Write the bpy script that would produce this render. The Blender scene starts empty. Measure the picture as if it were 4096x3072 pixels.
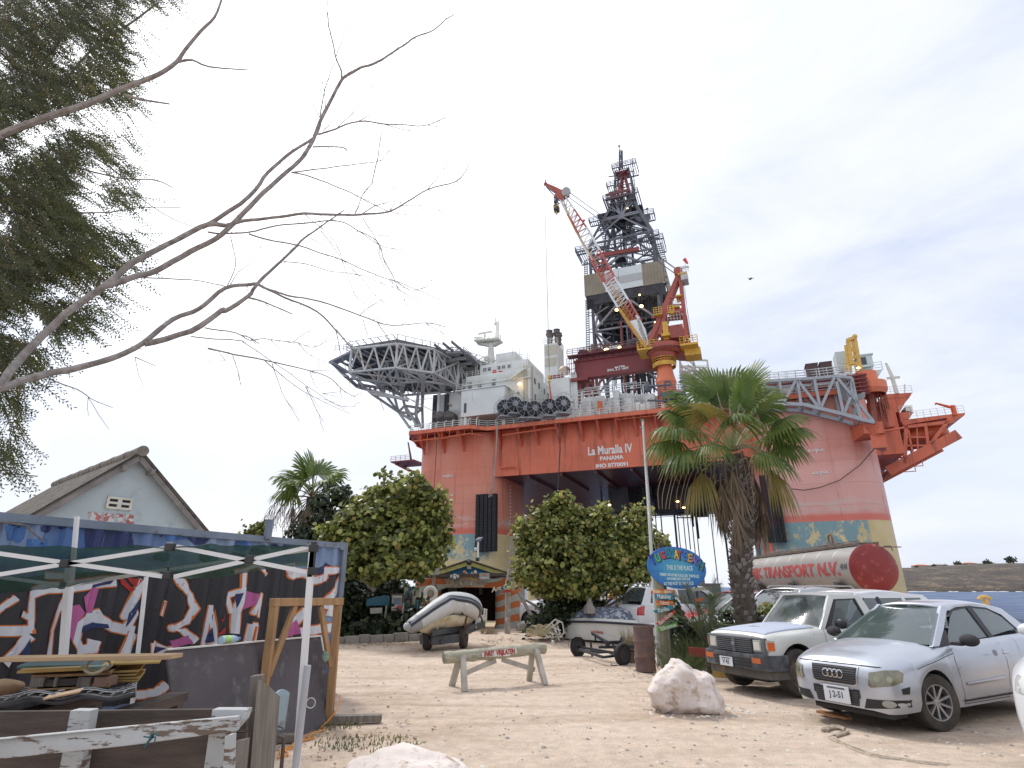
import bpy,bmesh,math,random
from math import sin,cos,pi,radians,sqrt,atan,atan2
from mathutils import Vector,Matrix
from mathutils.bvhtree import BVHTree
random.seed(7)
sc=bpy.context.scene
#camera
F=570.0;TH=atan(202.75/570);H=1.65
ct,st=cos(TH),sin(TH)
cam=bpy.data.cameras.new('camera');camo=bpy.data.objects.new('camera',cam)
sc.collection.objects.link(camo);sc.camera=camo
cam.sensor_width=36;cam.lens=36*F/1024;cam.clip_start=.05;cam.clip_end=9000
camo.location=(0,0,H);camo.rotation_euler=(pi/2+TH,0,0)
#sky and sun
SAZ,SEL=radians(-33),radians(52)
sdir=Vector((sin(SAZ)*cos(SEL),cos(SAZ)*cos(SEL),sin(SEL)))
w=bpy.data.worlds.new("World");sc.world=w;w.use_nodes=True
nt=w.node_tree;N=nt.nodes;Lk=nt.links;N.clear()
def wn(t,**k):
 n=N.new(t)
 for a,b in k.items():setattr(n,a,b)
 return n
out=wn('ShaderNodeOutputWorld');sky=wn('ShaderNodeTexSky');sky.sky_type='NISHITA'
sky.sun_disc=False;sky.sun_elevation=SEL;sky.sun_rotation=SAZ;sky.dust_density=2.0
bg1=wn('ShaderNodeBackground');bg1.inputs[1].default_value=.14;Lk.new(sky.outputs[0],bg1.inputs[0])
tc=wn('ShaderNodeTexCoord');mp=wn('ShaderNodeMapping');mp.inputs['Scale'].default_value=(1.1,1.1,3.0)
mp.inputs['Location'].default_value=(3.3,.7,1.2)
Lk.new(tc.outputs['Generated'],mp.inputs[0])
nz=wn('ShaderNodeTexNoise');nz.inputs['Scale'].default_value=1.7;nz.inputs['Detail'].default_value=8;nz.inputs['Roughness'].default_value=.58
nz.inputs['Distortion'].default_value=.4
Lk.new(mp.outputs[0],nz.inputs['Vector'])
rp=wn('ShaderNodeValToRGB');cr=rp.color_ramp
cr.elements[0].position=.30;cr.elements[0].color=(.70,.76,.92,1)
cr.elements[1].position=.66;cr.elements[1].color=(.93,.95,1.0,1)
Lk.new(nz.outputs[0],rp.inputs[0])
dp=wn('ShaderNodeVectorMath',operation='DOT_PRODUCT');dp.inputs[1].default_value=tuple(sdir)
Lk.new(tc.outputs['Generated'],dp.inputs[0])
mr=wn('ShaderNodeMapRange');mr.inputs[1].default_value=.70;mr.inputs[2].default_value=1.0;mr.inputs[3].default_value=0;mr.inputs[4].default_value=.75
mr.interpolation_type='SMOOTHSTEP'
Lk.new(dp.outputs['Value'],mr.inputs[0])
addc=wn('ShaderNodeMix',data_type='RGBA',blend_type='ADD');addc.inputs[0].default_value=1
Lk.new(rp.outputs[0],addc.inputs[6]);Lk.new(mr.outputs[0],addc.inputs[7])
bg2=wn('ShaderNodeBackground');bg2.inputs[1].default_value=1.0;Lk.new(addc.outputs[2],bg2.inputs[0])
rp2=wn('ShaderNodeValToRGB');rp2.color_ramp.elements[0].position=.25;rp2.color_ramp.elements[0].color=(.72,)*3+(1,)
rp2.color_ramp.elements[1].position=.5;rp2.color_ramp.elements[1].color=(.94,)*3+(1,)
Lk.new(nz.outputs[0],rp2.inputs[0])
mx=wn('ShaderNodeMixShader');Lk.new(rp2.outputs[0],mx.inputs[0]);Lk.new(bg1.outputs[0],mx.inputs[1]);Lk.new(bg2.outputs[0],mx.inputs[2])
Lk.new(mx.outputs[0],out.inputs[0])
sl=bpy.data.lights.new('sun','SUN');sl.energy=2.1;sl.angle=radians(10);sl.color=(1,.96,.9)
so=bpy.data.objects.new('sun',sl);sc.collection.objects.link(so)
so.rotation_euler=sdir.to_track_quat('Z','Y').to_euler()
sc.view_settings.view_transform='Standard';sc.view_settings.look='None';sc.view_settings.exposure=0.18;sc.view_settings.gamma=1
#projection helpers (photo pixel -> place)
def ray(x,y):
 u=(x-2048)/4;v=(y-1536)/4
 return Vector((u,F*ct+v*st,F*st-v*ct))
def G(x,y,z=0):
 r=ray(x,y);k=(z-H)/r.z;return Vector((r.x*k,r.y*k,z))
def AY(x,y,Y):
 r=ray(x,y);k=Y/r.y;return Vector((r.x*k,Y,H+r.z*k))
PHI=radians(21.5);OX,OY=-9.8,111.6
e1=(cos(PHI),-sin(PHI));n1=(sin(PHI),cos(PHI))
def RP(x,y,yl):
 r=ray(x,y);k=(yl+n1[0]*OX+n1[1]*OY)/(n1[0]*r.x+n1[1]*r.y)
 X,Y=r.x*k-OX,r.y*k-OY
 return Vector((X*e1[0]+Y*e1[1],yl,H+r.z*k))
def RX(x,y,xl):
 r=ray(x,y);k=(xl+e1[0]*OX+e1[1]*OY)/(e1[0]*r.x+e1[1]*r.y)
 X,Y=r.x*k-OX,r.y*k-OY
 return Vector((xl,X*n1[0]+Y*n1[1],H+r.z*k))
 #materials
MATS={}
def newmat(name):
 m=bpy.data.materials.new(name);m.use_nodes=True;MATS[name]=m
 t=m.node_tree;return m,t,t.nodes['Principled BSDF']
def noise(t,scale,detail=4,rough=.55,vec='Object',stretch=None,dist=0):
 c=t.nodes.new('ShaderNodeTexCoord');n=t.nodes.new('ShaderNodeTexNoise')
 n.inputs['Scale'].default_value=scale;n.inputs['Detail'].default_value=detail;n.inputs['Roughness'].default_value=rough
 n.inputs['Distortion'].default_value=dist
 if stretch:
  mpn=t.nodes.new('ShaderNodeMapping');mpn.inputs['Scale'].default_value=stretch
  t.links.new(c.outputs[vec],mpn.inputs[0]);t.links.new(mpn.outputs[0],n.inputs['Vector'])
 else:t.links.new(c.outputs[vec],n.inputs['Vector'])
 return n
def ramp(t,src,stops):
 r=t.nodes.new('ShaderNodeValToRGB');el=r.color_ramp.elements
 while len(el)<len(stops):el.new(.5)
 for i,(p,c)in enumerate(stops):
  el[i].position=p;el[i].color=(c,c,c,1)if isinstance(c,(int,float))else tuple(c)+(1,)
 t.links.new(src,r.inputs[0]);return r
def mixc(t,fac,a,b,mode='MIX'):
 m=t.nodes.new('ShaderNodeMix');m.data_type='RGBA';m.blend_type=mode
 for sock,v in((m.inputs[0],fac),(m.inputs[6],a),(m.inputs[7],b)):
  if hasattr(v,'links'):t.links.new(v,sock)
  elif isinstance(v,(int,float)):sock.default_value=v
  else:sock.default_value=tuple(v)+(1,)
 return m.outputs[2]
def bumpn(t,b,src,strength,dist=.02):
 bn=t.nodes.new('ShaderNodeBump');bn.inputs['Strength'].default_value=strength;bn.inputs['Distance'].default_value=dist
 t.links.new(src,bn.inputs['Height']);t.links.new(bn.outputs[0],b.inputs['Normal'])
def M(name,col,rough=.6,metal=0,var=.18,scale=2.5,bump=0,bscale=None,col2=None,thr=.62,soft=.06,s2=None,stretch=None,stretch2=None,coat=0,spec=None):
 """plain procedural material: colour + broad variation, optional second colour in patches (rust, peeling paint, stains)"""
 if name in MATS:return MATS[name]
 m,t,b=newmat(name)
 n=noise(t,scale,stretch=stretch)
 r=ramp(t,n.outputs[0],[(.3,[c*(1-var)for c in col]),(.7,[min(1,c*(1+var))for c in col])])
 c=r.outputs[0]
 if col2:
  n2=noise(t,s2 or scale*2.3,8,.65,stretch=stretch2)
  r2=ramp(t,n2.outputs[0],[(thr-soft,0),(thr+soft,1)])
  c=mixc(t,r2.outputs[0],c,col2)
 t.links.new(c,b.inputs['Base Color'])
 b.inputs['Roughness'].default_value=rough;b.inputs['Metallic'].default_value=metal
 if coat:b.inputs['Coat Weight'].default_value=coat;b.inputs['Coat Roughness'].default_value=.08
 if spec is not None:b.inputs['Specular IOR Level'].default_value=spec
 if bump:
  nb=noise(t,bscale or scale*6,6,.6,stretch=stretch);bumpn(t,b,nb.outputs[0],bump)
 return m
def EM(name,col,s):
 if name in MATS:return MATS[name]
 m,t,b=newmat(name);b.inputs['Emission Color'].default_value=tuple(col)+(1,);b.inputs['Emission Strength'].default_value=s
 b.inputs['Base Color'].default_value=tuple(col)+(1,);return m
def LEAF(name,cols,trans=.35,scale=6,rough=.5):
 if name in MATS:return MATS[name]
 m,t,b=newmat(name)
 n=noise(t,scale,3);st_=[(.28+.44*i/(max(1,len(cols)-1)),c)for i,c in enumerate(cols)]
 r=ramp(t,n.outputs[0],st_);t.links.new(r.outputs[0],b.inputs['Base Color']);b.inputs['Roughness'].default_value=rough
 tr=t.nodes.new('ShaderNodeBsdfTranslucent');t.links.new(r.outputs[0],tr.inputs[0])
 ms=t.nodes.new('ShaderNodeMixShader');ms.inputs[0].default_value=trans
 t.links.new(b.outputs[0],ms.inputs[1]);t.links.new(tr.outputs[0],ms.inputs[2])
 t.links.new(ms.outputs[0],t.nodes['Material Output'].inputs[0]);return m
def GLASS(name,tint=(.5,.55,.55),op=.35,rough=.05):
 if name in MATS:return MATS[name]
 m,t,b=newmat(name);b.inputs['Base Color'].default_value=tuple(tint)+(1,);b.inputs['Roughness'].default_value=rough
 b.inputs['Coat Weight'].default_value=.6;b.inputs['Specular IOR Level'].default_value=.8
 tp=t.nodes.new('ShaderNodeBsdfTransparent');tp.inputs[0].default_value=(.8,.86,.85,1)
 ms=t.nodes.new('ShaderNodeMixShader');ms.inputs[0].default_value=op
 t.links.new(tp.outputs[0],ms.inputs[1]);t.links.new(b.outputs[0],ms.inputs[2]);t.links.new(ms.outputs[0],t.nodes['Material Output'].inputs[0])
 return m
 #objects
def tag(o,label=None,cat=None,group=None,kind=None):
 if label:o['label']=label
 if cat:o['category']=cat
 if group:o['group']=group
 if kind:o['kind']=kind
 return o
def thing(name,label,cat,loc=(0,0,0),rotz=0,group=None,rot=None):
 o=bpy.data.objects.new(name,None);sc.collection.objects.link(o);o.empty_display_size=.3
 o.location=loc;o.rotation_euler=rot or(0,0,rotz);return tag(o,label,cat,group)
def part(name,me_or_data,parent):
 o=bpy.data.objects.new(name,me_or_data);sc.collection.objects.link(o)
 if parent is not None:o.parent=parent
 return o
def copy_tree(o,parent=None):
 c=o.copy();sc.collection.objects.link(c)
 if parent is not None:c.parent=parent
 for ch in list(o.children):copy_tree(ch,c)
 return c
def woff(p):
 while p is not None:
  if p.get('wl'):return Vector(p.location)
  if p.type!='MESH':return None
  p=p.parent
 return None
class MB:
 """collects shapes into one mesh; optional per-face material index"""
 def __init__(s):s.v=[];s.f=[];s.mi=[];s.cur=0;s.T=None
 def add(s,vs,fs):
  o=len(s.v)
  if s.T is not None:vs=[s.T@Vector(v)for v in vs]
  s.v+=[tuple(v)for v in vs];s.f+=[tuple(i+o for i in f)for f in fs];s.mi+=[s.cur]*len(fs);return s
 def bx(s,x0,x1,y0,y1,z0,z1):
  return s.add([(x0,y0,z0),(x1,y0,z0),(x1,y1,z0),(x0,y1,z0),(x0,y0,z1),(x1,y0,z1),(x1,y1,z1),(x0,y1,z1)],[(3,2,1,0),(4,5,6,7),(0,1,5,4),(1,2,6,5),(2,3,7,6),(3,0,4,7)])
 def box(s,c,size,rot=None):
  m=Matrix.Translation(Vector(c))
  if rot is not None:m=m@(rot if isinstance(rot,Matrix)else Matrix.Rotation(rot,4,'Z'))
  x,y,z=(a/2 for a in size)
  vs=[m@Vector((sx*x,sy*y,sz*z))for sz in(-1,1)for sx,sy in((-1,-1),(1,-1),(1,1),(-1,1))]
  return s.add(vs,[(3,2,1,0),(4,5,6,7),(0,1,5,4),(1,2,6,5),(2,3,7,6),(3,0,4,7)])
 def frame(s,p,q):
  d=(Vector(q)-Vector(p));L=d.length
  if L<1e-6:return None
  d/=L;up=Vector((0,0,1))if abs(d.z)<.95 else Vector((0,1,0))
  a=d.cross(up).normalized();b=a.cross(d);return d,a,b,L
 def cyl(s,p,q,r,r2=None,n=8,cap=True):
  fr=s.frame(p,q)
  if not fr:return s
  d,a,b,L=fr;r2=r if r2 is None else r2;p=Vector(p);q=Vector(q);vs=[]
  for c,rr in((p,r),(q,r2)):
   for i in range(n):
    t=2*pi*(i+.5)/n;vs.append(c+a*cos(t)*rr+b*sin(t)*rr)
  fs=[(i,(i+1)%n,n+(i+1)%n,n+i)for i in range(n)]
  if cap:fs+=[tuple(range(n-1,-1,-1)),tuple(range(n,2*n))]
  return s.add(vs,fs)
 def bar(s,p,q,w,h=None):
  fr=s.frame(p,q)
  if not fr:return s
  d,a,b,L=fr;h=h or w;p=Vector(p);q=Vector(q)
  vs=[c+a*i*w/2+b*j*h/2 for c in(p,q)for i,j in((-1,-1),(1,-1),(1,1),(-1,1))]
  return s.add(vs,[(0,1,2,3),(7,6,5,4),(0,4,5,1),(1,5,6,2),(2,6,7,3),(3,7,4,0)])
 def tube(s,pts,rad,n=6):
  pts=[Vector(p)for p in pts];K=len(pts)
  rs=rad if isinstance(rad,(list,tuple))else[rad]*K
  vs=[];fs=[];pa=None
  for i,p in enumerate(pts):
   d=(pts[min(i+1,K-1)]-pts[max(i-1,0)])
   if d.length<1e-7:d=Vector((0,0,1))
   d.normalize()
   if pa is None:
    up=Vector((0,0,1))if abs(d.z)<.9 else Vector((0,1,0));a=d.cross(up).normalized()
   else:
    a=(pa-d*pa.dot(d))
    if a.length<1e-6:a=d.orthogonal()
    a.normalize()
   pa=a;b=a.cross(d)
   for j in range(n):
    t=2*pi*j/n;vs.append(p+a*cos(t)*rs[i]+b*sin(t)*rs[i])
  for i in range(K-1):
   for j in range(n):fs.append((i*n+j,i*n+(j+1)%n,(i+1)*n+(j+1)%n,(i+1)*n+j))
  fs+=[tuple(range(n-1,-1,-1)),tuple(range((K-1)*n,K*n))]
  return s.add(vs,fs)
 def prism(s,poly,vec):
  n=len(poly);poly=[Vector(p)for p in poly];vec=Vector(vec)
  return s.add(poly+[p+vec for p in poly],[tuple(range(n-1,-1,-1)),tuple(range(n,2*n))]+[(i,(i+1)%n,n+(i+1)%n,n+i)for i in range(n)])
 def quad(s,*p):return s.add(p,[tuple(range(len(p)))])
 def grid(s,rows,flip=False,closed=False):
  n=len(rows[0]);vs=[p for r in rows for p in r];fs=[]
  for i in range(len(rows)-1):
   for j in range(n if closed else n-1):
    k=(j+1)%n;f=(i*n+j,i*n+k,(i+1)*n+k,(i+1)*n+j);fs.append(f[::-1]if flip else f)
  return s.add(vs,fs)
 def ell(s,c,r,nu=12,nv=8,rot=None):
  rows=[]
  for i in range(nv+1):
   ph=-pi/2+pi*i/nv;row=[]
   for j in range(nu):
    t=2*pi*j/nu;v=Vector((r[0]*cos(ph)*cos(t),r[1]*cos(ph)*sin(t),r[2]*sin(ph)))
    if rot is not None:v=rot@v
    row.append(v+Vector(c))
   rows.append(row)
  return s.grid(rows,closed=True)
 def lathe(s,prof,c=(0,0,0),n=24,axis='z'):
  rows=[]
  for r,h in prof:
   row=[]
   for j in range(n):
    t=2*pi*j/n
    v=(r*cos(t),r*sin(t),h)if axis=='z' else((r*cos(t),h,r*sin(t))if axis=='y' else(h,r*cos(t),r*sin(t)))
    row.append(Vector(v)+Vector(c))
   rows.append(row)
  return s.grid(rows,closed=True,flip=(axis=='y'))
 def rail(s,pts,h=1.1,post=1.6,r=.03,rows=3,n=4):
  for a,b in zip(pts[:-1],pts[1:]):
   a=Vector(a);b=Vector(b);L=(b-a).length;k=max(1,round(L/post))
   for i in range(k+1):
    p=a+(b-a)*i/k;s.cyl(p,p+Vector((0,0,h)),r,n=n,cap=False)
   for j in range(rows):
    z=Vector((0,0,h*(j+1)/rows));s.cyl(a+z,b+z,r*.9,n=n,cap=False)
  return s
 def build(s,name,mat,parent=None,smooth=False,sharp=35,bevel=0,origin=None,subsurf=0,kind=None):
  me=bpy.data.meshes.new(name)
  off=woff(parent)or(Vector(origin)if origin is not None else None)
  vs=s.v if off is None else[(a-off.x,b-off.y,c-off.z)for a,b,c in s.v]
  me.from_pydata(vs,[],s.f);me.update()
  mats=mat if isinstance(mat,(list,tuple))else[mat]
  for m_ in mats:me.materials.append(m_)
  if len(mats)>1:me.polygons.foreach_set('material_index',s.mi)
  if smooth:
   me.polygons.foreach_set('use_smooth',[True]*len(me.polygons));me.set_sharp_from_angle(angle=radians(sharp))
  o=part(name,me,parent)
  if origin is not None and woff(parent)is None:o.location=origin
  if bevel:
   md=o.modifiers.new('bevel','BEVEL');md.width=bevel;md.segments=2;md.limit_method='ANGLE';md.angle_limit=radians(40)
  if subsurf:
   md=o.modifiers.new('sub','SUBSURF');md.levels=md.render_levels=subsurf
  if kind:o['kind']=kind
  return o
def wthing(name,label,cat,loc,group=None):
 o=thing(name,label,cat,loc,0,group);o['wl']=1;return o
def textmesh(s,size,body_font_shear=0,extrude=0,bold=0,align='CENTER'):
 cu=bpy.data.curves.new('t','FONT');cu.body=s;cu.size=size;cu.align_x=align;cu.align_y='CENTER';cu.extrude=extrude;cu.offset=bold;cu.shear=body_font_shear
 cu.resolution_u=3
 o=bpy.data.objects.new('t',cu);sc.collection.objects.link(o);dg=bpy.context.evaluated_depsgraph_get();dg.update()
 me=bpy.data.meshes.new_from_object(o.evaluated_get(dg));sc.collection.objects.unlink(o);bpy.data.objects.remove(o);return me
def text(name,s,size,mat,parent,o,ux,uy,sx=1,bold=0,extrude=.004,shear=0,align='CENTER',warp=None,fit=None):
 """lettering laid on the plane through o spanned by ux, uy (3D unit vectors)"""
 me=textmesh(s,size,shear,extrude,bold,align);o=Vector(o);ux=Vector(ux).normalized();uy=Vector(uy).normalized();nn=ux.cross(uy)
 if fit and len(me.vertices):
  xx=[v.co.x for v in me.vertices];sx=fit/(max(xx)-min(xx));mid_=(max(xx)+min(xx))/2
  for v in me.vertices:v.co.x-=mid_
 for v in me.vertices:
  x,y,z=v.co;x*=sx
  if warp:v.co=warp(x,y,z)
  else:v.co=o+ux*x+uy*y+nn*z
 wo=woff(parent)
 if wo is not None:
  for v in me.vertices:v.co-=wo
 me.materials.clear();me.materials.append(mat);me.name=name
 return part(name,me,parent)
def flatmesh(polys,step):
 """polygons (lists of (u,v)) filled and cut into a grid; returns verts, faces"""
 bm=bmesh.new()
 for poly in polys:
  f=bm.faces.new([bm.verts.new((p[0],p[1],0))for p in poly])
 bmesh.ops.triangulate(bm,faces=bm.faces[:])
 xs=[v.co.x for v in bm.verts];ys=[v.co.y for v in bm.verts]
 for ax,lo,hi in((0,min(xs),max(xs)),(1,min(ys),max(ys))):
  k=math.floor(lo/step)+1
  while k*step<hi:
   co=[0,0,0];co[ax]=k*step;no=[0,0,0];no[ax]=1
   bmesh.ops.bisect_plane(bm,geom=bm.verts[:]+bm.edges[:]+bm.faces[:],plane_co=co,plane_no=no,dist=1e-5);k+=1
 bm.verts.index_update();vs=[v.co.copy()for v in bm.verts];fs=[[v.index for v in f.verts]for f in bm.faces];bm.free();return vs,fs
def drape(mb,bvh,polys,o,ux,uy,d,off=.006,step=.06,thick=0):
 """project flat polygons along d onto the surface bvh, offset towards the viewer"""
 vs,fs=flatmesh(polys,step);o=Vector(o);ux=Vector(ux);uy=Vector(uy);d=Vector(d).normalized();P=[];ok=[]
 for v in vs:
  p=o+ux*v.x+uy*v.y;h=bvh.ray_cast(p,d)
  if h[0]is None:P.append(p);ok.append(False)
  else:
   P.append(h[0]-d*off);ok.append(True)
 mb.add(P,[f for f in fs if all(ok[i]for i in f)]);return mb
def bvh_of(mb):return BVHTree.FromPolygons([Vector(v)for v in mb.v],mb.f)
def lerp(a,b,t):return a+(b-a)*t
def interp(tab,x):
 if x<=tab[0][0]:return tab[0][1]
 for(x0,y0),(x1,y1)in zip(tab[:-1],tab[1:]):
  if x<=x1:
   t=(x-x0)/(x1-x0);return y0+(y1-y0)*t
 return tab[-1][1]
def sinterp(tab,x):
 n=len(tab)
 if x<=tab[0][0]:return tab[0][1]
 for i in range(n-1):
  x0,y0=tab[i];x1,y1=tab[i+1]
  if x<=x1:
   h=x1-x0;t=(x-x0)/h;m=(y1-y0)/h
   ma=(y0-tab[i-1][1])/(x0-tab[i-1][0])if i>0 else m
   mb_=(tab[i+2][1]-y1)/(tab[i+2][0]-x1)if i<n-2 else m
   d0=(2*ma*m/(ma+m)if ma*m>0 else 0)if i>0 else m
   d1=(2*mb_*m/(mb_+m)if mb_*m>0 else 0)if i<n-2 else m
   return(1+2*t)*(1-t)**2*y0+t*(1-t)**2*h*d0+t*t*(3-2*t)*y1+t*t*(t-1)*h*d1
 return tab[-1][1]
R=random.Random(11)
def U(a,b):return R.uniform(a,b)
#SETTING
def sand():
 m,t,b=newmat('coral_sand')
 n1_=noise(t,.35,6);n2=noise(t,5,8,.7);n3=noise(t,60,4,.7)
 c=ramp(t,n1_.outputs[0],[(.3,(.64,.505,.395)),(.7,(.74,.61,.50))]).outputs[0]
 g=ramp(t,n2.outputs[0],[(.35,(.80,)*3),(.6,(1.04,)*3)]).outputs[0]
 c=mixc(t,1,c,g,'MULTIPLY')
 s_=ramp(t,n3.outputs[0],[(.32,(.58,.55,.52)),(.46,(.97,.97,.97)),(.60,(1.02,1.02,1.02)),(.74,(1.22,1.22,1.22))]).outputs[0]
 c=mixc(t,1,c,s_,'MULTIPLY')
 rut=ramp(t,noise(t,.55,5,.6,stretch=(.35,1.9,1),dist=1.2).outputs[0],[(.38,(.84,.81,.78)),(.52,(1,1,1)),(.7,(1.05,1.05,1.04))]).outputs[0]
 c=mixc(t,1,c,rut,'MULTIPLY')
 vo=t.nodes.new('ShaderNodeTexVoronoi');vo.inputs['Scale'].default_value=7;cc=t.nodes.new('ShaderNodeTexCoord');t.links.new(cc.outputs['Object'],vo.inputs['Vector'])
 sp=ramp(t,vo.outputs['Distance'],[(.05,1),(.09,0)]).outputs[0]
 msk=ramp(t,noise(t,2.3,3).outputs[0],[(.5,0),(.62,.8)]).outputs[0]
 c=mixc(t,mixc(t,1,sp,msk,'MULTIPLY'),c,(.30,.25,.21))
 t.links.new(c,b.inputs['Base Color']);b.inputs['Roughness'].default_value=.95;b.inputs['Specular IOR Level'].default_value=.1
 ad=t.nodes.new('ShaderNodeMath');ad.operation='ADD';t.links.new(n2.outputs[0],ad.inputs[0]);t.links.new(n3.outputs[0],ad.inputs[1])
 bumpn(t,b,ad.outputs[0],.8,.03);return m
SAND=sand()
from mathutils import noise as mnoise
gm=MB();rows=[]
def gz(x,y):
 z=.05*(mnoise.noise(Vector((x*.35,y*.35,0))))+.018*mnoise.noise(Vector((x*1.7,y*1.7,3)))
 d=sqrt(x*x+y*y);z*=min(1,d/3)
 if y>40:z-=min(1,(y-40)/8)**1.5*4
 if x>19:z-=max(0,min(1,(x-19.5)/4))*4
 return z
ys=[-30,-15,-8,-4,-2]+[i*.35 for i in range(0,75)]+[27+i*1.2 for i in range(0,22)]
xs=[-60,-40,-25,-18,-14]+[-12+i*.4 for i in range(0,70)]+[17+i*1.5 for i in range(0,26)]
gm.grid([[(x,y,gz(x,y))for x in xs]for y in ys])
go=gm.build('ground',SAND,smooth=True,sharp=80);tag(go,kind='structure')
m,t,b=newmat('sea_water');b.inputs['Roughness'].default_value=.5;b.inputs['Specular IOR Level'].default_value=.12
wc=ramp(t,noise(t,.03,6,.6,stretch=(1,2.2,1)).outputs[0],[(.35,(.045,.075,.15)),(.65,(.09,.13,.22))]).outputs[0]
wc=mixc(t,ramp(t,noise(t,.12,10,.75,stretch=(.5,1.2,1)).outputs[0],[(.45,0),(.62,.6)]).outputs[0],wc,(.20,.27,.42))
t.links.new(wc,b.inputs['Base Color'])
bumpn(t,b,noise(t,.8,8,.65,stretch=(.5,1.3,1)).outputs[0],.9,.8)
sm_=MB();sm_.grid([[(x,y,-3)for x in(-3000,-600,0,600,3000)]for y in(34,300,900,5500)])
so_=sm_.build('sea',MATS['sea_water']);tag(so_,kind='structure')
m,t,b=newmat('scrub_hillside')
c=ramp(t,noise(t,.035,10,.75,stretch=(1,1,5)).outputs[0],[(.40,(.06,.048,.042)),(.53,(.11,.085,.065)),(.62,(.22,.165,.10))]).outputs[0]
c=mixc(t,ramp(t,noise(t,.3,6,.7).outputs[0],[(.46,0),(.58,.85)]).outputs[0],c,(.05,.048,.045))
t.links.new(c,b.inputs['Base Color']);b.inputs['Roughness'].default_value=1
hl=MB();rows=[]
def hz(x):return sinterp([(300,-4),(345,13),(396,19.0),(430,20.5),(508,24.5),(700,31),(1000,34),(1400,36)],x)
for i in range(0,9):
 f=[0,.04,.12,.25,.45,.7,.88,1.0,1.6][i];row=[]
 for j in range(0,120):
  x=298+j*7
  n_=mnoise.noise(Vector((x*.02,f*4,1)))*9+mnoise.noise(Vector((x*.08,f*9,5)))*3
  z=-3.4+(hz(x)+3.4)*sinterp([(0,0),(.04,.12),(.12,.28),(.25,.4),(.45,.62),(.7,.84),(.88,.96),(1,1),(1.6,1.0)],f)
  row.append((x,600+f*120+n_*(1-f*.3)+25*sin(x*.01),z+(n_*.18 if f>.05 else 0)))
 rows.append(row)
hl.grid(rows);ho=hl.build('headland',MATS['scrub_hillside'],smooth=True);tag(ho,kind='structure')
sf=MB()
for k in range(26):
 x=340+k*12+U(-6,6);y=592+U(-3,3)+25*sin(x*.01);L=U(2,9)
 sf.ell((x,y,-2.8),(L,1.2,.5),8,4)
sfo=sf.build('surf',M('surf_foam',(.8,.82,.85),.9,var=.05),kind='structure')
pb=MB();pbm=[M('grit_grey',(.30,.27,.24),.9),M('grit_pale',(.62,.56,.48),.9)]
ico=[(0,0,.6),(.9,0,0),(.2,.85,0),(-.7,.5,0),(-.7,-.5,0),(.2,-.85,0),(0,0,-.4)]
icf=[(0,i,i%5+1)for i in range(1,6)]+[(6,i%5+1,i)for i in range(1,6)]
for k in range(4200):
 if k<3300:y=5.2+R.random()**1.6*10;x=U(-2.4,7.5)*y/8
 else:y=U(12,24);x=U(-5,6)
 s_=R.random()**4*.035+.006;a=U(0,6.28);pb.cur=0 if R.random()<.55 else 1
 pb.add([(x+s_*(v[0]*cos(a)-v[1]*sin(a)),y+s_*(v[0]*sin(a)+v[1]*cos(a)),gz(x,y)+s_*v[2]*.8)for v in ico],icf)
po=pb.build('gravel',pbm);tag(po,'small stones and grit scattered over the pale sand','gravel',kind='stuff')
def stone_wall(name,p,q,h,wd,mat,parent=None):
 mb=MB();p=Vector(p);q=Vector(q);d=(q-p);L=d.length;d.normalize();nn=Vector((-d.y,d.x,0));x=0
 while x<L:
  l=U(.3,.5);hh=h*U(.82,1.08);c=p+d*(x+l/2)+Vector((0,0,hh/2-.02))
  mb.box(c+nn*U(-.02,.02),(l-.015,wd*U(.9,1.05),hh),atan2(d.y,d.x)+U(-.02,.02));x+=l
 return mb.build(name,mat,parent,bevel=.02)
kb=stone_wall('garden_kerb',G(1330,2590)+Vector((-2.5,-.4,0)),G(1700,2560),.26,.22,M('kerb_block',(.30,.27,.24),.95,var=.3,bump=.5))
tag(kb,'low grey block kerb edging the shaded garden on the left','kerb')
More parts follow.
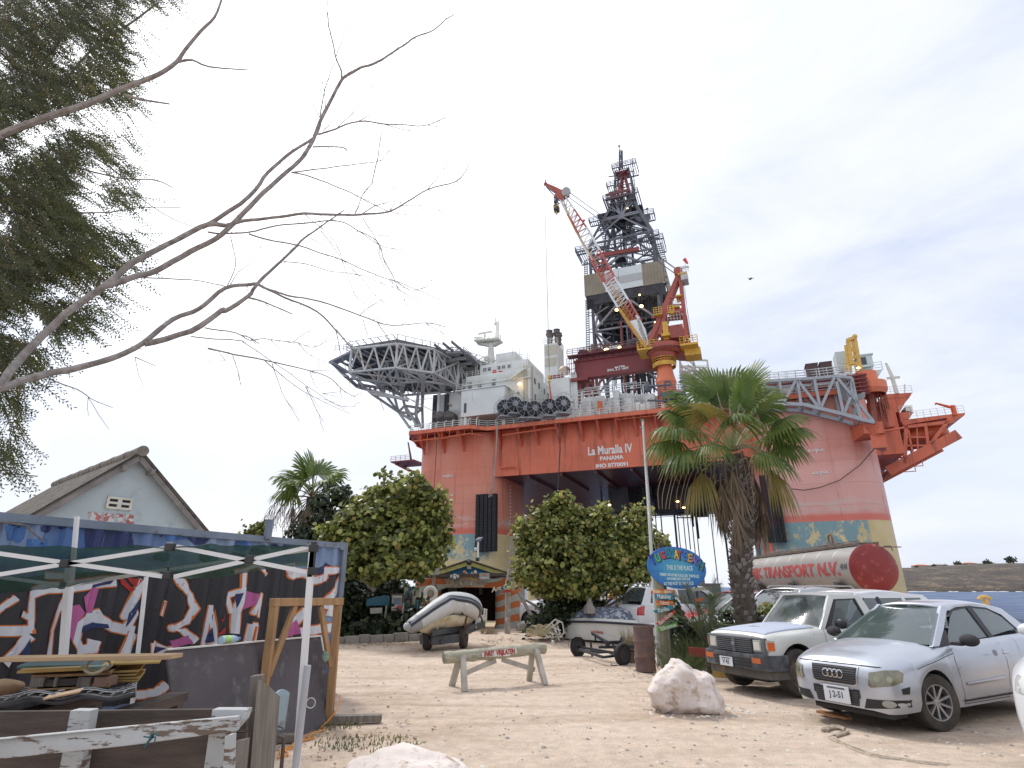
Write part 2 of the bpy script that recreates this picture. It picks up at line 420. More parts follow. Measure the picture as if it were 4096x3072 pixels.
#DRILLING RIG (own axes: x along the quay side, y away, z up)
rig=thing('drilling_rig','huge red offshore drilling rig with grey derrick and helideck moored behind the beach','drilling rig',(OX,OY,0),-PHI)
def hullmat(name,blue,base=(.62,.16,.085),fade=(.68,.28,.19),fadeamt=1):
 m,t,b=newmat(name)
 tcn=t.nodes.new('ShaderNodeTexCoord');sx_=t.nodes.new('ShaderNodeSeparateXYZ');t.links.new(tcn.outputs['Object'],sx_.inputs[0])
 nf=noise(t,.18,6,.6,stretch=(1,1,.35));nd=noise(t,.5,8,.7,stretch=(1.6,1.6,.12))
 c=mixc(t,ramp(t,nf.outputs[0],[(.35,0),(.7,.8*fadeamt)]).outputs[0],base,fade)
 zf=ramp(t,sx_.outputs['Z'],[(0,0),(1,1)])
 def zmask(a,b_,soft=.03):
  mrn=t.nodes.new('ShaderNodeMapRange');mrn.inputs[1].default_value=a;mrn.inputs[2].default_value=b_;t.links.new(sx_.outputs['Z'],mrn.inputs[0]);return mrn.outputs[0]
 fz=mixc(t,1,zmask(20.5,17.5),zmask(10.8,12.5),'MULTIPLY')
 c=mixc(t,mixc(t,1,fz,(.55*fadeamt,)*3,'MULTIPLY'),c,fade)
 c=mixc(t,ramp(t,nd.outputs[0],[(.56,0),(.68,.62)]).outputs[0],c,(.33,.075,.04))
 sc_=mixc(t,1,mixc(t,1,zmask(13.6,12.8),zmask(11.2,12.0),'MULTIPLY'),ramp(t,noise(t,.25,8,.7,stretch=(1,1,5)).outputs[0],[(.48,0),(.58,1)]).outputs[0],'MULTIPLY')
 c=mixc(t,mixc(t,1,sc_,(.6,)*3,'MULTIPLY'),c,(.58,.50,.44))
 wv=t.nodes.new('ShaderNodeTexBrick');mp_=t.nodes.new('ShaderNodeMapping');mp_.inputs['Rotation'].default_value=(pi/2,0,0)
 t.links.new(tcn.outputs['Object'],mp_.inputs[0]);t.links.new(mp_.outputs[0],wv.inputs['Vector'])
 wv.inputs['Scale'].default_value=1;wv.inputs['Brick Width'].default_value=6.3;wv.inputs['Row Height'].default_value=3.1;wv.inputs['Mortar Size'].default_value=.035;wv.inputs['Mortar Smooth'].default_value=.6
 wv.offset=0;wv.inputs['Color1'].default_value=(1,1,1,1);wv.inputs['Color2'].default_value=(.95,.95,.95,1);wv.inputs['Mortar'].default_value=(.68,.60,.58,1)
 c=mixc(t,.8,c,wv.outputs[0],'MULTIPLY')
 yel=ramp(t,noise(t,.4,6,.6).outputs[0],[(.3,(.60,.45,.20)),(.7,(.72,.57,.31))]).outputs[0]
 pk=noise(t,.55,10,.75,stretch=(1.4,1.4,.8))
 bm_=mixc(t,1,ramp(t,pk.outputs[0],[(.52,1),(.58,0)]).outputs[0],mixc(t,1,zmask(5.6,6.6),zmask(10.4,10.35),'MULTIPLY'),'MULTIPLY')
 if blue:
  if blue<60:
   mrx=t.nodes.new('ShaderNodeMapRange');mrx.inputs[1].default_value=blue;mrx.inputs[2].default_value=blue-.4;t.links.new(sx_.outputs['X'],mrx.inputs[0])
   bm_=mixc(t,1,bm_,mrx.outputs[0],'MULTIPLY')
  else:
   mrx=t.nodes.new('ShaderNodeMapRange');mrx.inputs[1].default_value=blue;mrx.inputs[2].default_value=blue-.4;t.links.new(sx_.outputs['X'],mrx.inputs[0])
   bm_=mixc(t,1,bm_,mrx.outputs[0],'MULTIPLY')
  low=mixc(t,bm_,yel,(.20,.32,.33))
 else:low=yel
 low=mixc(t,ramp(t,nd.outputs[0],[(.66,0),(.74,.5)]).outputs[0],low,(.25,.15,.07))
 c=mixc(t,zmask(10.22,10.3),low,c)
 rl=mixc(t,1,zmask(11.3,11.0),zmask(10.22,10.3),'MULTIPLY');c=mixc(t,mixc(t,1,rl,(.7,)*3,'MULTIPLY'),c,(.66,.12,.075))
 t.links.new(c,b.inputs['Base Color']);b.inputs['Roughness'].default_value=.48
 bumpn(t,b,noise(t,.35,3).outputs[0],.25,.3);return m
HULL_L=hullmat('leg_paint_near_left',9.5);HULL_R=hullmat('leg_paint_near_right',66.2,base=(.62,.20,.14),fade=(.74,.42,.36),fadeamt=1.1)
RED=M('hull_red',(.62,.145,.07),.5,var=.14,scale=.25,col2=(.30,.075,.04),thr=.60,soft=.08,s2=.8,stretch2=(1.5,1.5,.1))
RED2=M('hull_red_shaded',(.15,.036,.034),.42,var=.25,scale=.12,col2=(.10,.035,.04),thr=.55,soft=.2,s2=.2)  # same hull red made darker, shade under the hull put into the colour
REDD=M('gantry_maroon',(.24,.045,.04),.5,var=.2,scale=.3)
WH=M('rig_white',(.66,.68,.66),.55,var=.1,scale=.3,col2=(.42,.34,.24),thr=.68,s2=.8,stretch2=(2,2,.3))
WH2=M('rig_white_rail',(.66,.66,.60),.6,var=.1)
GR=M('galvanised',(.30,.31,.31),.55,var=.2,scale=.6,col2=(.24,.17,.11),thr=.66,s2=1.2)
GRL=M('galvanised_pale',(.46,.47,.45),.55,var=.16,scale=.6,col2=(.36,.27,.17),thr=.66,s2=1.2)
DK=M('dark_steel',(.045,.045,.055),.6,var=.3,scale=.5)
DG=M('derrick_steel',(.13,.135,.155),.55,var=.3,scale=.4,col2=(.075,.07,.075),thr=.5,soft=.15,s2=.3)
YL=M('rig_yellow',(.62,.36,.05),.55,var=.2)
ORG=M('crane_orange',(.66,.18,.08),.5,var=.12,scale=.3)
LAMP=EM('floodlight_lamp',(1.0,.62,.22),9)
def rrect(cx,cy,w,d,r,n=7):
 p=[]
 for qx,qy,a0 in((1,1,0),(-1,1,pi/2),(-1,-1,pi),(1,-1,3*pi/2)):
  for i in range(n):
   a=a0+pi/2*i/(n-1);p.append((cx+qx*(w/2-r)+r*cos(a),cy+qy*(d/2-r)+r*sin(a)))
 return p
def column(cx,cy,mat,z0=-4,z1=28.2):
 mb=MB();pl=rrect(cx,cy,17.3,17.3,4.6);zs=[z0,2,6,10.26,14,18.9,22.0,z1]
 mb.grid([[(x,y,z)for x,y in pl]for z in zs],closed=True)
 for z in(18.9,20.6):
  pr=rrect(cx,cy,17.36,17.36,4.63);mb.grid([[(x,y,z+dz)for x,y in pr]for dz in(0,.09)],closed=True)
 return mb.build('column',mat,rig,smooth=True)
cL=column(2.5,0,HULL_L);cR=column(61,0,HULL_R)
cL['label']='near left leg with blue and yellow paint at its foot';cR['label']='near right leg, faded pink with yellow foot'
column(2.5,58,HULL_L);column(61,58,HULL_R)
mb=MB();mb.bx(-4,67,-7.2,-6.6,20.1,28.4);mb.bx(-4,67,64,64.6,20.1,28.4);mb.bx(-4.6,-4,-7.2,64.6,20.1,28.4)
mb.build('hull',RED,rig)
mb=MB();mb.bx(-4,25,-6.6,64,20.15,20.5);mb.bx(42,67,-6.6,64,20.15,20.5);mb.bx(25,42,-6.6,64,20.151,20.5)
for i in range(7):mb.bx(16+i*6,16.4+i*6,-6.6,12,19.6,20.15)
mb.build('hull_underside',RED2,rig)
mb=MB();mb.bx(-4,67,-7,64,28.45,28.6);mb.build('deck_plate',M('deck_green_grey',(.12,.13,.12),.8),rig)
mb=MB();RR=random.Random(3)
for i in range(26):
 x=RR.uniform(25,43);y=RR.uniform(12,26);mb.bx(x,x+RR.uniform(1,4.5),y,y+RR.uniform(1,4),RR.uniform(14.5,18),20.2)
for i in range(30):x=RR.uniform(25,46);z=RR.uniform(13.8,17);mb.cyl((x,13,z),(x+RR.uniform(-3,3),13,z+RR.uniform(-.2,2)),.12,n=5)
mb.bx(40,44,12,20,15.5,20.1)
for i in range(16):
 x=RR.uniform(24,50);y=RR.uniform(8,34);mb.cyl((x,y,20),(x,y,RR.choice([13,9,-3,-3,11])),RR.choice([.08,.12,.2]),n=6)
for i in range(16):
 z=14+i*.4;mb.cyl((26,13.8,z),(46,9.8,z),.05,n=4)
p_=RP(2750,2035,14);q_=RP(2965,1865,14)
mb.bar(p_,q_,.5,.9);mb.cyl(p_,(p_.x,14,20),.45,n=8);mb.cyl(RP(2700,1940,14),p_,.25)
for px,yb in((2700,2150),(2755,2190),(2722,2170),(2770,2185),(2830,2200)):
 a=RP(px,1960,20);mb.cyl((a.x,20,21),(a.x,20,-3),.1,n=5)
mb.build('moonpool_gear',DK,rig)
def lampbox(pts,nm='floodlight',r=.34):
 for p in pts:
  mb=MB();mb.ell(p,(r,r*.7,r*.6),8,5);o=mb.build(nm,LAMP,rig)
lampbox([RP(2438,2020-0,10),RP(2735,2030,12),RP(2710,2006,12)],r=.3)
DE=[RP(1625,1745,-12),Vector((-5.1,-12,28.7)),Vector((7.3,-12,28.7)),Vector((9.6,-10,28.6)),Vector((66,-10,28.6))]
DE[0]=Vector((-8.2,-4,28.7))
mb=MB()
for a,b_ in zip(DE[:-1],DE[1:]):
 a2=Vector((a.x,-7,a.z));b2=Vector((b_.x,-7,b_.z))
 mb.prism([a,b_,b2,a2]if a.x<b_.x else[a,b_,b2,a2],(0,0,-.15));mb.bar(a+Vector((0,0,-.3)),b_+Vector((0,0,-.3)),.25,.7)
mb.prism([(-8.2,-4,28.7),(-5.1,-12,28.7),(-4,-7,28.7),(-6,4,28.7),(-8.2,12,28.7)],(0,0,-.2))
mb.bar((-8.2,-4,28.3),(-8.2,30,28.3),.3,.8)
mb.build('deck_edge',RED,rig)
mb=MB()
for i,x in enumerate([-3,-.2,3.2]):pass
bx_=[-3.6,.6,4.6,11.2,15.2,18.4,22.3,26.5,29.5,32.6,35.7,39,43,47,51]
for x in bx_:
 yf=-11.7 if x<8 else-9.9;yb=-8.65 if x<8 else-7.2;zb=24.8 if x<8 else 25.0
 mb=MB();mb.prism([(x-.15,yf,28.3),(x-.15,yb,28.3),(x-.15,yb,zb)],(.3,0,0));mb.build('bracket',RED,rig)
mb=MB()
mb.tube([(-4.6,-11.6,26.9),(1.5,-11.6,26.9),(7,-11.6,27.3),(9.2,-10,27.0)],.12)
mb.tube([(12.5,-9.6,26.9),(21.8,-9.6,27.3),(22.6,-9.4,27.2),(22.8,-8.4,25.9)],.14)
mb.tube([(11.0,-7.6,25.2),(11.0,-7.6,21.9),(11.4,-7.6,21.5),(14.2,-7.6,21.6),(14.6,-7.6,21.2),(14.7,-7.6,20)],.14)
for i in range(9):
 x=-4.5+i*1.5;mb.cyl((x,-11.6,28.4),(x,-11.6,26.9),.06,n=4)
for i in range(24):x=33+i*1.3;mb.cyl((x,-9.8,28.3),(x,-9.8,27.5),.05,n=4)
mb.cyl((33,-9.8,27.6),(63,-9.8,27.6),.07);mb.cyl((33,-9.8,28.0),(63,-9.8,28.0),.06)
mb.build('pipework',RED,rig)
mb=MB();mb.rail([d_+Vector((0,.15,0))for d_ in DE],1.15,1.7,.05)
for i in range(18):
 x=33+RR.uniform(0,30);mb.bx(x,x+RR.uniform(.3,1.2),-9.4,-8.8,28.6,28.6+RR.uniform(.5,1.8))
for i in range(8):mb.tube([(-3+i*1.6,-11.4,28.7),(-3+i*1.6,-11.4,30.0),(-2.6+i*1.6,-11.4,30.2)],.09)
mb.build('railing',WH2,rig)
lampbox([RP(1688,1727,-11.9),RP(1796,1716,-11.9)],r=.32)
def fender(x0,x1,z0,z1,y=-8.7):
 mb=MB();n=5;w_=(x1-x0)/n
 for i in range(n):
  mb.bx(x0+i*w_+.12,x0+(i+1)*w_-.04,y-.75,y+.2,z0,z1-(.5 if i in(3,)else 0))
  for k in range(18):mb.bx(x0+i*w_+.10,x0+(i+1)*w_-.02,y-.82,y-.7,z0+.2+k*(z1-z0)/18,z0+.25+k*(z1-z0)/18+.1)
 return mb.build('fender',M('fender_rubber',(.018,.017,.018),.75,var=.3,scale=1.5,col2=(.25,.25,.24),thr=.70,soft=.02,s2=5),rig)
fa=RP(1902,1978,-9.4);fb=RP(1982,2205,-9.4);fender(fa.x,fb.x,fb.z,fa.z)
fa=RP(3034,1918,-9.4);fb=RP(3150,2168,-9.4);fender(fa.x,fb.x,fb.z,fa.z+.6)
mb=MB();a=RP(3012,1870,-8.9);mb.cyl((53.4,-8.9,27),(53.4,-8.9,2),.28);mb.cyl((52.6,-7.9,27),(52.6,-7.9,2),.16);mb.build('riser_pipe',RED,rig)
LET=M('lettering_white',(.74,.74,.70),.6,var=.08)
def hulltext(s,px,py,size,sx,bold=.02):
 p=RP(px,py,-7.2);text('lettering',s,size,LET,rig,p+Vector((0,-.03,0)),(1,0,0),(0,0,1),1,bold=bold,extrude=.02,fit=sx)
p_=RP(2350,1810,-7.2);q_=RP(2530,1800,-7.2)
hulltext('La Muralla IV',2440,1800,2.0,7.5,.05);hulltext('PANAMA',2447,1832,.92,3.95,.03);hulltext('IMO 8770091',2447,1861,.90,5.35,.03)
for(px,py)in((1792,1906),(1791,1983),(3265,1803),(3282,1893)):
 p=RP(px,py,-8.72);mb=MB();mb.bx(p.x-1.1,p.x+1.1,-8.76,-8.70,p.z-.05,p.z+.05);mb.bx(p.x-.05,p.x+.05,-8.76,-8.70,p.z-.35,p.z+.35)
 for k in range(4):mb.bx(p.x-1+k*.55,p.x-.75+k*.55,-8.76,-8.70,p.z+.12,p.z+.24)
 mb.build('hull_mark',LET,rig)
mb=MB()
for k in range(14):mb.bx(11.14,11.20,-2.6,-2.2,10.9+k*.62,11.15+k*.62)
mb.build('draught_scale',LET,rig)
mb=MB();a=RP(1990,1690,-11);b_=RP(1955,1990,-9.6)
mb.tube([a,RP(1985,1800,-10.8),RP(1978,1900,-10.4),RP(1970,1955,-10),b_],.14);mb.build('hose',M('hose_grey',(.30,.29,.25),.7),rig)
mb=MB();mb.tube([RP(1748,1745,-11.4),RP(1740,1900,-11),RP(1728,2060,-11)],.06)
mb.tube([RP(2238,1690,-10.4),RP(2240,1800,-10.4),RP(2234,1920,-10.4),RP(2225,2020,-10.4)],.1);mb.build('hose',DK,rig)
cp=[RP(3501,1790,-8.9),RP(3440,1860,-9.2),RP(3360,1920,-9.4),RP(3280,1950,-9.5),RP(3215,1961,-9.6),RP(3165,1955,-9.6)]
mb=MB();mb.tube(cp,.09);mb.build('hose',M('hose_brown',(.22,.13,.10),.8),rig)
#left end: small platforms beyond the leg
mb=MB();a=RP(1582,1852,10);mb.bx(a.x,a.x+6,8,14,a.z-.3,a.z);mb.bar((a.x,10,a.z-.2),(a.x+6,10,a.z-3.2),.4);mb.bar((a.x,13,a.z-.2),(a.x+6,13,a.z-3.2),.4)
mb.cyl((a.x+4.2,10,a.z),(a.x+3,10,a.z+4.6),.25,.15);mb.rail([(a.x,8,a.z),(a.x+5,8,a.z)],1.1,1.2,.05)
mb.cyl((-6,-1,28),(-6,-1,24),.35);mb.cyl((-6.5,3,28),(-5.2,3,20),.3)
mb.build('side_platform',REDD,rig)
def c1(x,y):return(1300+x/2.212,1200+y/2.212)
def c2(x,y):return(2100+x/2.765,550+y/2.765)
def c3(x,y):return(2100+x/2.5525,1050+y/2.5525)
def c4(x,y):return(2900+x/2.0733,1300+y/2.0733)
def V(*a):return Vector(a)
#right end: overhanging box, walkways, lifeboats
def r4(x,y,yl=4):return RP(*c4(x,y),yl)
mb=MB();mb.bx(67,74.2,0,22,20.6,28.5);mb.bx(67,73.4,-1.5,0,24.5,28.5)
mb.build('side_hull',RED,rig)
mb=MB()
a,b_=r4(1310,575),r4(1555,560);mb.prism([a,b_,b_+V(-.6,0,-.8),a+V(0,0,-1)],(0,9,0))
mb.prism([r4(1310,600),r4(1520,600),r4(1450,720),r4(1310,740)],(0,6,0))
a,b_=r4(1440,725),r4(1565,720);mb.prism([a,b_,b_+V(-.8,0,-1.0),a+V(0,0,-1.3)],(0,8,0))
pl=[r4(1450,790),r4(1820,745),r4(1990,728),r4(1990,745),r4(1900,795),r4(1830,770),r4(1480,830)]
mb.prism(pl,(0,10,0));mb.build('boat_platform',RED,rig)
mb=MB()
for dy in(0,9.5):
 o=V(0,dy,0)
 mb.bar(r4(1350,1215)+o,r4(1935,905)+o,.5,1.5);mb.bar(r4(1500,830)+o,r4(1490,1150)+o,.5);mb.bar(r4(1860,780)+o,r4(1700,990)+o,.5);mb.bar(r4(1700,990)+o,r4(1500,1110)+o,.4)
 mb.bar(r4(1660,820)+o,r4(1690,1060)+o,.4);mb.bar(r4(1500,930)+o,r4(1690,930)+o,.25);mb.bar(r4(1500,1000)+o,r4(1690,1000)+o,.25);mb.bar(r4(1590,830)+o,r4(1600,1060)+o,.2)
 mb.bar(r4(1480,850)+o,r4(1900,800)+o,.5);mb.bar(r4(1680,830)+o,r4(1820,825)+o,.2);mb.bar(r4(1520,870)+o,r4(1560,1090)+o,.25)
for(x,y)in((1400,1190),(1600,1085),(1800,985),(1900,930)):mb.bar(r4(x,y),r4(x,y)+V(0,9.5,0),.5)
for(x,y)in((1500,1185),(1560,1140)):p=r4(x,y);mb.tube([p+V(-.6,0,.6),p+V(-.6,0,-.6),p+V(1.2,0,-.6),p+V(1.2,0,.8)],.08)
mb.build('boat_frame',RED,rig)
for k,(x0,y0,x1,y1)in enumerate(((1500,905,1900,850),)):
 for dy in(2.4,6.6):
  mb=MB();p,q=r4(x0,y0)+V(0,dy,0),r4(x1,y1)+V(0,dy,0);d=q-p;L=d.length
  prof=[(0,0),(.7,.3),(1.25,1.2),(1.4,L*.3),(1.4,L*.7),(1.2,L-1.1),(.6,L-.25),(0,L)]
  ang=atan2(d.z,d.x);m_=Matrix.Translation(p)@Matrix.Rotation(-ang,4,'Y')
  mb.T=m_;mb.lathe(prof,n=16,axis='x');mb.bx(L*.55,L*.8,-.6,.6,1.0,1.9);mb.T=None
  mb.build('lifeboat',M('lifeboat_orange',(.62,.13,.05),.4),rig,smooth=True)
mb=MB();p=r4(1895,700);mb.cyl(p+V(0,0,-1),p+V(0,0,.6),.35);mb.tube([p+V(0,0,.5),r4(1860,680),r4(1745,648)],[.28,.24,.14]);mb.cyl(r4(1745,648),r4(1745,662),.1)
mb.build('davit_crane',M('davit_orange',(.66,.12,.04),.45),rig)
mb=MB();mb.rail([r4(1540,778),r4(1830,745),r4(1990,728)],1.2,1.0,.04);mb.rail([r4(1320,573),r4(1555,560)],1.2,1.0,.04);mb.rail([r4(1450,722),r4(1560,716)],1,1,.04)
mb.bx(r4(1500,700).x,r4(1550,700).x,4,7,r4(1500,715).z,r4(1500,675).z)
p=r4(1425,570);mb.tube([p,p+V(-.1,0,3),p+V(-.5,0,5.4)],[.35,.3,.2]);q=r4(1395,435);mb.bar(r4(1340,442),r4(1450,432),.25,.35);mb.cyl(q+V(0,0,-1),q,.2);mb.cyl(r4(1490,560),r4(1490,490),.1)
mb.build('railing',WH2,rig)
mb=MB()
for i in range(16):
 a=r4(1235+RR.uniform(0,90),RR.uniform(430,600),-2);mb.cyl(a,a+V(RR.uniform(-.3,.3),0,-RR.uniform(1,4)),.09,n=5)
for i in range(7):
 x=1240+i*15;mb.cyl(r4(x,560,-1.6),r4(x+25,850,-1.6),.05,n=4)
for i in range(13):mb.cyl(r4(1240,570+i*22,-1.6),r4(1345,575+i*22,-1.6),.035,n=4)
mb.cyl(r4(1190,500,-2),r4(1235,830,-2),.55);mb.cyl(r4(1225,560,-2),r4(1240,800,-2),.25)
mb.build('ladder_cage',M('dull_red_steel',(.30,.09,.06),.6,var=.3),rig)
mb=MB();mb.bx(50,70,-6.5,-6,28.6,31.8)
for i in range(5):mb.bx(49.5,70,-7.2,-6.9,28.9+i*.6,29.1+i*.6)
for i in range(16):mb.bx(50+i*1.25,50.2+i*1.25,-6.9,-6.5,28.6,31.8)
mb.build('bulwark',REDD,rig)
mb=MB()
for i in range(46):
 x=RR.uniform(48,69);y=RR.uniform(-6,-1);s_=RR.uniform(.3,1.5);z=31.5;mb.bx(x,x+s_,y,y+.8,z,z+RR.uniform(.3,1.6))
for i in range(14):y=-6+i*.4;mb.cyl((46,y,31.9+.1*(i%4)),(69,y,31.9+.1*(i%4)),.13,n=5)
mb.rail([(46,-6.2,32.2),(68,-6.2,32.2)],1.3,1.5,.05)
mb.build('deck_machinery',WH,rig)
p=r4(690,430,-4);mb=MB();
for dx in(0,2.0):mb.bx(p.x+dx,p.x+dx+1.6,-4,-2,p.z-.3,p.z+2.0);mb.bx(p.x+dx-.1,p.x+dx+1.7,-4.1,-1.9,p.z+2.0,p.z+2.2)
for i in range(9):mb.bx(p.x-.1,p.x+3.7,-4.05,-3.98,p.z+i*.22,p.z+i*.22+.08)
mb.build('vent_box',M('vent_brown',(.10,.06,.06),.7),rig)
def g4(x,y,yl=-12.5):return RP(*c4(x,y),yl)
T_=[(-60,470),(120,460),(300,470),(450,462),(590,450),(740,443),(910,425),(1050,440)]
B_=[(-60,640),(120,645),(330,650),(480,655),(650,660),(790,695),(985,742),(1125,783),(1235,808)]
mb=MB();mbw=MB()
for dy in(0,3.2):
 o=V(0,dy,0)
 for seq,wdt in((T_,.42),(B_,.5)):
  for a,b_ in zip(seq[:-1],seq[1:]):mb.bar(g4(*a)+o,g4(*b_)+o,wdt)
 for a,b_ in(((330,650),(300,470)),((480,655),(450,462)),((630,655),(600,455)),((790,695),(740,445)),((985,742),(925,470)),((1125,783),(1050,440)),((300,470),(480,655)),((480,655),(590,455)),((600,455),(780,690)),((790,695),(910,430)),((930,440),(1100,640)),((1100,640),(1235,808)),((985,742),(1040,600)),((120,645),(120,460)),((120,460),(300,650)),((1050,470),(1060,600))):
  mb.bar(g4(*a)+o,g4(*b_)+o,.36)
for a in T_+B_:mb.bar(g4(*a),g4(*a)+V(0,3.2,0),.3)
mb.build('gangway_truss',M('gangway_grey',(.33,.35,.37),.5,var=.12,col2=(.3,.17,.09),thr=.7,s2=1.5),rig)
mb=MB()
for s_ in range(4):
 seq=[g4(x,y-8+s_*9,-11.5)for x,y in T_];mb.tube(seq,.12,5)
mb.rail([g4(x,y-10,-10)for x,y in T_],1.2,1.4,.045)
for k in range(6):
 mb.tube([g4(940+k*12,470,-11),g4(950+k*12,600+k*8,-11),g4(990+k*10,625+k*8,-11),g4(1160,600+k*6-40,-11)],.12,5)
mb.build('pipework',GR,rig)
mb=MB();k0=g4(1060,900,-9.4);k1=g4(1270,870,-9.4);
mb.prism([(k0.x,-8.6,k0.z+.6),(k0.x+1,-11.5,k0.z+1),(k1.x,-12.6,k1.z+.4),(k1.x+.4,-8.6,k1.z+.4)],(0,0,-1.6))
mb.prism([(k0.x+4,-8.6,k0.z-.6),(k1.x-1.6,-11.8,k1.z-1.2),(k1.x+.1,-11.8,k1.z-1.2),(k1.x+.3,-8.6,k1.z-1.2)],(0,0,-1.8))
mb.cyl(g4(1235,830,-11.5),g4(1250,900,-11),1.1,n=14);mb.rail([(k0.x,-8.7,k0.z+.5),(k0.x+1,-11.4,k0.z+1)],1,1.2,.08)
mb.cyl((k1.x+.3,-9,k1.z-.2),(k1.x+3.2,-9,k1.z+.1),.14)
mb.build('truss_saddle',RED,rig)
mb=MB();y_=-3
def y4(x,y,yl=-3):return RP(*c4(x,y),yl)
mb.bar(y4(1075,95),y4(1125,370),.45);mb.bar(y4(1075,95)+V(0,2,0),y4(1125,370)+V(0,2,0),.45)
mb.bar(y4(1010,130),y4(1070,110),.8,.5);mb.bar(y4(1020,130),y4(1050,330),.6);mb.bar(y4(1000,170),y4(1030,420),.4)
for a,b_ in(((1030,180),(1100,240)),((1040,260),(1110,280)),((1020,300),(1120,330)),((1000,240),(1040,260)),((1000,320),(1000,410)),((1000,320),(1060,310)),((1045,300),(1040,410))):mb.bar(y4(*a),y4(*b_),.3)
mb.ell(y4(1075,95),(.4,.4,.4));mb.build('small_crane_mast',M('crane_yellow',(.62,.38,.08),.5,var=.15),rig)
mb=MB();a,b_=y4(1120,350),y4(1215,245);mb.bx(a.x,b_.x,-3,1,a.z,b_.z);mb.bx(a.x-.2,b_.x+.2,-3.2,1.2,b_.z,b_.z+.2)
a,b_=y4(945,390,0),y4(990,215,0);mb.bx(a.x,b_.x,0,3,a.z,b_.z)
a,b_=y4(1050,430),y4(1300,370);mb.prism([y4(1050,430),y4(1050,405),y4(1310,365),y4(1270,420),y4(1180,450)],(0,4,0));mb.rail([y4(1060,405),y4(1310,368)],1.3,1.3,.06)
mb.build('small_crane_cab',M('cab_pale',(.55,.62,.60),.5,var=.1),rig)
mb=MB();a,b_=y4(1130,330,-3.05),y4(1165,265,-3.05);mb.bx(a.x,b_.x,-3.1,-3.02,a.z,b_.z);mb.build('cab_window',M('rig_window',(.05,.07,.08),.2),rig)
mb=MB();p=y4(1170,460);mb.lathe([(2.2,-2.5),(2.6,-1.8),(2.6,-.6),(1.6,-.2),(1.6,1.2)],p,16)
mb.build('small_crane_base',ORG,rig);lampbox([y4(1105,356,-3.3)],r=.25)
#helideck and its truss
HZ=45.0
hd=[RP(*c1(640,335),0)]
def hz_(x,y,z=HZ):
 g=G(x,y,z);X,Y=g.x-OX,g.y-OY;return Vector((X*e1[0]+Y*e1[1],X*n1[0]+Y*n1[1],z))
apex=hz_(*c1(640,345));lf=hz_(*c1(250,410));rt=hz_(*c1(1070,440))
C_=V(-8.5,-3.6,HZ);oc=[V(C_.x+14.6*cos(a),C_.y+14.6*sin(a),HZ)for a in[radians(-77+45*i)for i in range(8)]]
oc[0]=apex;oc[7]=lf;oc[1]=rt
mb=MB();mb.prism([v+V(0,0,-.5)for v in oc],(0,0,.5))
for i in range(8):
 a,b_=oc[i],oc[(i+1)%8];mb.bar(a+V(0,0,-.55),b_+V(0,0,-.55),.3,.9)
for i in range(15):
 x=-21+i*1.8;mb.bx(x,x+.18,C_.y-11,C_.y+11,HZ-1.0,HZ-.5)
mb.build('helideck_plate',M('helideck_grey',(.12,.125,.13),.6,var=.2,scale=.5),rig)
mb=MB()
for i in range(8):
 a,b_=oc[i],oc[(i+1)%8];n_=max(3,int((b_-a).length/1.5));cc=(a+b_)/2-C_;cc.z=0;cc.normalize()
 for k in range(n_+1):
  p=a+(b_-a)*k/n_;mb.bar(p+V(0,0,-.2),p+cc*1.4+V(0,0,.35),.12)
 mb.cyl(a+cc*1.4+V(0,0,.35),b_+cc*1.4+V(0,0,.35),.06,n=4);mb.cyl(a+cc*.7,b_+cc*.7,.03,n=4)
mb.build('safety_net',GR,rig)
def tpt(x,y,z):return hz_(*c1(x,y),z)
lo=[tpt(215,640,39),tpt(625,600,39),tpt(960,645,39),tpt(1130,770,39)]
lo2=[v+V(1.2,7.5,-.2)for v in lo];lo3=[v+V(2.0,14.5,-.3)for v in lo[:3]]
up=[V(v.x,v.y,HZ-1.1)for v in(lf,apex,rt)]
upl=[v+(C_-v)*.12 for v in up]
mb=MB();TR=.22
def tb(a,b_,r=TR):mb.cyl(a,b_,r,n=6,cap=False)
for s_ in(lo,lo2,lo3):
 for a,b_ in zip(s_[:-1],s_[1:]):tb(a,b_,.26)
for a,b_ in zip(lo,lo2):tb(a,b_)
for a,b_ in zip(lo2,lo3):tb(a,b_)
ups=[V(v.x,v.y,HZ-1.3)for v in lo];ups2=[V(v.x,v.y,HZ-1.3)for v in lo2];ups3=[V(v.x,v.y,HZ-1.3)for v in lo3]
for U_,L_ in((ups,lo),(ups2,lo2),(ups3,lo3)):
 for i in range(len(L_)):tb(U_[i],L_[i],.24)
 for i in range(len(L_)-1):
  a,b_=L_[i],L_[i+1];c,d=U_[i],U_[i+1];tb(c,d,.26)
  for k in range(3):
   p0,p1=a+(b_-a)*k/3,a+(b_-a)*(k+1)/3;q0=c+(d-c)*(k+.5)/3;tb(p0,q0,.18);tb(q0,p1,.18)
for A_,B2 in((ups,lo2),(lo,ups2),(ups2,lo3)):
 for a,b_ in zip(A_,B2):tb(a,b_,.18)
for a,b_ in zip(ups,ups2):tb(a,b_,.22)
for a,b_ in zip(ups2,ups3):tb(a,b_,.22)
for i in range(len(lo)-1):
 tb(lo[i],lo2[i+1],.16);tb(lo2[i],lo[i+1],.16)
for i in range(10):
 t_=i/9;a=lo[0]+(lo[2]-lo[0])*t_;tb(V(a.x,a.y+1,HZ-1.2),V(a.x+1.6,a.y+16,HZ-1.2),.14)
mb.build('helideck_truss',GRL,rig)
mb=MB();f1,f2=V(-9.4,-5,28.6),V(-6.9,-5,28.6);f3=V(-6.2,-2,28.6)
k1,k2,k3,k4=tpt(415,830,36),tpt(625,600,39),tpt(880,700,39),tpt(600,800,37)
def pr(x,y,yl=-6):return RP(*c1(x,y),yl)
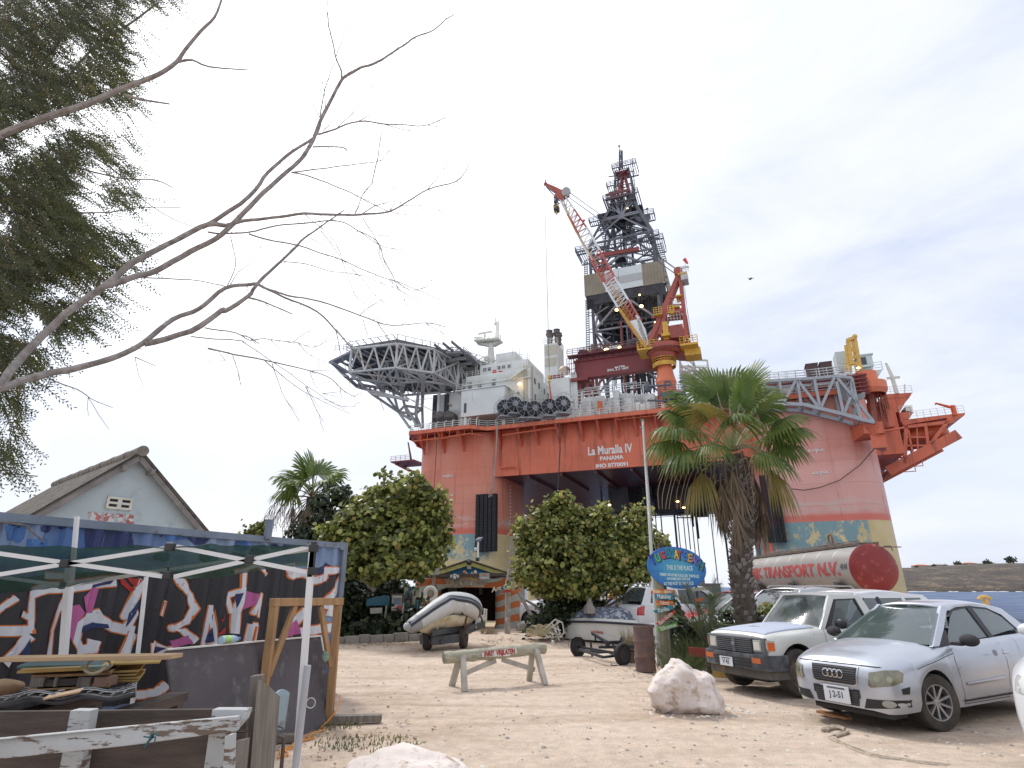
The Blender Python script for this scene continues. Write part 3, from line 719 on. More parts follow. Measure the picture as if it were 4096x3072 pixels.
A_=pr(650,990);B_p=pr(705,935);C_p=pr(800,1010,-5);D_p=pr(860,960,-3)
for a,b_ in((k1,A_),(A_,pr(750,1130)),(k2,B_p),(B_p,pr(820,1120)),(A_,B_p),(k4,A_),(B_p,pr(750,1060,-5)),(A_,pr(760,1060)),(k3,D_p),(D_p,pr(865,1130,-4)),(B_p,D_p),(C_p,D_p),(A_,C_p),(pr(820,850,-4),C_p),(C_p,pr(850,1130,-4)),(B_p,pr(830,1120,-4)),(tpt(830,800,38),pr(800,1120,-4)),(lo2[1],D_p),(lo2[0],A_),(k1,lo[0]),(k1,lo2[0])):
 mb.cyl(a,b_,.27,n=7,cap=False)
for a,b_ in((k1,tpt(740,880,35)),(tpt(290,770,37),tpt(740,890,35.2))):mb.bar(a,b_,.35,.5)
mb.build('helideck_legs',GRL,rig)
mb=MB()
for(a,b_)in(((180,670),(290,770)),((290,745),(560,790)),((230,690),(700,760)),((60,555),(200,640))):
 mb.bar(tpt(*a,37.5),tpt(*b_,37.5),.55,.4)
for i in range(14):
 t_=i/13;a=tpt(lerp(290,860,t_),lerp(745,800,t_),37);b_=tpt(lerp(330,860,t_),lerp(790,850,t_),36.6);mb.bar(a,b_,.12,.3)
a,b_=hz_(*c1(60,560),43),hz_(*c1(250,470),43.4);mb.bar(a,b_,1.5,.45);mb.bar(hz_(*c1(60,560),43),hz_(*c1(200,680),41),.4,.35);mb.rail([hz_(*c1(85,455),43.6),hz_(*c1(240,440),43.6)],1.2,1,.05)
mb.cyl(hz_(*c1(60,565),43),hz_(*c1(180,690),39),.1)
mb.build('service_walkway',M('walkway_grey',(.24,.24,.25),.6,var=.2),rig);mb=MB()
p0,p1,p2=hz_(*c1(1080,478),44),hz_(*c1(1225,470),44),V(5.0,4.0,44)
mb.bar(p0,p1,1.6,.5);mb.bar(p1,hz_(*c1(1465,680),44),1.8,.5);mb.rail([p0,p1,hz_(*c1(1465,675),44)],1.3,1.1,.06)
q=hz_(*c1(1465,680),44)
for i in range(5):
 t_=(i+.4)/5;b_=p1+(q-p1)*t_;mb.bar(b_+V(0,0,-.6),b_+V(-5.5,-.6,-.8),.35,.6)
mb.build('helideck_walkway',M('walkway_grey',(.24,.24,.25),.6,var=.2),rig)
#accommodation block, mast, stack
win=M('rig_window',(.05,.07,.08),.2)
ac=thing('accommodation_block',None,None);ac.parent=rig
mb=MB()
mb.bx(3.2,16.5,-6,6,31.4,40.4)
mb.bx(-3.4,3.2,-4,6,29,38.2)
mb.bx(3.8,12.6,-9,-6,31.3,36.4)
mb.bx(4.4,4.9,-8.8,-8.3,28.6,31.3);mb.bx(12.0,12.5,-8.8,-8.3,28.6,31.3);mb.bx(-3,-2.5,-6,-5.5,28.6,38)
mb.bx(5.5,15.6,-4.5,5,40.4,43.0);mb.bx(8.6,12.8,-4,4,43.0,45.2)
mb.bx(2.8,16.8,-6.6,-5.8,38.4,38.6);mb.bx(2.6,12.8,-9.3,-6,36.4,36.6)
mb.build('wall',WH,ac,bevel=.05)
def wnd(x0,x1,y0,y1,z0,z1,par=ac):
 mb=MB();mb.bx(x0,x1,y0,y1,z0,z1);mb.build('window',win,par)
for(x,y,w_,h_)in((1278,765,18,34),(1370,750,12,20),(1490,745,15,40),(1240,955,9,36)):
 yl=-9.04 if y>900 else-6.04;p=RP(*c1(x,y),yl);wnd(p.x-w_*.028,p.x+w_*.028,yl-.02,yl+.2,p.z-h_*.026,p.z+h_*.026)
for k,(x,y)in enumerate(((1858,718),(1895,760),(1943,810),(1975,850),(1862,860))):
 p=RX(*c1(x,y),16.54);wnd(16.5,16.58,p.y-.35,p.y+.35,p.z-.55,p.z+.55)
for x in(6.2,7.2,9.2,10.2,11.4):wnd(x,x+.7,-4.56,-4.4,41.6,42.3)
mb=MB()
for z,x0,x1,y in((38.6,2.8,16.6,-6.5),(36.6,2.8,12.6,-9.2),(40.4,3.2,16.5,-5.9),(43.0,5.6,15.5,-4.4),(33.4,-3,3.2,-4.4)):mb.rail([(x0,y,z),(x1,y,z)],1.1,1.3,.045)
mb.rail([(16.4,-6,40.4),(16.4,6,40.4)],1.1,1.4,.045)
for(a,b_,yl)in(((1660,705),(1780,620),-6.6),((1640,770),(1720,830),-6.8),((1690,850),(1740,960),-7.2)):
 p,q=RP(*c1(*a),yl),RP(*c1(*b_),yl);mb.bar(p,q,.12,.35);mb.bar(p+V(0,-1,0),q+V(0,-1,0),.12,.35)
 for k in range(12):s_=p+(q-p)*(k+.5)/12;mb.bx(s_.x-.25,s_.x+.25,yl-1,yl,s_.z-.03,s_.z+.06)
 mb.cyl(p+V(0,-1,1),q+V(0,-1,1),.04,n=4)
for k in range(26):x=RR.uniform(4,16);mb.cyl((x,-4,41),(x,-4,41+RR.uniform(1.5,5)),.05,n=4)
mb.build('railing',WH2,ac)
mb=MB();mb.bx(16.5,16.62,-5.2,-4.6,30,41);mb.bx(15.2,15.5,-6.15,-6,29,41);mb.bx(15.8,16.0,-6.15,-6,29,41)
mb.tube([RP(*c1(1065,900),-4.3),RP(*c1(1115,935),-4.3)],.2);mb.build('pipework',M('pipe_cream',(.42,.38,.26),.6,var=.3),ac)
mb=MB();mb.bx(-5.0,-3.5,-4.2,2,28.6,38.2);mb.bx(-2.2,-1.4,-4.5,-4,31.5,38)
mb.build('duct',DK,ac)
mb=MB()
for(x,y)in((1000,1040),(1085,1035)):
 p=RP(*c1(x,y),-6);mb.cyl((p.x,-6,p.z),(p.x,-3,p.z),1.3,n=16);mb.bx(p.x-1.3,p.x+1.3,-6,-3,28.6,p.z)
mb.build('winch_housing',M('winch_grey',(.14,.13,.12),.7,var=.3),rig)
for p in(RP(*c1(1498,635),-4.7),RP(*c1(1551,643),-4.7)):
 mb=MB();mb.bx(p.x-.35,p.x+.35,-4.75,-4.5,p.z-.35,p.z+.35);mb.build('red_locker',M('locker_red',(.5,.03,.03),.5),rig)
lampbox([RP(*c1(1722,742),-6.8)],r=.38);lampbox([RP(*c1(1422,340),9),RP(*c1(1472,335),9)],r=.28)
a,b_=RP(*c1(1600,590),0),RP(*c1(1680,505),0);mb=MB();mb.bx(a.x,b_.x,0,3,a.z,b_.z);mb.build('antenna_box',M('beige_box',(.48,.46,.40),.6),rig)
mb=MB()
def m1(x,y,yl=9):return RP(*c1(x,y),yl)
mb.cyl(m1(1468,545),m1(1468,385),.95,.5,n=12);mb.prism([m1(1340,380)+V(0,-1.5,0),m1(1555,362)+V(0,-1.5,0),m1(1555,362)+V(0,1.5,0),m1(1340,380)+V(0,1.5,0)],(0,0,.25))
mb.prism([m1(1340,385),m1(1555,365),m1(1490,400),m1(1440,402)],(0,1.2,0))
mb.rail([m1(1340,370,7.5),m1(1555,355,7.5)],1.1,.8,.05)
mb.cyl(m1(1415,365),m1(1415,295),.3,.2);mb.bar(m1(1358,300),m1(1475,280),.35,.35);mb.cyl(m1(1352,360),m1(1352,335),.15);mb.bar(m1(1320,335),m1(1388,330),.25)
for dx in(0,.8):
 for dy in(0,.8):mb.cyl(m1(1508,365)+V(dx,dy,0),m1(1515,190)+V(dx*.8,dy,0),.07,n=5)
for k in range(14):p=m1(1510,360-k*12.5);mb.cyl(p,p+V(.8,.0,0),.05,n=4);mb.cyl(p+V(0,0,0),p+V(.8,0,.7),.04,n=4)
mb.cyl(m1(1508,190),m1(1505,155),.12);mb.ell(m1(1508,210),(.3,.3,.4));mb.bar(m1(1495,212),m1(1515,205),.15)
for k in range(3):mb.cyl(m1(1400+k*45,545,8),m1(1440+k*15,390,8),.05,n=4)
mb.ell(m1(1430,520,7),(.7,.7,.7));mb.build('radar_mast',WH2,rig,smooth=True)
stx=thing('exhaust_stack',None,None);stx.parent=rig
a,b_=RP(*c1(1937,392),8),RP(*c1(2060,640),8);wq=4.1;x1_=RP(*c1(2055,500),8).x
mb=MB();mb.bx(a.x,x1_,8,13,29,a.z);mb.build('casing',WH,stx,bevel=.06)
mb=MB()
for(y0,y1)in((395,490),(505,590)):
 p,q=RP(*c1(1953,y1),7.95),RP(*c1(2043,y0),7.95);mb.bx(p.x,q.x,7.88,8,p.z,q.z)
 for k in range(5):
  xx=lerp(p.x,q.x,k/4);mb.bx(xx-.05,xx+.05,7.82,7.9,p.z,q.z)
mb.build('louvre',M('louvre_cream',(.50,.48,.40),.6),stx)
mb=MB();mb.rail([(a.x,8,a.z),(x1_,8,a.z),(x1_,13,a.z)],1.2,.7,.06);mb.build('railing',WH2,stx)
for(x,y,s_)in((1975,262,1),(2040,252,1),(2076,302,.85),(2006,310,.8)):
 p=RP(*c1(x,y),10);mb=MB();h_=p.z-a.z;r_=.62*s_
 mb.lathe([(r_*.8,0),(r_*.8,h_*.42),(r_*1.1,h_*.45),(r_*.8,h_*.5),(r_*.85,h_*.62),(r_*1.35,h_*.78),(r_*1.35,h_*.84),(r_*1.0,h_*.93),(r_*1.25,h_),(r_*1.0,h_),(r_*.9,h_*.8)],(p.x,10+(.9-s_)*-8,a.z),14)
 mb.build('exhaust_pipe',M('sooty_steel',(.11,.09,.08),.6,var=.4,scale=1),stx,smooth=True)
mb=MB();a,b_=RP(*c1(1985,990),-2),RP(*c1(2160,680),-2);mb.bx(a.x,b_.x,-2,6,28.6,b_.z);mb.bx(b_.x,b_.x+1.2,-1,4,28.6,b_.z+1.2)
mb.cyl(RP(*c1(2100,900),-6),RP(*c1(2205,890),-6),.35,n=10)
mb.bx(b_.x-1,b_.x+3.6,-4,2,28.6,32);mb.rail([(a.x,-2,b_.z),(b_.x,-2,b_.z)],1.2,.9,.06)
mb.build('machinery_house',WH,rig)
mb=MB();p=RP(*c1(2120,625),0);mb.ell(p,(1.15,1.15,.95),16,10);mb.build('satellite_dome',M('dome_stained',(.62,.56,.46),.5,col2=(.45,.2,.08),thr=.55),rig,smooth=True)
mb=MB();p=RP(*c1(2050,670),-1);mb.bx(p.x-1.5,p.x+1.2,-1.2,-.6,p.z-.5,p.z+.2);mb.build('valve_rack',M('dark_red',(.22,.03,.04),.5),rig)
for(x,y)in((1590,950),(1675,925),(1765,965),(1850,965),(1980,945),(2100,920)):
 p=RP(*c1(x,y),-10);rl=thing('hose_reel',None,None);rl.parent=rig;rl.location=p;rl.rotation_euler=(0,0,radians(38))
 mb=MB();mb.cyl((0,-.55,0),(0,.55,0),1.15,n=20)
 for k in range(5):mb.lathe([(1.2+.02*k,-.5+k*.25-.1),(1.34,-.5+k*.25),(1.2,-.5+k*.25+.1)],(0,0,0),20,'y')
 mb.build('hose_coil',M('reel_hose',(.025,.025,.03),.6),rl)
 mb=MB()
 for yy in(-.75,.75):
  for k in range(10):a_=2*pi*k/10;mb.cyl((0,yy,0),(1.75*cos(a_),yy*1.3,1.75*sin(a_)),.04,n=4)
  for k in range(20):a_,b2=2*pi*k/20,2*pi*(k+1)/20;mb.cyl((1.75*cos(a_),yy*1.3,1.75*sin(a_)),(1.75*cos(b2),yy*1.3,1.75*sin(b2)),.04,n=4)
  mb.cyl((0,yy*1.02,0),(0,yy,0),.55,n=14)
 mb.build('reel_frame',M('reel_grey',(.30,.31,.33),.5),rl)
 mb=MB();mb.bx(-1.2,1.2,-1.2,1.2,-2.0,-1.8);mb.bar((-.8,0,-1.8),(0,0,0),.15);mb.bar((.8,0,-1.8),(0,0,0),.15);mb.rail([(1.3,-1.2,-1.9),(1.3,1.2,-1.9)],1,.8,.05);mb.build('stand',GR,rl)
mb=MB()
for i in range(34):
 x=RR.uniform(24,38);y=RR.uniform(-8,0);s_=RR.uniform(.6,2.4);mb.bx(x,x+s_,y,y+1.5,28.6,28.6+RR.uniform(1.2,4.8))
mb.bx(25.5,29.6,-3,2,28.6,34.2);mb.bx(30.5,37.6,-4,2,28.6,33.4)
for i in range(30):x=RR.uniform(24,38.5);mb.cyl((x,RR.uniform(-9,-5),28.6),(x,RR.uniform(-9,-5),RR.uniform(30.5,34.5)),.09,n=5)
for i in range(8):z=30+i*.6;mb.cyl((RR.uniform(24,28),-8.4,z),(RR.uniform(33,38.5),-8.4,z),.07,n=5)
mb.rail([(23,-6,33.6),(38,-6,33.6)],1.2,1.2,.05)
mb.build('deck_module',M('module_white',(.56,.58,.57),.55,var=.2,scale=.9,col2=(.22,.20,.17),thr=.64,s2=1.6),rig)
for i in range(7):
 p=RP(*c3(1000,1470),-9.3)
mb=MB()
for k in range(4):p=RP(*c3(752+k*12,1515),-9.6);mb.cyl(p,p+V(0,0,1.7),.16,n=8)
mb.build('gas_bottles',M('bottle_orange',(.5,.14,.05),.45),rig)
mb=MB()
def s3(x,y,yl=4):return RP(*c3(x,y),yl)
for dy in(0,4):
 o=V(0,dy,0)
 for a,b_ in(((1580,970),(1590,1260)),((1860,1000),(1880,1230)),((1580,990),(1860,1000)),((1590,1110),(1880,1110)),((1590,1060),(1860,1160)),((1600,1220),(1830,1080)),((1640,970),(1740,1060)),((1590,1180),(1890,1170)),((1590,1230),(1700,1130)),((1720,1000),(1730,1260)),((1570,1220),(1880,1225))):mb.bar(s3(*a)+o,s3(*b_)+o,.28)
for x in(1580,1720,1860):mb.bar(s3(x,1000),s3(x,1000)+V(0,4,0),.25);mb.bar(s3(x,1110),s3(x,1110)+V(0,4,0),.25)
mb.rail([s3(1580,985),s3(1650,985)],1.4,.7,.05);mb.rail([s3(1590,1110),s3(1880,1110)],1.1,.9,.05);mb.rail([s3(1590,1230),s3(1900,1230)],1.1,.9,.05)
mb.bx(s3(1600,1200).x,s3(1700,1200).x,5,8,s3(1600,1260).z,s3(1600,1100).z);mb.cyl(s3(1800,1260,6),s3(1800,1130,6),1.6,n=14)
mb.cyl(s3(1520,1310,-3),s3(1900,1310,-3),.2);mb.rail([s3(1520,1300,-5),s3(1990,1320,-5)],1.1,1.2,.05)
mb.build('scaffold_tower',WH2,rig)
mb=MB();mb.prism([s3(1375,1325,-10),s3(1640,1320,-10),s3(1640,1345,-10),s3(1560,1390,-10),s3(1400,1385,-10)],(0,3,0));mb.rail([s3(1375,1322,-10),s3(1640,1318,-10)],1.2,.9,.05)
for a,b_ in(((1430,1300),(1430,1215)),((1430,1215),(1485,1215)),((1485,1215),(1485,1260)),((1250,1265),(1480,1248)),((1250,1408),(1560,1415)),((1460,1390),(1480,1420)),((1380,1310),(1385,1370))):mb.cyl(s3(*a,-10),s3(*b_,-10),.17)
mb.ell(s3(1245,1280,-6),(.9,.6,.9),10,6);mb.build('service_platform',M('platform_dark',(.10,.11,.13),.6),rig)
#derrick
dk=thing('derrick',None,None);dk.parent=rig
YF,YB=15,27
def d2(x,y,yl=YF):return RP(*c2(x,y),yl)
def d3(x,y,yl=YF):return RP(*c3(x,y),yl)
xl_,xr_=24.4,39.1
zA,zB=d3(750,1350).z,d2(800,1165).z
lv=[(zA,xl_,xr_,YF,YB),(zB,xl_,xr_,YF,YB),(d2(950,760,18).z,d2(950,760,18).x,d2(1200,720,18).x,18,24),(d2(985,640,18.5).z,d2(985,640,18.5).x,d2(1195,640,18.5).x,18.5,23.5),(d2(1000,370,19).z,d2(1000,370,19).x,d2(1150,370,19).x,19,22.5)]
def lvat(z):
 for a,b_ in zip(lv[:-1],lv[1:]):
  if z<=b_[0]+1e-6:
   t_=(z-a[0])/(b_[0]-a[0]);return[lerp(a[i],b_[i],t_)for i in range(5)]
 return lv[-1]
def cor(z):
 q=lvat(z);return[V(q[1],q[3],z),V(q[2],q[3],z),V(q[2],q[4],z),V(q[1],q[4],z)]
mbL=MB();mbB=MB();mbR=MB()
for a,b_ in zip(lv[:-2],lv[1:-1]):
 A,B=cor(a[0]),cor(b_[0])
 for k in range(4):mbL.bar(A[k],B[k],.58)
mbL.build('corner_leg',DG,dk)
A,B=cor(lv[-2][0]),cor(lv[-1][0]);top_=V((lv[-1][1]+lv[-1][2])/2,20.7,lv[-1][0]+1.2)
mb=MB()
for k in range(4):mb.bar(A[k],B[k],.35)
mb.build('crown_leg',DG,dk)
mb=MB()
for k in range(4):mb.cyl(A[k]+(top_-A[k])*.02+V(.9*(1 if k in(0,3)else-1),0,0),V(top_.x,top_.y,lv[-1][0]-.4)+V(.25*(1 if k in(1,2)else-1),0,0),.38)
mb.bx(top_.x-1.6,top_.x+1.6,19.4,22,lv[-1][0]-.4,lv[-1][0]);mb.build('crown_frame',M('crown_red',(.28,.06,.055),.55),dk)
zs=[zA,zA+7.5,zA+15,zA+22.5,zB-9.5,zB-4.5,zB,zB+7.0,zB+14.0,lv[2][0]-4,lv[2][0]]
for i,(z0,z1)in enumerate(zip(zs[:-1],zs[1:])):
 A,B=cor(z0),cor(z1)
 for k in range(4):
  a,b_,c,d=A[k],A[(k+1)%4],B[k],B[(k+1)%4];w_=.36 if z0>=zB else .42
  mbB.bar(c,d,w_,w_*.9)
  if i%2==0:m_=(c+d)/2;mbB.bar(a,m_,w_);mbB.bar(b_,m_,w_);mbB.box(m_-V(0,0,.2),(1.3 if k%2==0 else .25,.25 if k%2==0 else 1.3,.9))
  else:m_=(a+b_)/2;mbB.bar(m_,c,w_);mbB.bar(m_,d,w_);mbB.bar(m_,(c+d)/2,w_*.6)
  q=(a+c)/2;mbB.bar(q,(q+(m_ if i%2==0 else c+d-(c+d)/2))/2,w_*.55)
for z in zs[1:-1]:
 A=cor(z);mbB.bar(A[0],A[2],.25);mbB.bar(A[1],A[3],.25)
mbB.build('bracing',M('brace_steel',(.19,.195,.215),.55,var=.3,scale=.35,col2=(.30,.29,.25),thr=.64,s2=.4),dk)
A,B=cor(lv[3][0]),cor(lv[4][0]);mb=MB()
for k in range(4):
 for j in range(3):
  p,q=A[k]+(B[k]-A[k])*j/3,A[k]+(B[k]-A[k])*(j+1)/3;r_,s_=A[(k+1)%4]+(B[(k+1)%4]-A[(k+1)%4])*j/3,A[(k+1)%4]+(B[(k+1)%4]-A[(k+1)%4])*(j+1)/3
  mb.bar(p,s_,.14);mb.bar(q,s_,.14)
for j in range(8):z=lv[3][0]+j*1.4;mb.cyl((top_.x+2.6,20,z),(top_.x+2.6,20,z+1.4),.1);mb.cyl((top_.x+2.2,20,z),(top_.x+3.0,20,z),.05)
mb.build('crown_bracing',DG,dk)
mb=MB()
for i in range(60):x=RR.uniform(26,37.5);y=RR.uniform(17,26);z0=zA+RR.uniform(0,4);mb.cyl((x,y,z0),(x+RR.uniform(-.3,.3),y,zA+RR.uniform(16,27)),RR.choice([.08,.12,.2]),n=5,cap=False)
for i in range(10):x=31.5+RR.uniform(-2,2.4);mb.cyl((x,21+RR.uniform(-2,2),zA+10),(x*.4+31.8*.6,21,lv[2][0]+4),RR.choice([.07,.12]),n=5,cap=False)
for x in(29.6,33.6):mb.bar((x,20,zA),(x,20,zB+16),.5,.7)
for i in range(40):z=zA+RR.uniform(0,30);x=RR.uniform(25,33);y=RR.uniform(16,25);mb.bx(x,x+RR.uniform(1,5),y,y+.3,z,z+RR.uniform(.15,.5))
for i in range(10):z=zB+RR.uniform(-9,10);x=RR.uniform(27,34);mb.bx(x,x+RR.uniform(.8,2.2),18,22,z,z+RR.uniform(.3,1.6))
mb.build('pipe_rack',DK,dk)
for f_ in((25.5,38,16,26,zB-9.4,zB-9.1),(26,37,18,25,zB+9.8,zB+10.1),(29,34.5,18.2,24,lv[2][0]-2.2,lv[2][0]-.2)):mb=MB();mb.bx(*f_);mb.build('floor',DK,dk)
mb=MB();mb.bx(25,38.5,16,26,zA+16.6,zA+17.0)
for i in range(9):mb.bx(25.2+i*1.5,25.6+i*1.5,15.6,26,zA+16.0,zA+16.6)
mb.build('floor',DK,dk)
ww=[d3(605,140,13.4),d3(810,100,13.4),d3(1190,45,13.4),d3(1410,10,13.4)]
zt,zb=d3(605,130,13.4).z,d3(620,345,13.4).z
def wall(x0,x1,y0,y1,z0,z1,mat,corr=True):
 mb=MB();L=max(x1-x0,y1-y0);n_=int(L/.35)
 along=x1-x0>y1-y0
 if corr:
  pts=[]
  for i in range(n_+1):
   t_=i/n_;o=.09*(1 if i%2 else-1)
   pts.append((lerp(x0,x1,t_),y0+o)if along else(x0+o,lerp(y0,y1,t_)))
  mb.grid([[(x,y,z)for x,y in pts]for z in(z0,z1)]);mb.grid([[(x+(.0 if along else .12),y+(.12 if along else 0),z)for x,y in pts]for z in(z0,z1)],flip=True)
 else:mb.bx(x0,x1,y0,y1,z0,z1)
 return mb.build('wind_wall',mat,dk)
TAN=M('wall_tan',(.25,.215,.155),.6,var=.12,scale=.25,col2=(.33,.30,.24),thr=.6,soft=.2,s2=.2);WWH=M('wall_white',(.62,.66,.66),.5,var=.06,scale=.2)
GRB=M('wall_grey_band',(.42,.43,.43),.5,var=.08)
X0,X1,X2,X3=ww[0].x,ww[1].x,ww[2].x,ww[3].x
wall(X0,X1,13.4,13.4,zb,zt,TAN);wall(X2,X3,13.4,13.4,zb,zt,TAN);wall(X1,X2,13.3,13.45,zb+.1,zt,WWH,False)
h_=zt-zb;wall(X1+.4,X2-.02,13.22,13.28,zb+h_*.30,zb+h_*.62,GRB,False)
wall(X3,X3,13.4,28,zb,zt,TAN);wall(X0,X0,13.4,28,zb,zt,TAN);wall(X0,X3,28,28,zb,zt,TAN)
wall(X0+.1,X0+1.4,13.9,13.9,zb-3.2,zb,DK,False);wall(X3-1.3,X3,13.9,14.1,zb-2.6,zb,DK,False)
mb=MB()
mb.prism([(X0+.2,13.6,zb),(X3-.2,13.6,zb),(X3-1.2,14.4,zb-1.9),(X0+1.3,14.4,zb-1.9)],(0,.2,0))
mb.build('wall_skirt',M('skirt_dark',(.05,.05,.06),.6,var=.4,scale=.6,col2=(.2,.2,.2),thr=.68),dk)
mb=MB()
def plat(x0,x1,y0,y1,z,rl=1.2):
 k_=x0
 while k_<x1:mb.bx(k_,k_+.14,y0,y1,z-.12,z);k_+=.5
 mb.bx(x0,x1,y0,y0+.14,z-.3,z+.01);mb.bx(x0,x1,y1-.14,y1,z-.3,z+.01);mb.rail([(x0,y1,z),(x0,y0,z),(x1,y0,z),(x1,y1,z)],rl,1.3,.07)
zp=d2(1000,1240).z
plat(21.2,40.6,13.6,15.2,d2(590,1290).z+.0);plat(xl_-3.2,xl_,15,20,d2(590,1290).z);plat(28,39,13.8,15.2,zB-8.6)
plat(36,41.4,14,20,d2(1400,1160).z);plat(lv[2][1]-1.6,lv[2][2]+1.4,16.4,25,d2(1050,660,17).z+0)
plat(lv[2][1]-.8,lv[2][2]+.6,17,24.5,lv[2][0]+.2)
plat(top_.x-2.4,top_.x+3.6,18,23,lv[-1][0]+.3)
p=d2(1290,900,18);q=d2(1425,960,18);plat(p.x-2.6,q.x+.3,17,20,d2(1350,860,17.5).z)
mb.prism([(p.x-1.8,17,p.z+.4),(q.x-.6,17,p.z+.4),(q.x-1.2,17,p.z-1.6),(p.x-.6,17,p.z-1.2)],(0,1.5,0))
p=d2(850,930,17);plat(p.x-3.0,p.x+.4,16,18,p.z)
plat(d2(905,540,19).x,d2(970,540,19).x+.6,18.4,21,d2(930,550,19).z)
mb.build('platform',M('platform_steel',(.10,.10,.12),.55,var=.35),dk)
def ladder(mb,a,b_,w_=.9):
 a=V(*a);b_=V(*b_);n_=int((b_-a).length/.55)
 for dx in(0,w_):mb.cyl(a+V(dx,0,0),b_+V(dx,0,0),.09,n=4)
 for k in range(n_):s_=a+(b_-a)*k/n_;mb.bx(s_.x,s_.x+w_,s_.y-.3,s_.y,s_.z,s_.z+.1)
mb=MB()
ladder(mb,d3(635,1350,14),d3(620,380,14),.7);ladder(mb,d3(610,140,14),d2(655,1350,14),.7)
ladder(mb,d2(1500,1380,14),d2(1440,1170,14),1.3);ladder(mb,d2(870,1150,15),d2(800,930,15),1.2);ladder(mb,d2(1050,360,20),d2(1045,150,20),.8)
for k in range(5):mb.cyl(d3(640,520+k*170,14),d3(715,500+k*170,15),.08);mb.cyl(d3(640,540+k*170,14),d3(715,550+k*170,15),.08)
for dx in(0,.9):
 for dy in(0,.9):mb.cyl(d2(1040,360,20)+V(dx,dy,0),d2(1040,150,20)+V(dx*.6,dy*.6,0),.11,n=5)
for k in range(12):p=d2(1040,350-k*17,20);mb.cyl(p,p+V(.9,0,.7),.07,n=4);mb.cyl(p+V(.9,0,0),p+V(0,0,.7),.07,n=4)
p=d2(1045,150,20);mb.cyl(p,p+V(0,0,1.6),.12);mb.ell(p+V(0,0,1.6),(.3,.3,.3),8,5);mb.cyl(d2(1020,330,19),d2(1018,265,19),.06);mb.cyl(d2(985,350,19),d2(987,300,19),.06)
for(x,y)in((1350,790),(1545,1480),(1560,1540),(1570,1605)):p=d2(x,y,14);mb.cyl(p+V(-1,0,0),p,.06,n=4);mb.ell(p,(.35,.3,.3),8,5)
for k in range(7):mb.cyl((top_.x-2+k*.6,18,lv[-1][0]+.5),(top_.x-2+k*.6,18,lv[-1][0]+RR.uniform(2,3.4)),.05,n=4)
mb.cyl(d2(925,432,18),d2(1000,425,18),.15);mb.cyl(d2(1130,385,18),d2(1195,373,18),.15)
mb.build('ladder',M('ladder_steel',(.15,.15,.17),.5),dk)
mb=MB();mb.bar(d2(790,1310,14.6),d2(1260,1230,14.6),.3,1.0);mb.bar(d2(800,1470,14.6),d2(960,1450,14.6),.3,.9);mb.bx(28.6,34.4,17,17.4,lv[2][0]+1.2,lv[2][0]+2.0);mb.bx(28.6,34.4,17,17.4,lv[2][0]+2.6,lv[2][0]+3.2)
for(x0,y0,x1,y1)in((980,600,990,960),(1090,640,1110,980),(1010,1150,1030,1340),(1105,1130,1130,1330)):mb.bar(d3(x0,y0,13),d3(x1,y1,13),.35)
mb.build('red_beam',REDD,dk)
mb=MB();a,b_=d3(560,945,11),d3(1190,890,11);mb.bx(a.x,b_.x,10.5,14,a.z-.4,a.z);mb.rail([(a.x,10.5,a.z),(b_.x,10.5,a.z)],1.3,1.2,.06)
for k in range(14):x=RR.uniform(a.x,b_.x-1);mb.bx(x,x+RR.uniform(.6,1.8),11,13,a.z,a.z+RR.uniform(.6,2.2))
mb.bar(a+V(.5,0,-.3),a+V(4,0,-2.2),.2)
mb.build('gallery',M('gallery_grey',(.14,.14,.15),.6,var=.35),dk)
mb=MB();p=d3(910,880,10.4);mb.cyl(p+V(-1,0,0),p+V(1,0,0),.6,n=12);mb.build('tank',WH,dk)
for(x,y,s_)in((562,935,.4),(625,915,.42),(708,906,.42),(828,890,.45),(970,872,.45),(1232,1010,.35),(937,482,.4),(1188,445,.4),(1170,330,.2),(1330,610,.22)):
 mb=MB();mb.ell(RP(*c3(x,y),9.9 if y>800 else 12.6),(s_,s_*.8,s_*.85),8,6);mb.build('floodlight',LAMP,rig)
lampbox([d2(1133,782,14.5)],r=.2)
#travelling gantry beam
gt=thing('gantry',None,None);gt.parent=rig
mb=MB();a,b_=RP(*c3(515,1050),0),RP(*c3(1320,1060),0);zt_,zb_=a.z+.6,RP(*c3(560,1190),0).z
mb.bx(a.x,39.5,-.6,.4,zb_,zt_-.3);mb.bx(a.x-.2,39.6,-.9,.7,zt_-.3,zt_);mb.bx(a.x-.2,39.6,-.9,.7,zb_-.2,zb_)
mb.build('beam',M('beam_maroon',(.21,.035,.04),.42,var=.15,scale=.4),gt)
mb=MB()
for x in(a.x+.8,a.x+2.2):mb.bar((x,0,28.6),(x,0,zb_-.2),.55)
mb.bar((a.x+1.4,8,28.6),(a.x+1.4,8,zt_),.6);mb.bx(a.x-.6,a.x+2.6,-1.5,9,zb_-.8,zb_-.2);mb.bar((a.x+2,0,zb_-4),(a.x+5.5,0,zb_-.2),.35)
mb.bar((a.x+2.2,1,33.5),(a.x+7.0,3,28.8),.5);mb.build('post',REDD,gt)
mb=MB();mb.bx(a.x-1,39.5,-2.2,-.6,zt_+.5,zt_+.75);mb.rail([(a.x-1,-2.2,zt_+.75),(39,-2.2,zt_+.75)],1.2,1.1,.06);mb.rail([(a.x-1.2,-1.8,zb_+.4),(a.x+.6,-1.8,zb_+.4)],3.4,.5,.07)
for k in range(12):mb.bar((a.x+k*1.25,-.9,zt_),(a.x+k*1.25,-2.2,zt_+.5),.15)
mb.bx(a.x,39.5,.6,3.5,zt_+.2,zt_+.9)
for k in range(26):x=RR.uniform(a.x,38);mb.bx(x,x+RR.uniform(.3,1.6),1,3,zt_+.9,zt_+RR.uniform(1.3,3))
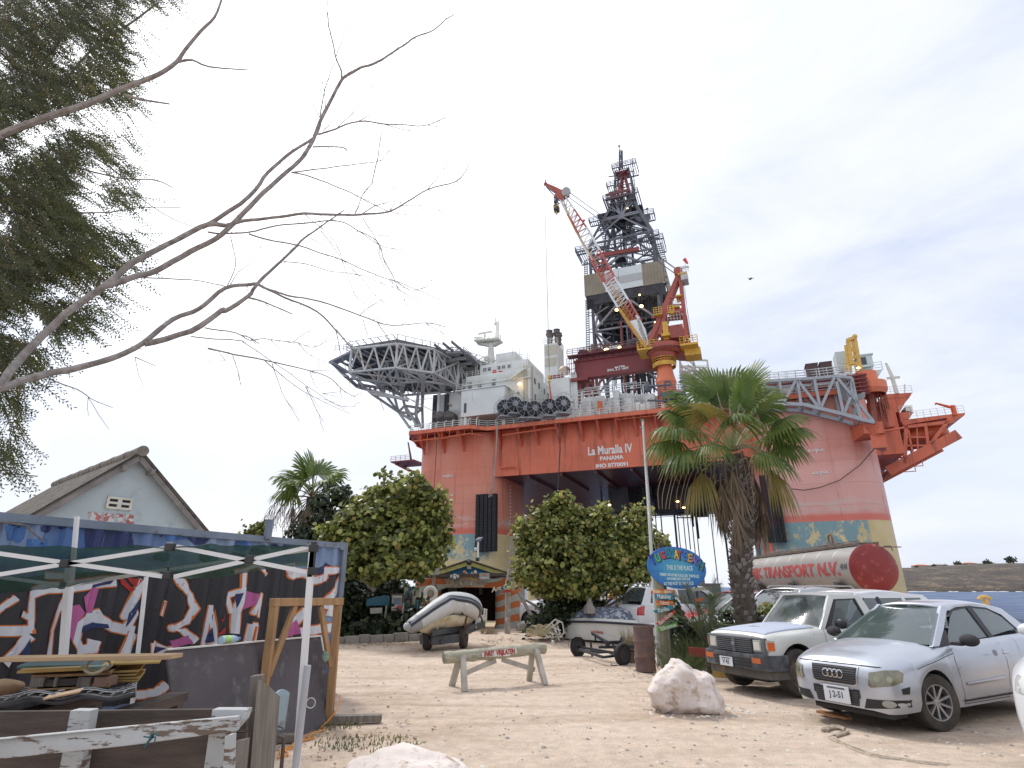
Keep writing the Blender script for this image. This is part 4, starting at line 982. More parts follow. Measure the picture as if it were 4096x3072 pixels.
mb.build('walkway',M('walkway_maroon',(.13,.035,.04),.6,var=.4,scale=.8),gt)
p=RP(*c3(950,1090),-.6);text('lettering','SWL 2 x 100T',.62,LET,gt,(p.x,-.64,p.z),(1,0,0),(0,0,1),1.1,.02)
p=RP(*c3(965,1067),-.6);mb=MB();mb.bx(p.x-.9,p.x-.2,-.66,-.6,p.z-.12,p.z+.12);mb.bx(p.x+.2,p.x+1,-.66,-.6,p.z-.05,p.z+.2);mb.bx(p.x-.05,p.x+.05,-.66,-.6,p.z-.2,p.z+.3);mb.build('emblem',LET,gt)
#pedestal crane
cr=thing('pedestal_crane',None,None);cr.parent=rig;YC=-5
def k3(x,y,yl=YC):return RP(*c3(x,y),yl)
def k2(x,y,yl=YC):return RP(*c2(x,y),yl)
pc=k3(1410,1060);cx=k3(1425,1060).x
prof=[(1.75,28.6),(1.75,34.5),(k3(1540,1240).x-cx,k3(1540,1240).z),(k3(1510,1150).x-cx+.15,k3(1510,1130).z),(k3(1500,1060).x-cx,k3(1500,1060).z),(k3(1500,1060).x-cx,k3(1510,960).z)]
prof=sorted(prof,key=lambda p_:p_[1]);mb=MB();mb.lathe(prof,(cx,YC,0),28);mb.build('pedestal',ORG,cr,smooth=True)
zr=k3(1400,1030).z;r0=k3(1545,1030).x-cx
mb=MB();mb.lathe([(1.9,zr-.9),(r0,zr-.5),(r0,zr-.2),(1.9,zr-.1)],(cx,YC,0),24)
for k in range(22):a_,b2=2*pi*k/22,2*pi*(k+1)/22;p=V(cx+r0*cos(a_),YC+r0*sin(a_),zr-.2);q=V(cx+r0*cos(b2),YC+r0*sin(b2),zr-.2);mb.rail([p,q],1.2,3,.06)
mb.build('ring_walkway',YL,cr)
z2=k3(1400,880).z
for(xa,xb,ya,yb,dz)in((k3(1165,900).x,k3(1385,880).x,YC-2.4,YC+2,.2),(k3(1600,900).x,k3(1780,900).x,YC-2.8,YC+3,-.2)):
 mb=MB();z=z2+dz;mb.bx(xa,xb,ya,yb,z-.9,z-.55);mb.rail([(xa,ya,z-.6),(xb,ya,z-.6)],1.3,.8,.07);mb.rail([(xa,ya,z-.6),(xa,yb,z-.6)],1.3,1.2,.07);mb.build('walkway',YL,cr)
p=k3(1650,960);mb=MB();mb.bx(p.x-.2,p.x+2.4,YC-1,YC+2,p.z-.2,z2-1.0);mb.build('lower_walkway',YL,cr)
for(x,y,w_)in((1320,530,1.4),(1465,510,.9),(1485,510,.7)):
 mb=MB();p=k3(x,y,YC-1.2);mb.bx(p.x,p.x+w_,YC-2,YC-.6,p.z-.5,p.z-.3);mb.rail([(p.x,YC-2,p.z-.4),(p.x+w_,YC-2,p.z-.4)],1.3,.5,.06);mb.build('mast_platform',YL,cr)
for(x0,y0,x1,y1)in((1560,125,1645,120),(1540,345,1600,340),(1500,460,1580,455)):
 a,b_=k3(x0,y0,YC-1),k3(x1,y1,YC-1);mb=MB();mb.bx(a.x,b_.x,YC-1.5,YC+1,a.z-.25,a.z);mb.build('mast_platform',YL,cr)
mb=MB();mb.rail([k3(1590,95,YC-1.4),k3(1670,90,YC-1.4)],1.1,.5,.05);mb.rail([k3(1460,610,YC-1.5),k3(1590,600,YC-1.5)],1.9,.6,.05);mb.rail([k3(1510,460,YC-1.5),k3(1580,455,YC-1.5)],1.3,.5,.05)
mb.bx(k3(1600,200).x,k3(1670,200).x,YC-1.4,YC+1,k3(1600,215).z,k3(1600,120).z-.3);mb.cyl(k3(1578,80),k3(1578,55),.08);mb.bar(k3(1575,62),k3(1675,43),.22);mb.cyl(k3(1637,50),k3(1632,-20),.04)
mb.build('guard_rail',GRL,cr)
mb=MB();p=k2(1765,1362);mb.cyl(p+V(0,0,.3),k2(1797,1393),.35,.18,n=10);mb.build('windsock',M('windsock_red',(.62,.08,.1),.7),cr)
CR=M('crane_red',(.36,.08,.055),.5,var=.18,scale=.4)
mb=MB()
mb.lathe([(1.95,k3(1400,1000).z),(2.25,k3(1400,960).z),(2.25,k3(1400,930).z),(2.0,k3(1400,915).z)],(cx,YC,0),26)
mb.lathe([(2.3,z2-1.3),(3.0,z2-.9),(3.0,z2+.2),(2.2,z2+.5)],(cx+.3,YC,0),26)
mb.prism([k3(1215,870),k3(1300,810),k3(1480,835),k3(1680,790),k3(1740,870),k3(1700,940),k3(1560,935),k3(1400,900),k3(1260,905)],(0,3.4,0))
mb.build('slew_deck',CR,cr)
for k in range(60):pass
mb=MB()
for k in range(64):a_=2*pi*k/64;mb.box((cx+.3+3.02*cos(a_),YC+3.02*sin(a_),z2-.75),(.12,.12,.3),a_)
mb.build('gear_ring',M('gear_black',(.05,.02,.02),.5),cr)
mb=MB()
T0=k3(1580,115)
for dy in(-.9,2.1):
 o=V(0,dy,0);mb.bar(k3(1285,815)+o,T0+o*.4,.75,.75);mb.bar(k3(1655,800)+o,T0+o*.4,.6,.6);mb.bar(k3(1385,760)+o,k3(1440,545)+o,.6)
 mb.bar(k3(1420,530)+o,k3(1625,510)+o,.5,.7);mb.bar(k3(1480,385)+o,k3(1600,375)+o,.25);mb.bar(k3(1300,585)+o,k3(1370,575)+o,.3)
mb.bar(k3(1640,550),k3(1670,760),.5,.9);mb.cyl(T0+V(-.2,-1,.2),T0+V(-.2,2.4,.2),.75,n=16);mb.bar(k3(1420,530)+V(0,-.9,0),k3(1420,530)+V(0,2.1,0),.4);mb.bar(k3(1625,510)+V(0,-.9,0),k3(1625,510)+V(0,2.1,0),.4)
p=k3(1550,530);mb.bx(p.x-.5,p.x+.8,YC-1.4,YC+1,p.z-.5,p.z+.2)
mb.build('mast_frame',CR,cr)
mb=MB();a,b_=k3(1462,775,YC-1.2),k3(1605,625,YC-1.2);mb.bx(a.x,b_.x,YC-1.2,YC+1.8,a.z,b_.z)
for k in range(9):x=lerp(a.x,b_.x,k/8);mb.bx(x-.05,x+.05,YC-1.28,YC-1.2,a.z,b_.z)
mb.build('engine_house',M('engine_red',(.34,.085,.065),.5),cr)
mb=MB();p=k3(1440,700);mb.bx(p.x-.4,p.x+.5,YC-1.4,YC-.2,p.z-2.2,p.z+1.2);mb.cyl(k3(1420,640),k3(1440,790),.08)
p=k3(1440,780);mb.bx(p.x-.5,p.x+.9,YC-2.4,YC-1.2,p.z-.4,p.z+.1)
mb.build('side_ladder',YL,cr)
def be(t_):
 Lp=[(c3(1090,690)),(c3(880,350)),(c3(760,140)),(c2(580,1070)),(c2(385,680))]
 Rp=[(c3(1160,560)),(c3(1000,300)),(c3(870,75)),(c2(690,1010)),(c2(430,625))]
 k=min(3,int(t_*4));f_=t_*4-k
 l_=[lerp(Lp[k][i],Lp[k+1][i],f_)for i in(0,1)];r_=[lerp(Rp[k][i],Rp[k+1][i],f_)for i in(0,1)]
 a,b_=RP(*l_,YC+.3),RP(*r_,YC+.3);return a,b_,a+V(.2,2.0,.1),b_+V(.2,2.0,.1)
BR=M('boom_red',(.44,.10,.075),.5,var=.15);BW=M('boom_white',(.70,.71,.70),.5,var=.08,col2=(.5,.4,.3),thr=.68)
bands=[(0,.17,BR),(.17,.42,BW),(.42,.62,BR),(.62,.76,BW),(.76,.89,BR),(.89,1.0,BW)]
for t0,t1,mt in bands:
 mb=MB();n_=max(2,round((t1-t0)*30))
 for k in range(n_):
  A,B=be(lerp(t0,t1,k/n_)),be(lerp(t0,t1,(k+1)/n_))
  for j in range(4):mb.cyl(A[j],B[j],.17,n=6,cap=False)
  for(j,l_)in((0,1),(2,3),(0,2),(1,3)):
   mb.cyl(A[j],B[l_]if k%2 else B[l_],.07,n=4,cap=False);mb.cyl(A[j],A[l_],.06,n=4,cap=False)
 mb.build('boom_section',mt,cr)
mb=MB();A=be(0);ft=k3(1235,855)
mb.prism([k3(1035,610),k3(1100,590),k3(1165,575),k3(1250,800),ft],(0,2.2,0));mb.cyl(A[1]-(be(.05)[1]-A[1])*.2,k3(1130,540),.2)
mb.prism([k3(1135,540),k3(1180,590),k3(1230,680),k3(1265,830),k3(1240,850),k3(1165,690)],(0,.15,0));mb.build('boom_foot',BW,cr)
mb=MB();mb.bar(k3(965,475,YC-.2),k3(1235,870,YC-.2),.25,.5)
for k in range(16):a,b_=k3(lerp(870,1100,k/15),lerp(255,640,k/15),YC+.9),k3(lerp(910,1160,k/15),lerp(240,620,k/15),YC+.9);mb.cyl(a,b_,.06,n=4);mb.cyl(a,a+V(0,0,.9),.05,n=4)
mb.tube([k3(870,255,YC+1),k3(1110,650,YC+1)],.12);mb.tube([k3(900,245,YC+1),k3(1140,635,YC+1)],.12);mb.tube([k2(430,700,YC),k2(520,960,YC),k2(650,1180,YC),k2(800,1400,YC)],.09)
mb.build('boom_walkway',M('walkway_yellow',(.50,.27,.04),.55,var=.25),cr)
mb=MB()
mb.prism([k2(215,515),k2(230,500),k2(330,540),k2(400,575),k2(455,580),k2(480,610),k2(450,640),k2(425,650),k2(400,680),k2(320,655),k2(325,630),k2(360,605),k2(300,575)],(0,1.2,0))
mb.cyl(k2(228,515,YC-.1),k2(228,515,YC+1.3),.4,n=12);mb.build('boom_head',CR,cr)
mb=MB();mb.cyl(k2(455,600,YC-.3),k2(455,600,YC+1.6),.95,n=18);mb.build('sheave',GRL,cr)
mb=MB();mb.cyl(k2(235,545),k2(320,640),.1);mb.cyl(k2(320,660),k2(322,690),.1);mb.cyl(k2(330,650),k2(370,730),.14);mb.cyl(k2(225,470),k2(225,500),.12);mb.cyl(k2(250,495),k2(345,525),.05)
for k in range(5):mb.cyl(k2(320+k*9,680),k2(335+k*9,745),.03,n=4)
p=k2(345,760);mb.ell(k2(337,712),(.4,.4,.5),8,6);mb.build('hook_rigging',DK,cr)
mb=MB();a,b_=k2(318,815),k2(374,745);mb.bx(a.x+.1,b_.x-.1,YC-.5,YC+.9,a.z,b_.z);mb.cyl(V(a.x+.1,YC+.2,a.z+.1),V(b_.x-.1,YC+.2,a.z+.1),.45);mb.build('hook_block',M('block_black',(.06,.05,.03),.6),cr)
mb=MB()
for k in range(3):p=V(a.x+.25+k*.5,YC-.53,lerp(a.z,b_.z,.25+.2*k));mb.prism([p,p+V(.35,0,.25),p+V(.35,0,.55),p+V(0,0,.3)],(0,.03,0))
hk=k2(345,835);mb.tube([k2(345,815),k2(345,830),k2(355,845),k2(352,860),k2(340,850)],[.14,.16,.16,.12,.06]);mb.build('hook',M('hook_yellow',(.5,.34,.06),.6),cr)
mb=MB()
for(x0,y0,x1,y1)in((470,590,1575,95),(478,600,1590,95),(455,640,1560,135),(465,645,1572,140)):mb.cyl(k2(x0,y0),k3(x1,y1),.06,n=5)
mb.cyl(k3(1612,200),k3(1708,790),.04,n=4);mb.cyl(k3(1625,200),k3(1690,790),.03,n=4)
mb.cyl(k2(215,530,YC),RP(*c1(1985,640),YC),.05,n=5);mb.cyl(d3(952,60,12),d3(955,290,12),.04,n=4)
mb.build('wire_rope',M('wire',(.10,.10,.11),.5),cr)
mb=MB();p=RP(*c1(1984,680),YC);mb.ell(p,(.3,.3,.5),10,6);q=RP(*c1(1984,722),YC);mb.ell(q,(.28,.28,.4),10,6);mb.cyl(p,q,.07);mb.build('whip_hook',M('hook_yellow2',(.6,.38,.05),.5),cr)
mb=MB();mb.cyl(RP(*c1(1986,745),YC),RP(*c1(2003,890),YC),.1,.2);mb.build('sling_strap',M('strap_orange',(.55,.10,.04),.7),cr)
for(x,y)in((652,918),(865,1275)):mb=MB();mb.ell(k2(x,y,YC-.2),(.28,.28,.22),8,5);mb.build('beacon',M('beacon_red',(.6,.02,.03),.3),cr)
p=k3(1450,852,YC-.05);text('lettering','LIEBHERR',.75,M('maroon_letters',(.10,.02,.02),.5),cr,(k3(1445,858).x,YC-.04,k3(1445,855).z),(1,0,.05),(0,0,1),1.1,.02)
#LEFT SIDE: container, house, gazebo, timber
def HIT(px,py,P0,nn):
 r=ray(px,py);P0=Vector(P0);nn=Vector(nn);k=(P0-V(0,0,H)).dot(nn)/r.dot(nn);return V(0,0,H)+r*k
WOOD_RAW=M('timber_raw',(.34,.20,.095),.75,var=.25,scale=3,stretch=(6,6,.8),bump=.3,bscale=14)
WOOD_GREY=M('timber_weathered',(.20,.175,.15),.9,var=.35,scale=3,stretch=(8,8,.8),bump=.5,bscale=16)
WOOD_DARK=M('timber_dark',(.085,.065,.055),.9,var=.4,scale=2.5,stretch=(1,1,6),bump=.4)
PEEL=M('peeling_white_paint',(.40,.41,.41),.8,var=.15,col2=(.15,.11,.085),thr=.555,soft=.015,s2=3.2,stretch2=(1.6,1.6,7),bump=.3)
WHM=M('white_enamel',(.72,.72,.72),.4,var=.05,col2=(.5,.42,.34),thr=.74,s2=9)
BLK=M('black_plastic',(.03,.03,.033),.5)
#shipping container
CB=V(-2.94,10.6,0);cd=V(2.36,4.6,0).normalized();cn=V(cd.y,-cd.x,0);CL=6.1;CH=2.38
cont=wthing('shipping_container','blue steel shipping container with black, white and pink graffiti along its side','shipping container',CB-cd*CL/2)
def cuv(px,py):
 p=HIT(px,py,CB,cn);return((p-CB).dot(cd),p.z)
def corr(s_):
 t_=(s_/.30)%1.0
 return-.058*(0 if t_<.28 else(t_-.28)/.14 if t_<.42 else 1 if t_<.82 else(1-t_)/.18)
ssx=[];k=-CL
while k<-.09:
 ssx.append(k);k+=.3*.14
ssx.append(-.09)
def cpt(s_,z,off=0):return CB+cd*s_+cn*(corr(s_)-.02+off)+V(0,0,z)
mb=MB();mb.grid([[cpt(s_,z)for s_ in ssx]for z in(.15,CH-.09)])
m,t,b=newmat('container_blue')
c=ramp(t,noise(t,.9,3,.5).outputs[0],[(.38,(.22,.29,.42)),(.52,(.16,.23,.38)),(.62,(.06,.13,.32))]).outputs[0]
c=mixc(t,ramp(t,noise(t,3,9,.7,stretch=(1,1,.4)).outputs[0],[(.66,0),(.72,.8)]).outputs[0],c,(.12,.06,.035));t.links.new(c,b.inputs['Base Color']);b.inputs['Roughness'].default_value=.6
CBLUE=MATS['container_blue']
mb.build('side_wall',CBLUE,cont)
FR=M('container_frame',(.17,.21,.27),.65,var=.25,scale=2,col2=(.10,.055,.035),thr=.64,soft=.05,s2=7)
mb=MB();wv=-cn*2.44
for z0,z1 in((.0,.15),(CH-.09,CH)):
 p=CB+cd*-CL;mb.prism([p+V(0,0,z0),CB+V(0,0,z0),CB+V(0,0,z1),p+V(0,0,z1)],-cn*.08)
for s_ in(-CL,-.10):
 p=CB+cd*s_+cn*.002;mb.prism([p,p+cd*.1,p+cd*.1+V(0,0,CH+.004),p+V(0,0,CH+.004)],-cn*.16)
mb.box(CB-cd*.1-cn*.08+V(0,0,CH-.05),(.17,.17,.13),atan2(cd.y,cd.x));mb.box(cpt(-1.78,CH+.1,.03),(.1,.06,.3),atan2(cd.y,cd.x))
mb.build('frame',FR,cont)
mb=MB();p=CB-cn*.08;q=p-cd*CL
mb.prism([p-cn*2.3,q-cn*2.3,q-cn*2.3+V(0,0,CH-.06),p-cn*2.3+V(0,0,CH-.06)],-cn*.05);mb.prism([p+V(0,0,CH-.09),q+V(0,0,CH-.09),q-cn*2.3+V(0,0,CH-.09),p-cn*2.3+V(0,0,CH-.09)],(0,0,.05));mb.prism([p,p-cn*2.3,p-cn*2.3+V(0,0,CH-.1),p+V(0,0,CH-.1)],-cd*.05)
mb.prism([q,q-cn*2.3,q-cn*2.3+V(0,0,CH-.1),q+V(0,0,CH-.1)],-cd*.05)
mb.build('shell',CBLUE,cont)
def paint(polys,layer,mat,nm='graffiti'):
 out_=[]
 for poly in polys:out_.append([cuv(x/1.58,1750+y/1.58)for x,y in poly])
 mb=MB()
 for ip,poly in enumerate(out_):
  a2=sum(poly[i][0]*poly[(i+1)%len(poly)][1]-poly[(i+1)%len(poly)][0]*poly[i][1]for i in range(len(poly)))
  if abs(a2)<1e-5:continue
  try:vs,fs=flatmesh([poly],.042)
  except Exception:continue
  mb.add([cpt(max(-CL+.1,min(-.1,v.x)),max(.15,min(CH-.10,v.y)),.004+layer*.004+(ip%24)*.00012)for v in vs],fs)
 return mb.build(nm,mat,cont)
def stroke(pts,w_,taper=False):
 P=[Vector((x,y,0))for x,y in pts];L_=[];R_=[]
 for i,p in enumerate(P):
  d=(P[min(i+1,len(P)-1)]-P[max(i-1,0)]).normalized();n_=Vector((-d.y,d.x,0));ww_=w_/2*(1 if not taper else(.35+.65*sin(pi*(i+.5)/len(P))))
  L_.append((p+n_*ww_));R_.append((p-n_*ww_))
 return[[(L_[i].x,L_[i].y),(L_[i+1].x,L_[i+1].y),(R_[i+1].x,R_[i+1].y),(R_[i].x,R_[i].y)]for i in range(len(P)-1)]+[[(p.x+w_*.5*cos(a),p.y+w_*.5*sin(a))for a in[pi/4*j for j in range(8)]]for p in P[1:-1]]
RC=random.Random(5)
dark=[];lite=[]
for i in range(44):
 x=RC.uniform(0,2150);y=480+x*.09+RC.uniform(20,190);r_=RC.choice([10,16,24,45,70]);e_=[(x+r_*cos(a)*RC.uniform(.8,1.15),y+r_*.8*sin(a)*RC.uniform(.8,1.15))for a in[pi/5*j for j in range(10)]];(dark if RC.random()<.6 else lite).append(e_)
dark+=[[(560,560),(700,540),(850,580),(870,700),(560,700)],[(2010,830),(2080,790),(2150,850),(2120,900),(2020,900)]]
lite+=[[(40,560),(190,540),(180,640),(60,650)],[(1060,590),(1220,590),(1220,640),(1060,650)],[(190,640),(330,640),(320,700),(180,700)]]
NAVY=M('spray_navy',(.018,.03,.11),.6,var=.2);BLU=M('spray_blue',(.05,.14,.36),.6,var=.2)
paint(lite,0,BLU);paint(dark,1,NAVY)
BK=M('spray_black',(.022,.021,.026),.55,var=.25,scale=1.2);OR=M('spray_orange',(.62,.16,.02),.6,var=.15);WHp=M('spray_white',(.60,.62,.66),.6,var=.12);PK=M('spray_pink',(.42,.10,.27),.6,var=.15);RDp=M('spray_red',(.42,.025,.02),.6,var=.15)
paint([[(-200,900),(220,880),(440,850),(740,850),(1100,850),(1500,820),(1700,790),(1840,840),(1990,900),(2070,890),(2190,830),(2190,960),(2070,1100),(2060,1230),(2040,1300),(1700,1330),(1300,1500),(1280,1640),(1000,1660),(700,1700),(-200,1760)]],2,BK)
ws=[([(440,1005),(380,1100),(340,1220),(325,1400)],22),([(215,985),(310,950),(460,945),(560,925),(735,905)],46),([(655,1115),(590,1135),(515,1190),(492,1280),(525,1345),(590,1335),(605,1280)],46),([(600,1130),(700,1190),(850,1225)],42),([(850,1235),(790,1400)],46),([(905,900),(850,1030),(800,1130),(855,1110),(800,1215)],30),([(1130,870),(1170,945),(1215,1000),(1242,1080),(1200,1160),(1100,1205),(1185,1230),(1242,1290)],30),([(1352,1060),(1300,1310),(1362,1300),(1352,1060)],18),([(1550,970),(1500,1100),(1492,1240)],30),([(1450,1000),(1560,960)],22),([(1450,1000),(1480,1110)],20),([(1665,985),(1610,1110),(1640,1125),(1665,985)],16),([(1600,1180),(1572,1300)],20),([(1640,1185),(1620,1290)],14),([(1600,1182),(1642,1186)],14),([(1840,795),(1855,872),(1930,858),(2000,905),(2062,885),(2080,842),(2185,838),(2160,930),(2065,1062)],32),([(1935,1085),(1870,1180),(1840,1250)],26),([(1900,1232),(2100,1200)],36),([(2060,1060),(2100,1075),(2090,1130)],30),([(0,1100),(112,1012)],24),([(0,1225),(200,1222)],42),([(218,970),(215,1240)],26),([(140,1115),(212,1140)],24),([(210,1250),(30,1430)],44),([(970,1300),(1085,1335),(960,1395),(970,1300)],18),([(860,1630),(1000,1615),(1060,1560)],34),([(430,880),(430,960)],34),([(1550,830),(1540,960)],16),([(1500,850),(1640,810),(1700,870)],14),([(1056,1030),(1030,1130)],20),([(300,870),(440,880)],26)]
o_,w_=[],[]
for pts,wd in ws:o_+=stroke(pts,wd*1.45+16);w_+=stroke(pts,wd*1.45)
paint(o_,3,OR);paint(w_,4,WHp)
paint([[(600,935),(640,960),(600,1110),(545,1110),(530,1010)],[(500,1055),(538,1110),(490,1170),(460,1290),(412,1210),(410,1120),(440,1075)],[(1080,1285),(1210,1250),(1225,1300),(1095,1340)],[(1560,965),(1640,990),(1620,1060),(1550,1090)],[(1890,1150),(1900,1240),(1800,1270),(1830,1200)]],5,PK)
paint([[(750,895),(790,885),(860,960),(838,975)],[(820,885),(905,900),(862,945)],[(1392,1160),(1440,1120),(1432,1165)],[(1370,1250),(1400,1222),(1445,1200),(1438,1240)]],5,RDp)
paint([[(520,1200),(600,1170),(680,1180),(690,1205),(600,1205),(515,1240)],[(590,935),(720,900),(700,925),(600,950)],[(1500,990),(1540,980),(1500,1080)],[(820,1110),(880,1020),(860,1110),(800,1200)],[(1330,1240),(1355,1200),(1355,1290),(1310,1295)],[(140,1380),(210,1270),(205,1370)],[(980,1320),(1060,1335),(980,1370)]],6,NAVY)
paint([[(2040,1240),(2100,1230),(2090,1700),(2010,1700)],[(2060,1110),(2140,960),(2150,1010),(2090,1100)]],3,BLU)
#house behind the container
HA=V(-10.67,16,5.2);gd=V(cos(radians(50)),sin(radians(50)),0);rd=V(-gd.y,gd.x,0);gn=-rd;SL=.936
house=wthing('gabled_house','pale blue house gable with louvred vent and weathered corrugated roof behind container','house',V(-11,17,0))
HW=3.6;ze=HA.z-HW*SL
mb=MB();g0=V(HA.x,HA.y,0)
front=[g0-gd*HW,g0+gd*HW,g0+gd*HW+V(0,0,ze+.01),V(HA.x,HA.y,HA.z+.01),g0-gd*HW+V(0,0,ze+.01)]
mb.prism(front,rd*.2);mb.prism([g0-gd*HW,g0-gd*HW+V(0,0,ze-.1),g0-gd*HW+V(0,0,ze-.1)+rd*8,g0-gd*HW+rd*8],gd*.2);mb.prism([g0+gd*HW,g0+gd*HW+V(0,0,ze-.1),g0+gd*HW+V(0,0,ze-.1)+rd*8,g0+gd*HW+rd*8],-gd*.2)
mb.build('wall',M('wall_pale_blue',(.47,.55,.58),.85,var=.08,scale=.8,col2=(.38,.44,.46),thr=.62,s2=2),house)
for sg in(-1,1):
 mb=MB();rows=[];n_=110;eave=HW+.45
 for i in range(n_+1):
  s_=-.30+i*8.6/n_;o=.03*cos(2*pi*s_/.177)if False else .028*cos(2*pi*i*8.6/n_/.235)
  rows.append([HA+rd*s_+gd*sg*e_+V(0,0,-e_*SL+o+.05)for e_ in(.0,eave*.5,eave)])
 mb.grid(rows,flip=sg<0)
 mb.grid([[p-V(0,0,.03)for p in r_]for r_ in rows],flip=sg>0)
 mb.build('roof',M('asbestos_sheet',(.15,.135,.12),.95,var=.35,scale=2.2,bump=.3,col2=(.26,.24,.21),thr=.55,soft=.12,s2=5),house)
mb=MB()
for k in range(8):
 a=HA+rd*(-.38+k*1.1)+V(0,0,.06);mb.cyl(a,a+rd*1.2,.15,.13,n=12)
mb.build('ridge_cap',MATS['asbestos_sheet'],house,smooth=True)
mb=MB()
for sg in(-1,1):
 a=HA+rd*-.22+V(0,0,-.12);mb.bar(a,a+gd*sg*(HW+.4)+V(0,0,-(HW+.4)*SL),.05,.14)
 for e_ in(.35,2.6):p=HA+gd*sg*e_+V(0,0,-e_*SL-.16);mb.bar(p-rd*.42,p+rd*.2,.1,.14)
mb.build('bargeboard',M('bargeboard_grey',(.24,.22,.21),.8,var=.25),house)
def gp(px,py,off=0):return HIT(px/1.58,1750+py/1.58,HA+gn*off,gn)
mb=MB();q=[gp(677,370),gp(838,385),gp(825,466),gp(665,448)];cq=sum(q,V(0,0,0))/4;uw=gd;hw,hh=(q[1]-q[0]).dot(gd)/2,(q[0].z-q[3].z)/2
cx_=cq.dot(gd);
def gb(mb,s0,s1,z0,z1,o0,o1):
 p=cq+gd*s0+V(0,0,z0)+gn*o0;mb.prism([p,p+gd*(s1-s0),p+gd*(s1-s0)+V(0,0,z1-z0),p+V(0,0,z1-z0)],gn*(o1-o0))
for a in((-hw,hw,hh-.06,hh),(-hw,hw,-hh,-hh+.06),(-hw,hw,-.03,.03)):gb(mb,a[0],a[1],a[2],a[3],0,.06)
for a in((-hw,-hw+.06),(-.05,.05),(hw-.06,hw)):gb(mb,a[0],a[1],-hh,hh,.002,.062)
vo_=mb.build('vent',M('vent_cream',(.62,.62,.54),.7),house)
mb=MB();gb(mb,-hw+.05,hw-.05,-hh+.05,hh-.05,.0,.012);mb.build('vent_opening',M('vent_shadow',(.03,.03,.035),.8),vo_)
mb2=MB()
for(x0,x1)in((560,640),(650,720),(735,780),(790,845)):
 q=[gp(x0,470+(x0-560)*.06,.012),gp(x1,474+(x1-560)*.06,.012),gp(x1,545,.012),gp(x0+10,545,.012)];mb2.prism(q,gn*.004)
mb2.build('painted_letters',M('letters_faded_red',(.42,.14,.13),.8,col2=(.6,.62,.62),thr=.52,soft=.02,s2=6),house)
#gazebo frame with green shade cloth
gz_=wthing('gazebo','white folding gazebo frame with sagging dark green shade cloth','gazebo',V(-3.2,6.2,0))
def a_(x,y,Y):return AY(x/1.58,1750+y/1.58,Y)
YG=5.0
pst=[]
def post(pa,pb,w_=.045,z0=0,nm='leg',mat=WHM):
 mb=MB();a=Vector(pa);b_=Vector(pb);d=(b_-a);foot=b_ if z0 is None else a+d*((z0-a.z)/d.z);mb.bar(a,foot,w_);return mb.build(nm,mat,gz_)
post(a_(1975,700,YG),a_(1905,1640,YG));post(a_(925,880,6.8),a_(850,1560,6.8),.032);post(a_(487,500,6.3),a_(470,700,6.3),.036);post(a_(440,790,6.0),a_(432,900,6.0),.05)
post(a_(-350,700,YG),a_(-330,1600,YG))
mb=MB();q=a_(1945,1440,YG-.05);mb.cyl(q,V(q.x,q.y,0)+V(-.02,.02,0),.026,n=12);tag(mb.build('pipe',M('pvc_grey',(.42,.43,.46),.4),None,smooth=True),'short grey plastic pipe standing against the right gazebo leg','pipe')
mb=MB();Lx=[((1115,690),(1965,855)),((1100,880),(1965,690)),((1040,700),(-60,875)),((1030,878),(-60,725))]
for a,b_ in Lx:mb.bar(a_(*a,YG),a_(*b_,YG),.016,.034)
for a,b_ in(((400,935),(-60,875)),((400,940),(1050,835)),((440,800),(1110,700))):mb.bar(a_(*a,6.0),a_(*b_,5.6),.02,.032)
mb.bar(a_(1975,705,YG),a_(1060,835,6.0),.02,.03)
mb.build('scissor_brace',WHM,gz_)
for(x,y,Y)in((1076,692,YG),(1062,872,YG),(1580,772,YG),(415,797,YG),(1982,700,YG),(1975,845,YG),(405,935,6.0),(1060,837,6.0)):
 p=a_(x,y,Y);mb=MB();mb.box(p,(.07,.06,.065));mb.build('bracket',BLK,gz_,bevel=.008)
mb=MB();mb.box(a_(1974,770,YG),(.04,.045,.28));mb.build('corner_slider',BLK,gz_)
m,t,b=newmat('shade_cloth');b.inputs['Base Color'].default_value=(.012,.062,.048,1);b.inputs['Roughness'].default_value=.8
t.links.new(ramp(t,noise(t,5,4).outputs[0],[(.3,(.010,.055,.042)),(.7,(.026,.12,.088))]).outputs[0],b.inputs['Base Color'])
tp=t.nodes.new('ShaderNodeBsdfTransparent');ms=t.nodes.new('ShaderNodeMixShader');ms.inputs[0].default_value=.82
t.links.new(tp.outputs[0],ms.inputs[1]);t.links.new(b.outputs[0],ms.inputs[2]);t.links.new(ms.outputs[0],t.nodes['Material Output'].inputs[0])
fr_=[(-400,690),(0,687),(500,690),(1070,688),(1500,680),(1975,682)]
bk_=[(-400,985),(0,985),(380,945),(870,860),(1340,890),(1960,790)]
rows=[]
for k in range(13):
 t_=k/12;row=[]
 for i in range(41):
  s_=i/40*5;j=min(4,int(s_));f_=s_-j
  fx,fy=lerp(fr_[j][0],fr_[j+1][0],f_),lerp(fr_[j][1],fr_[j+1][1],f_);bx2,by=lerp(bk_[j][0],bk_[j+1][0],f_),lerp(bk_[j][1],bk_[j+1][1],f_)
  p=a_(fx,fy,YG-.03).lerp(a_(bx2,by,5.9),t_);p.z+=-.10*sin(pi*t_)*(.6+.4*sin(i*.5))+.03*mnoise.noise(Vector((i*.4,k*.5,2)));p.z=min(p.z,2.02);row.append(p)
 rows.append(row)
mb=MB();mb.grid(rows);mb.build('shade_cloth',MATS['shade_cloth'],gz_,smooth=True,sharp=80)
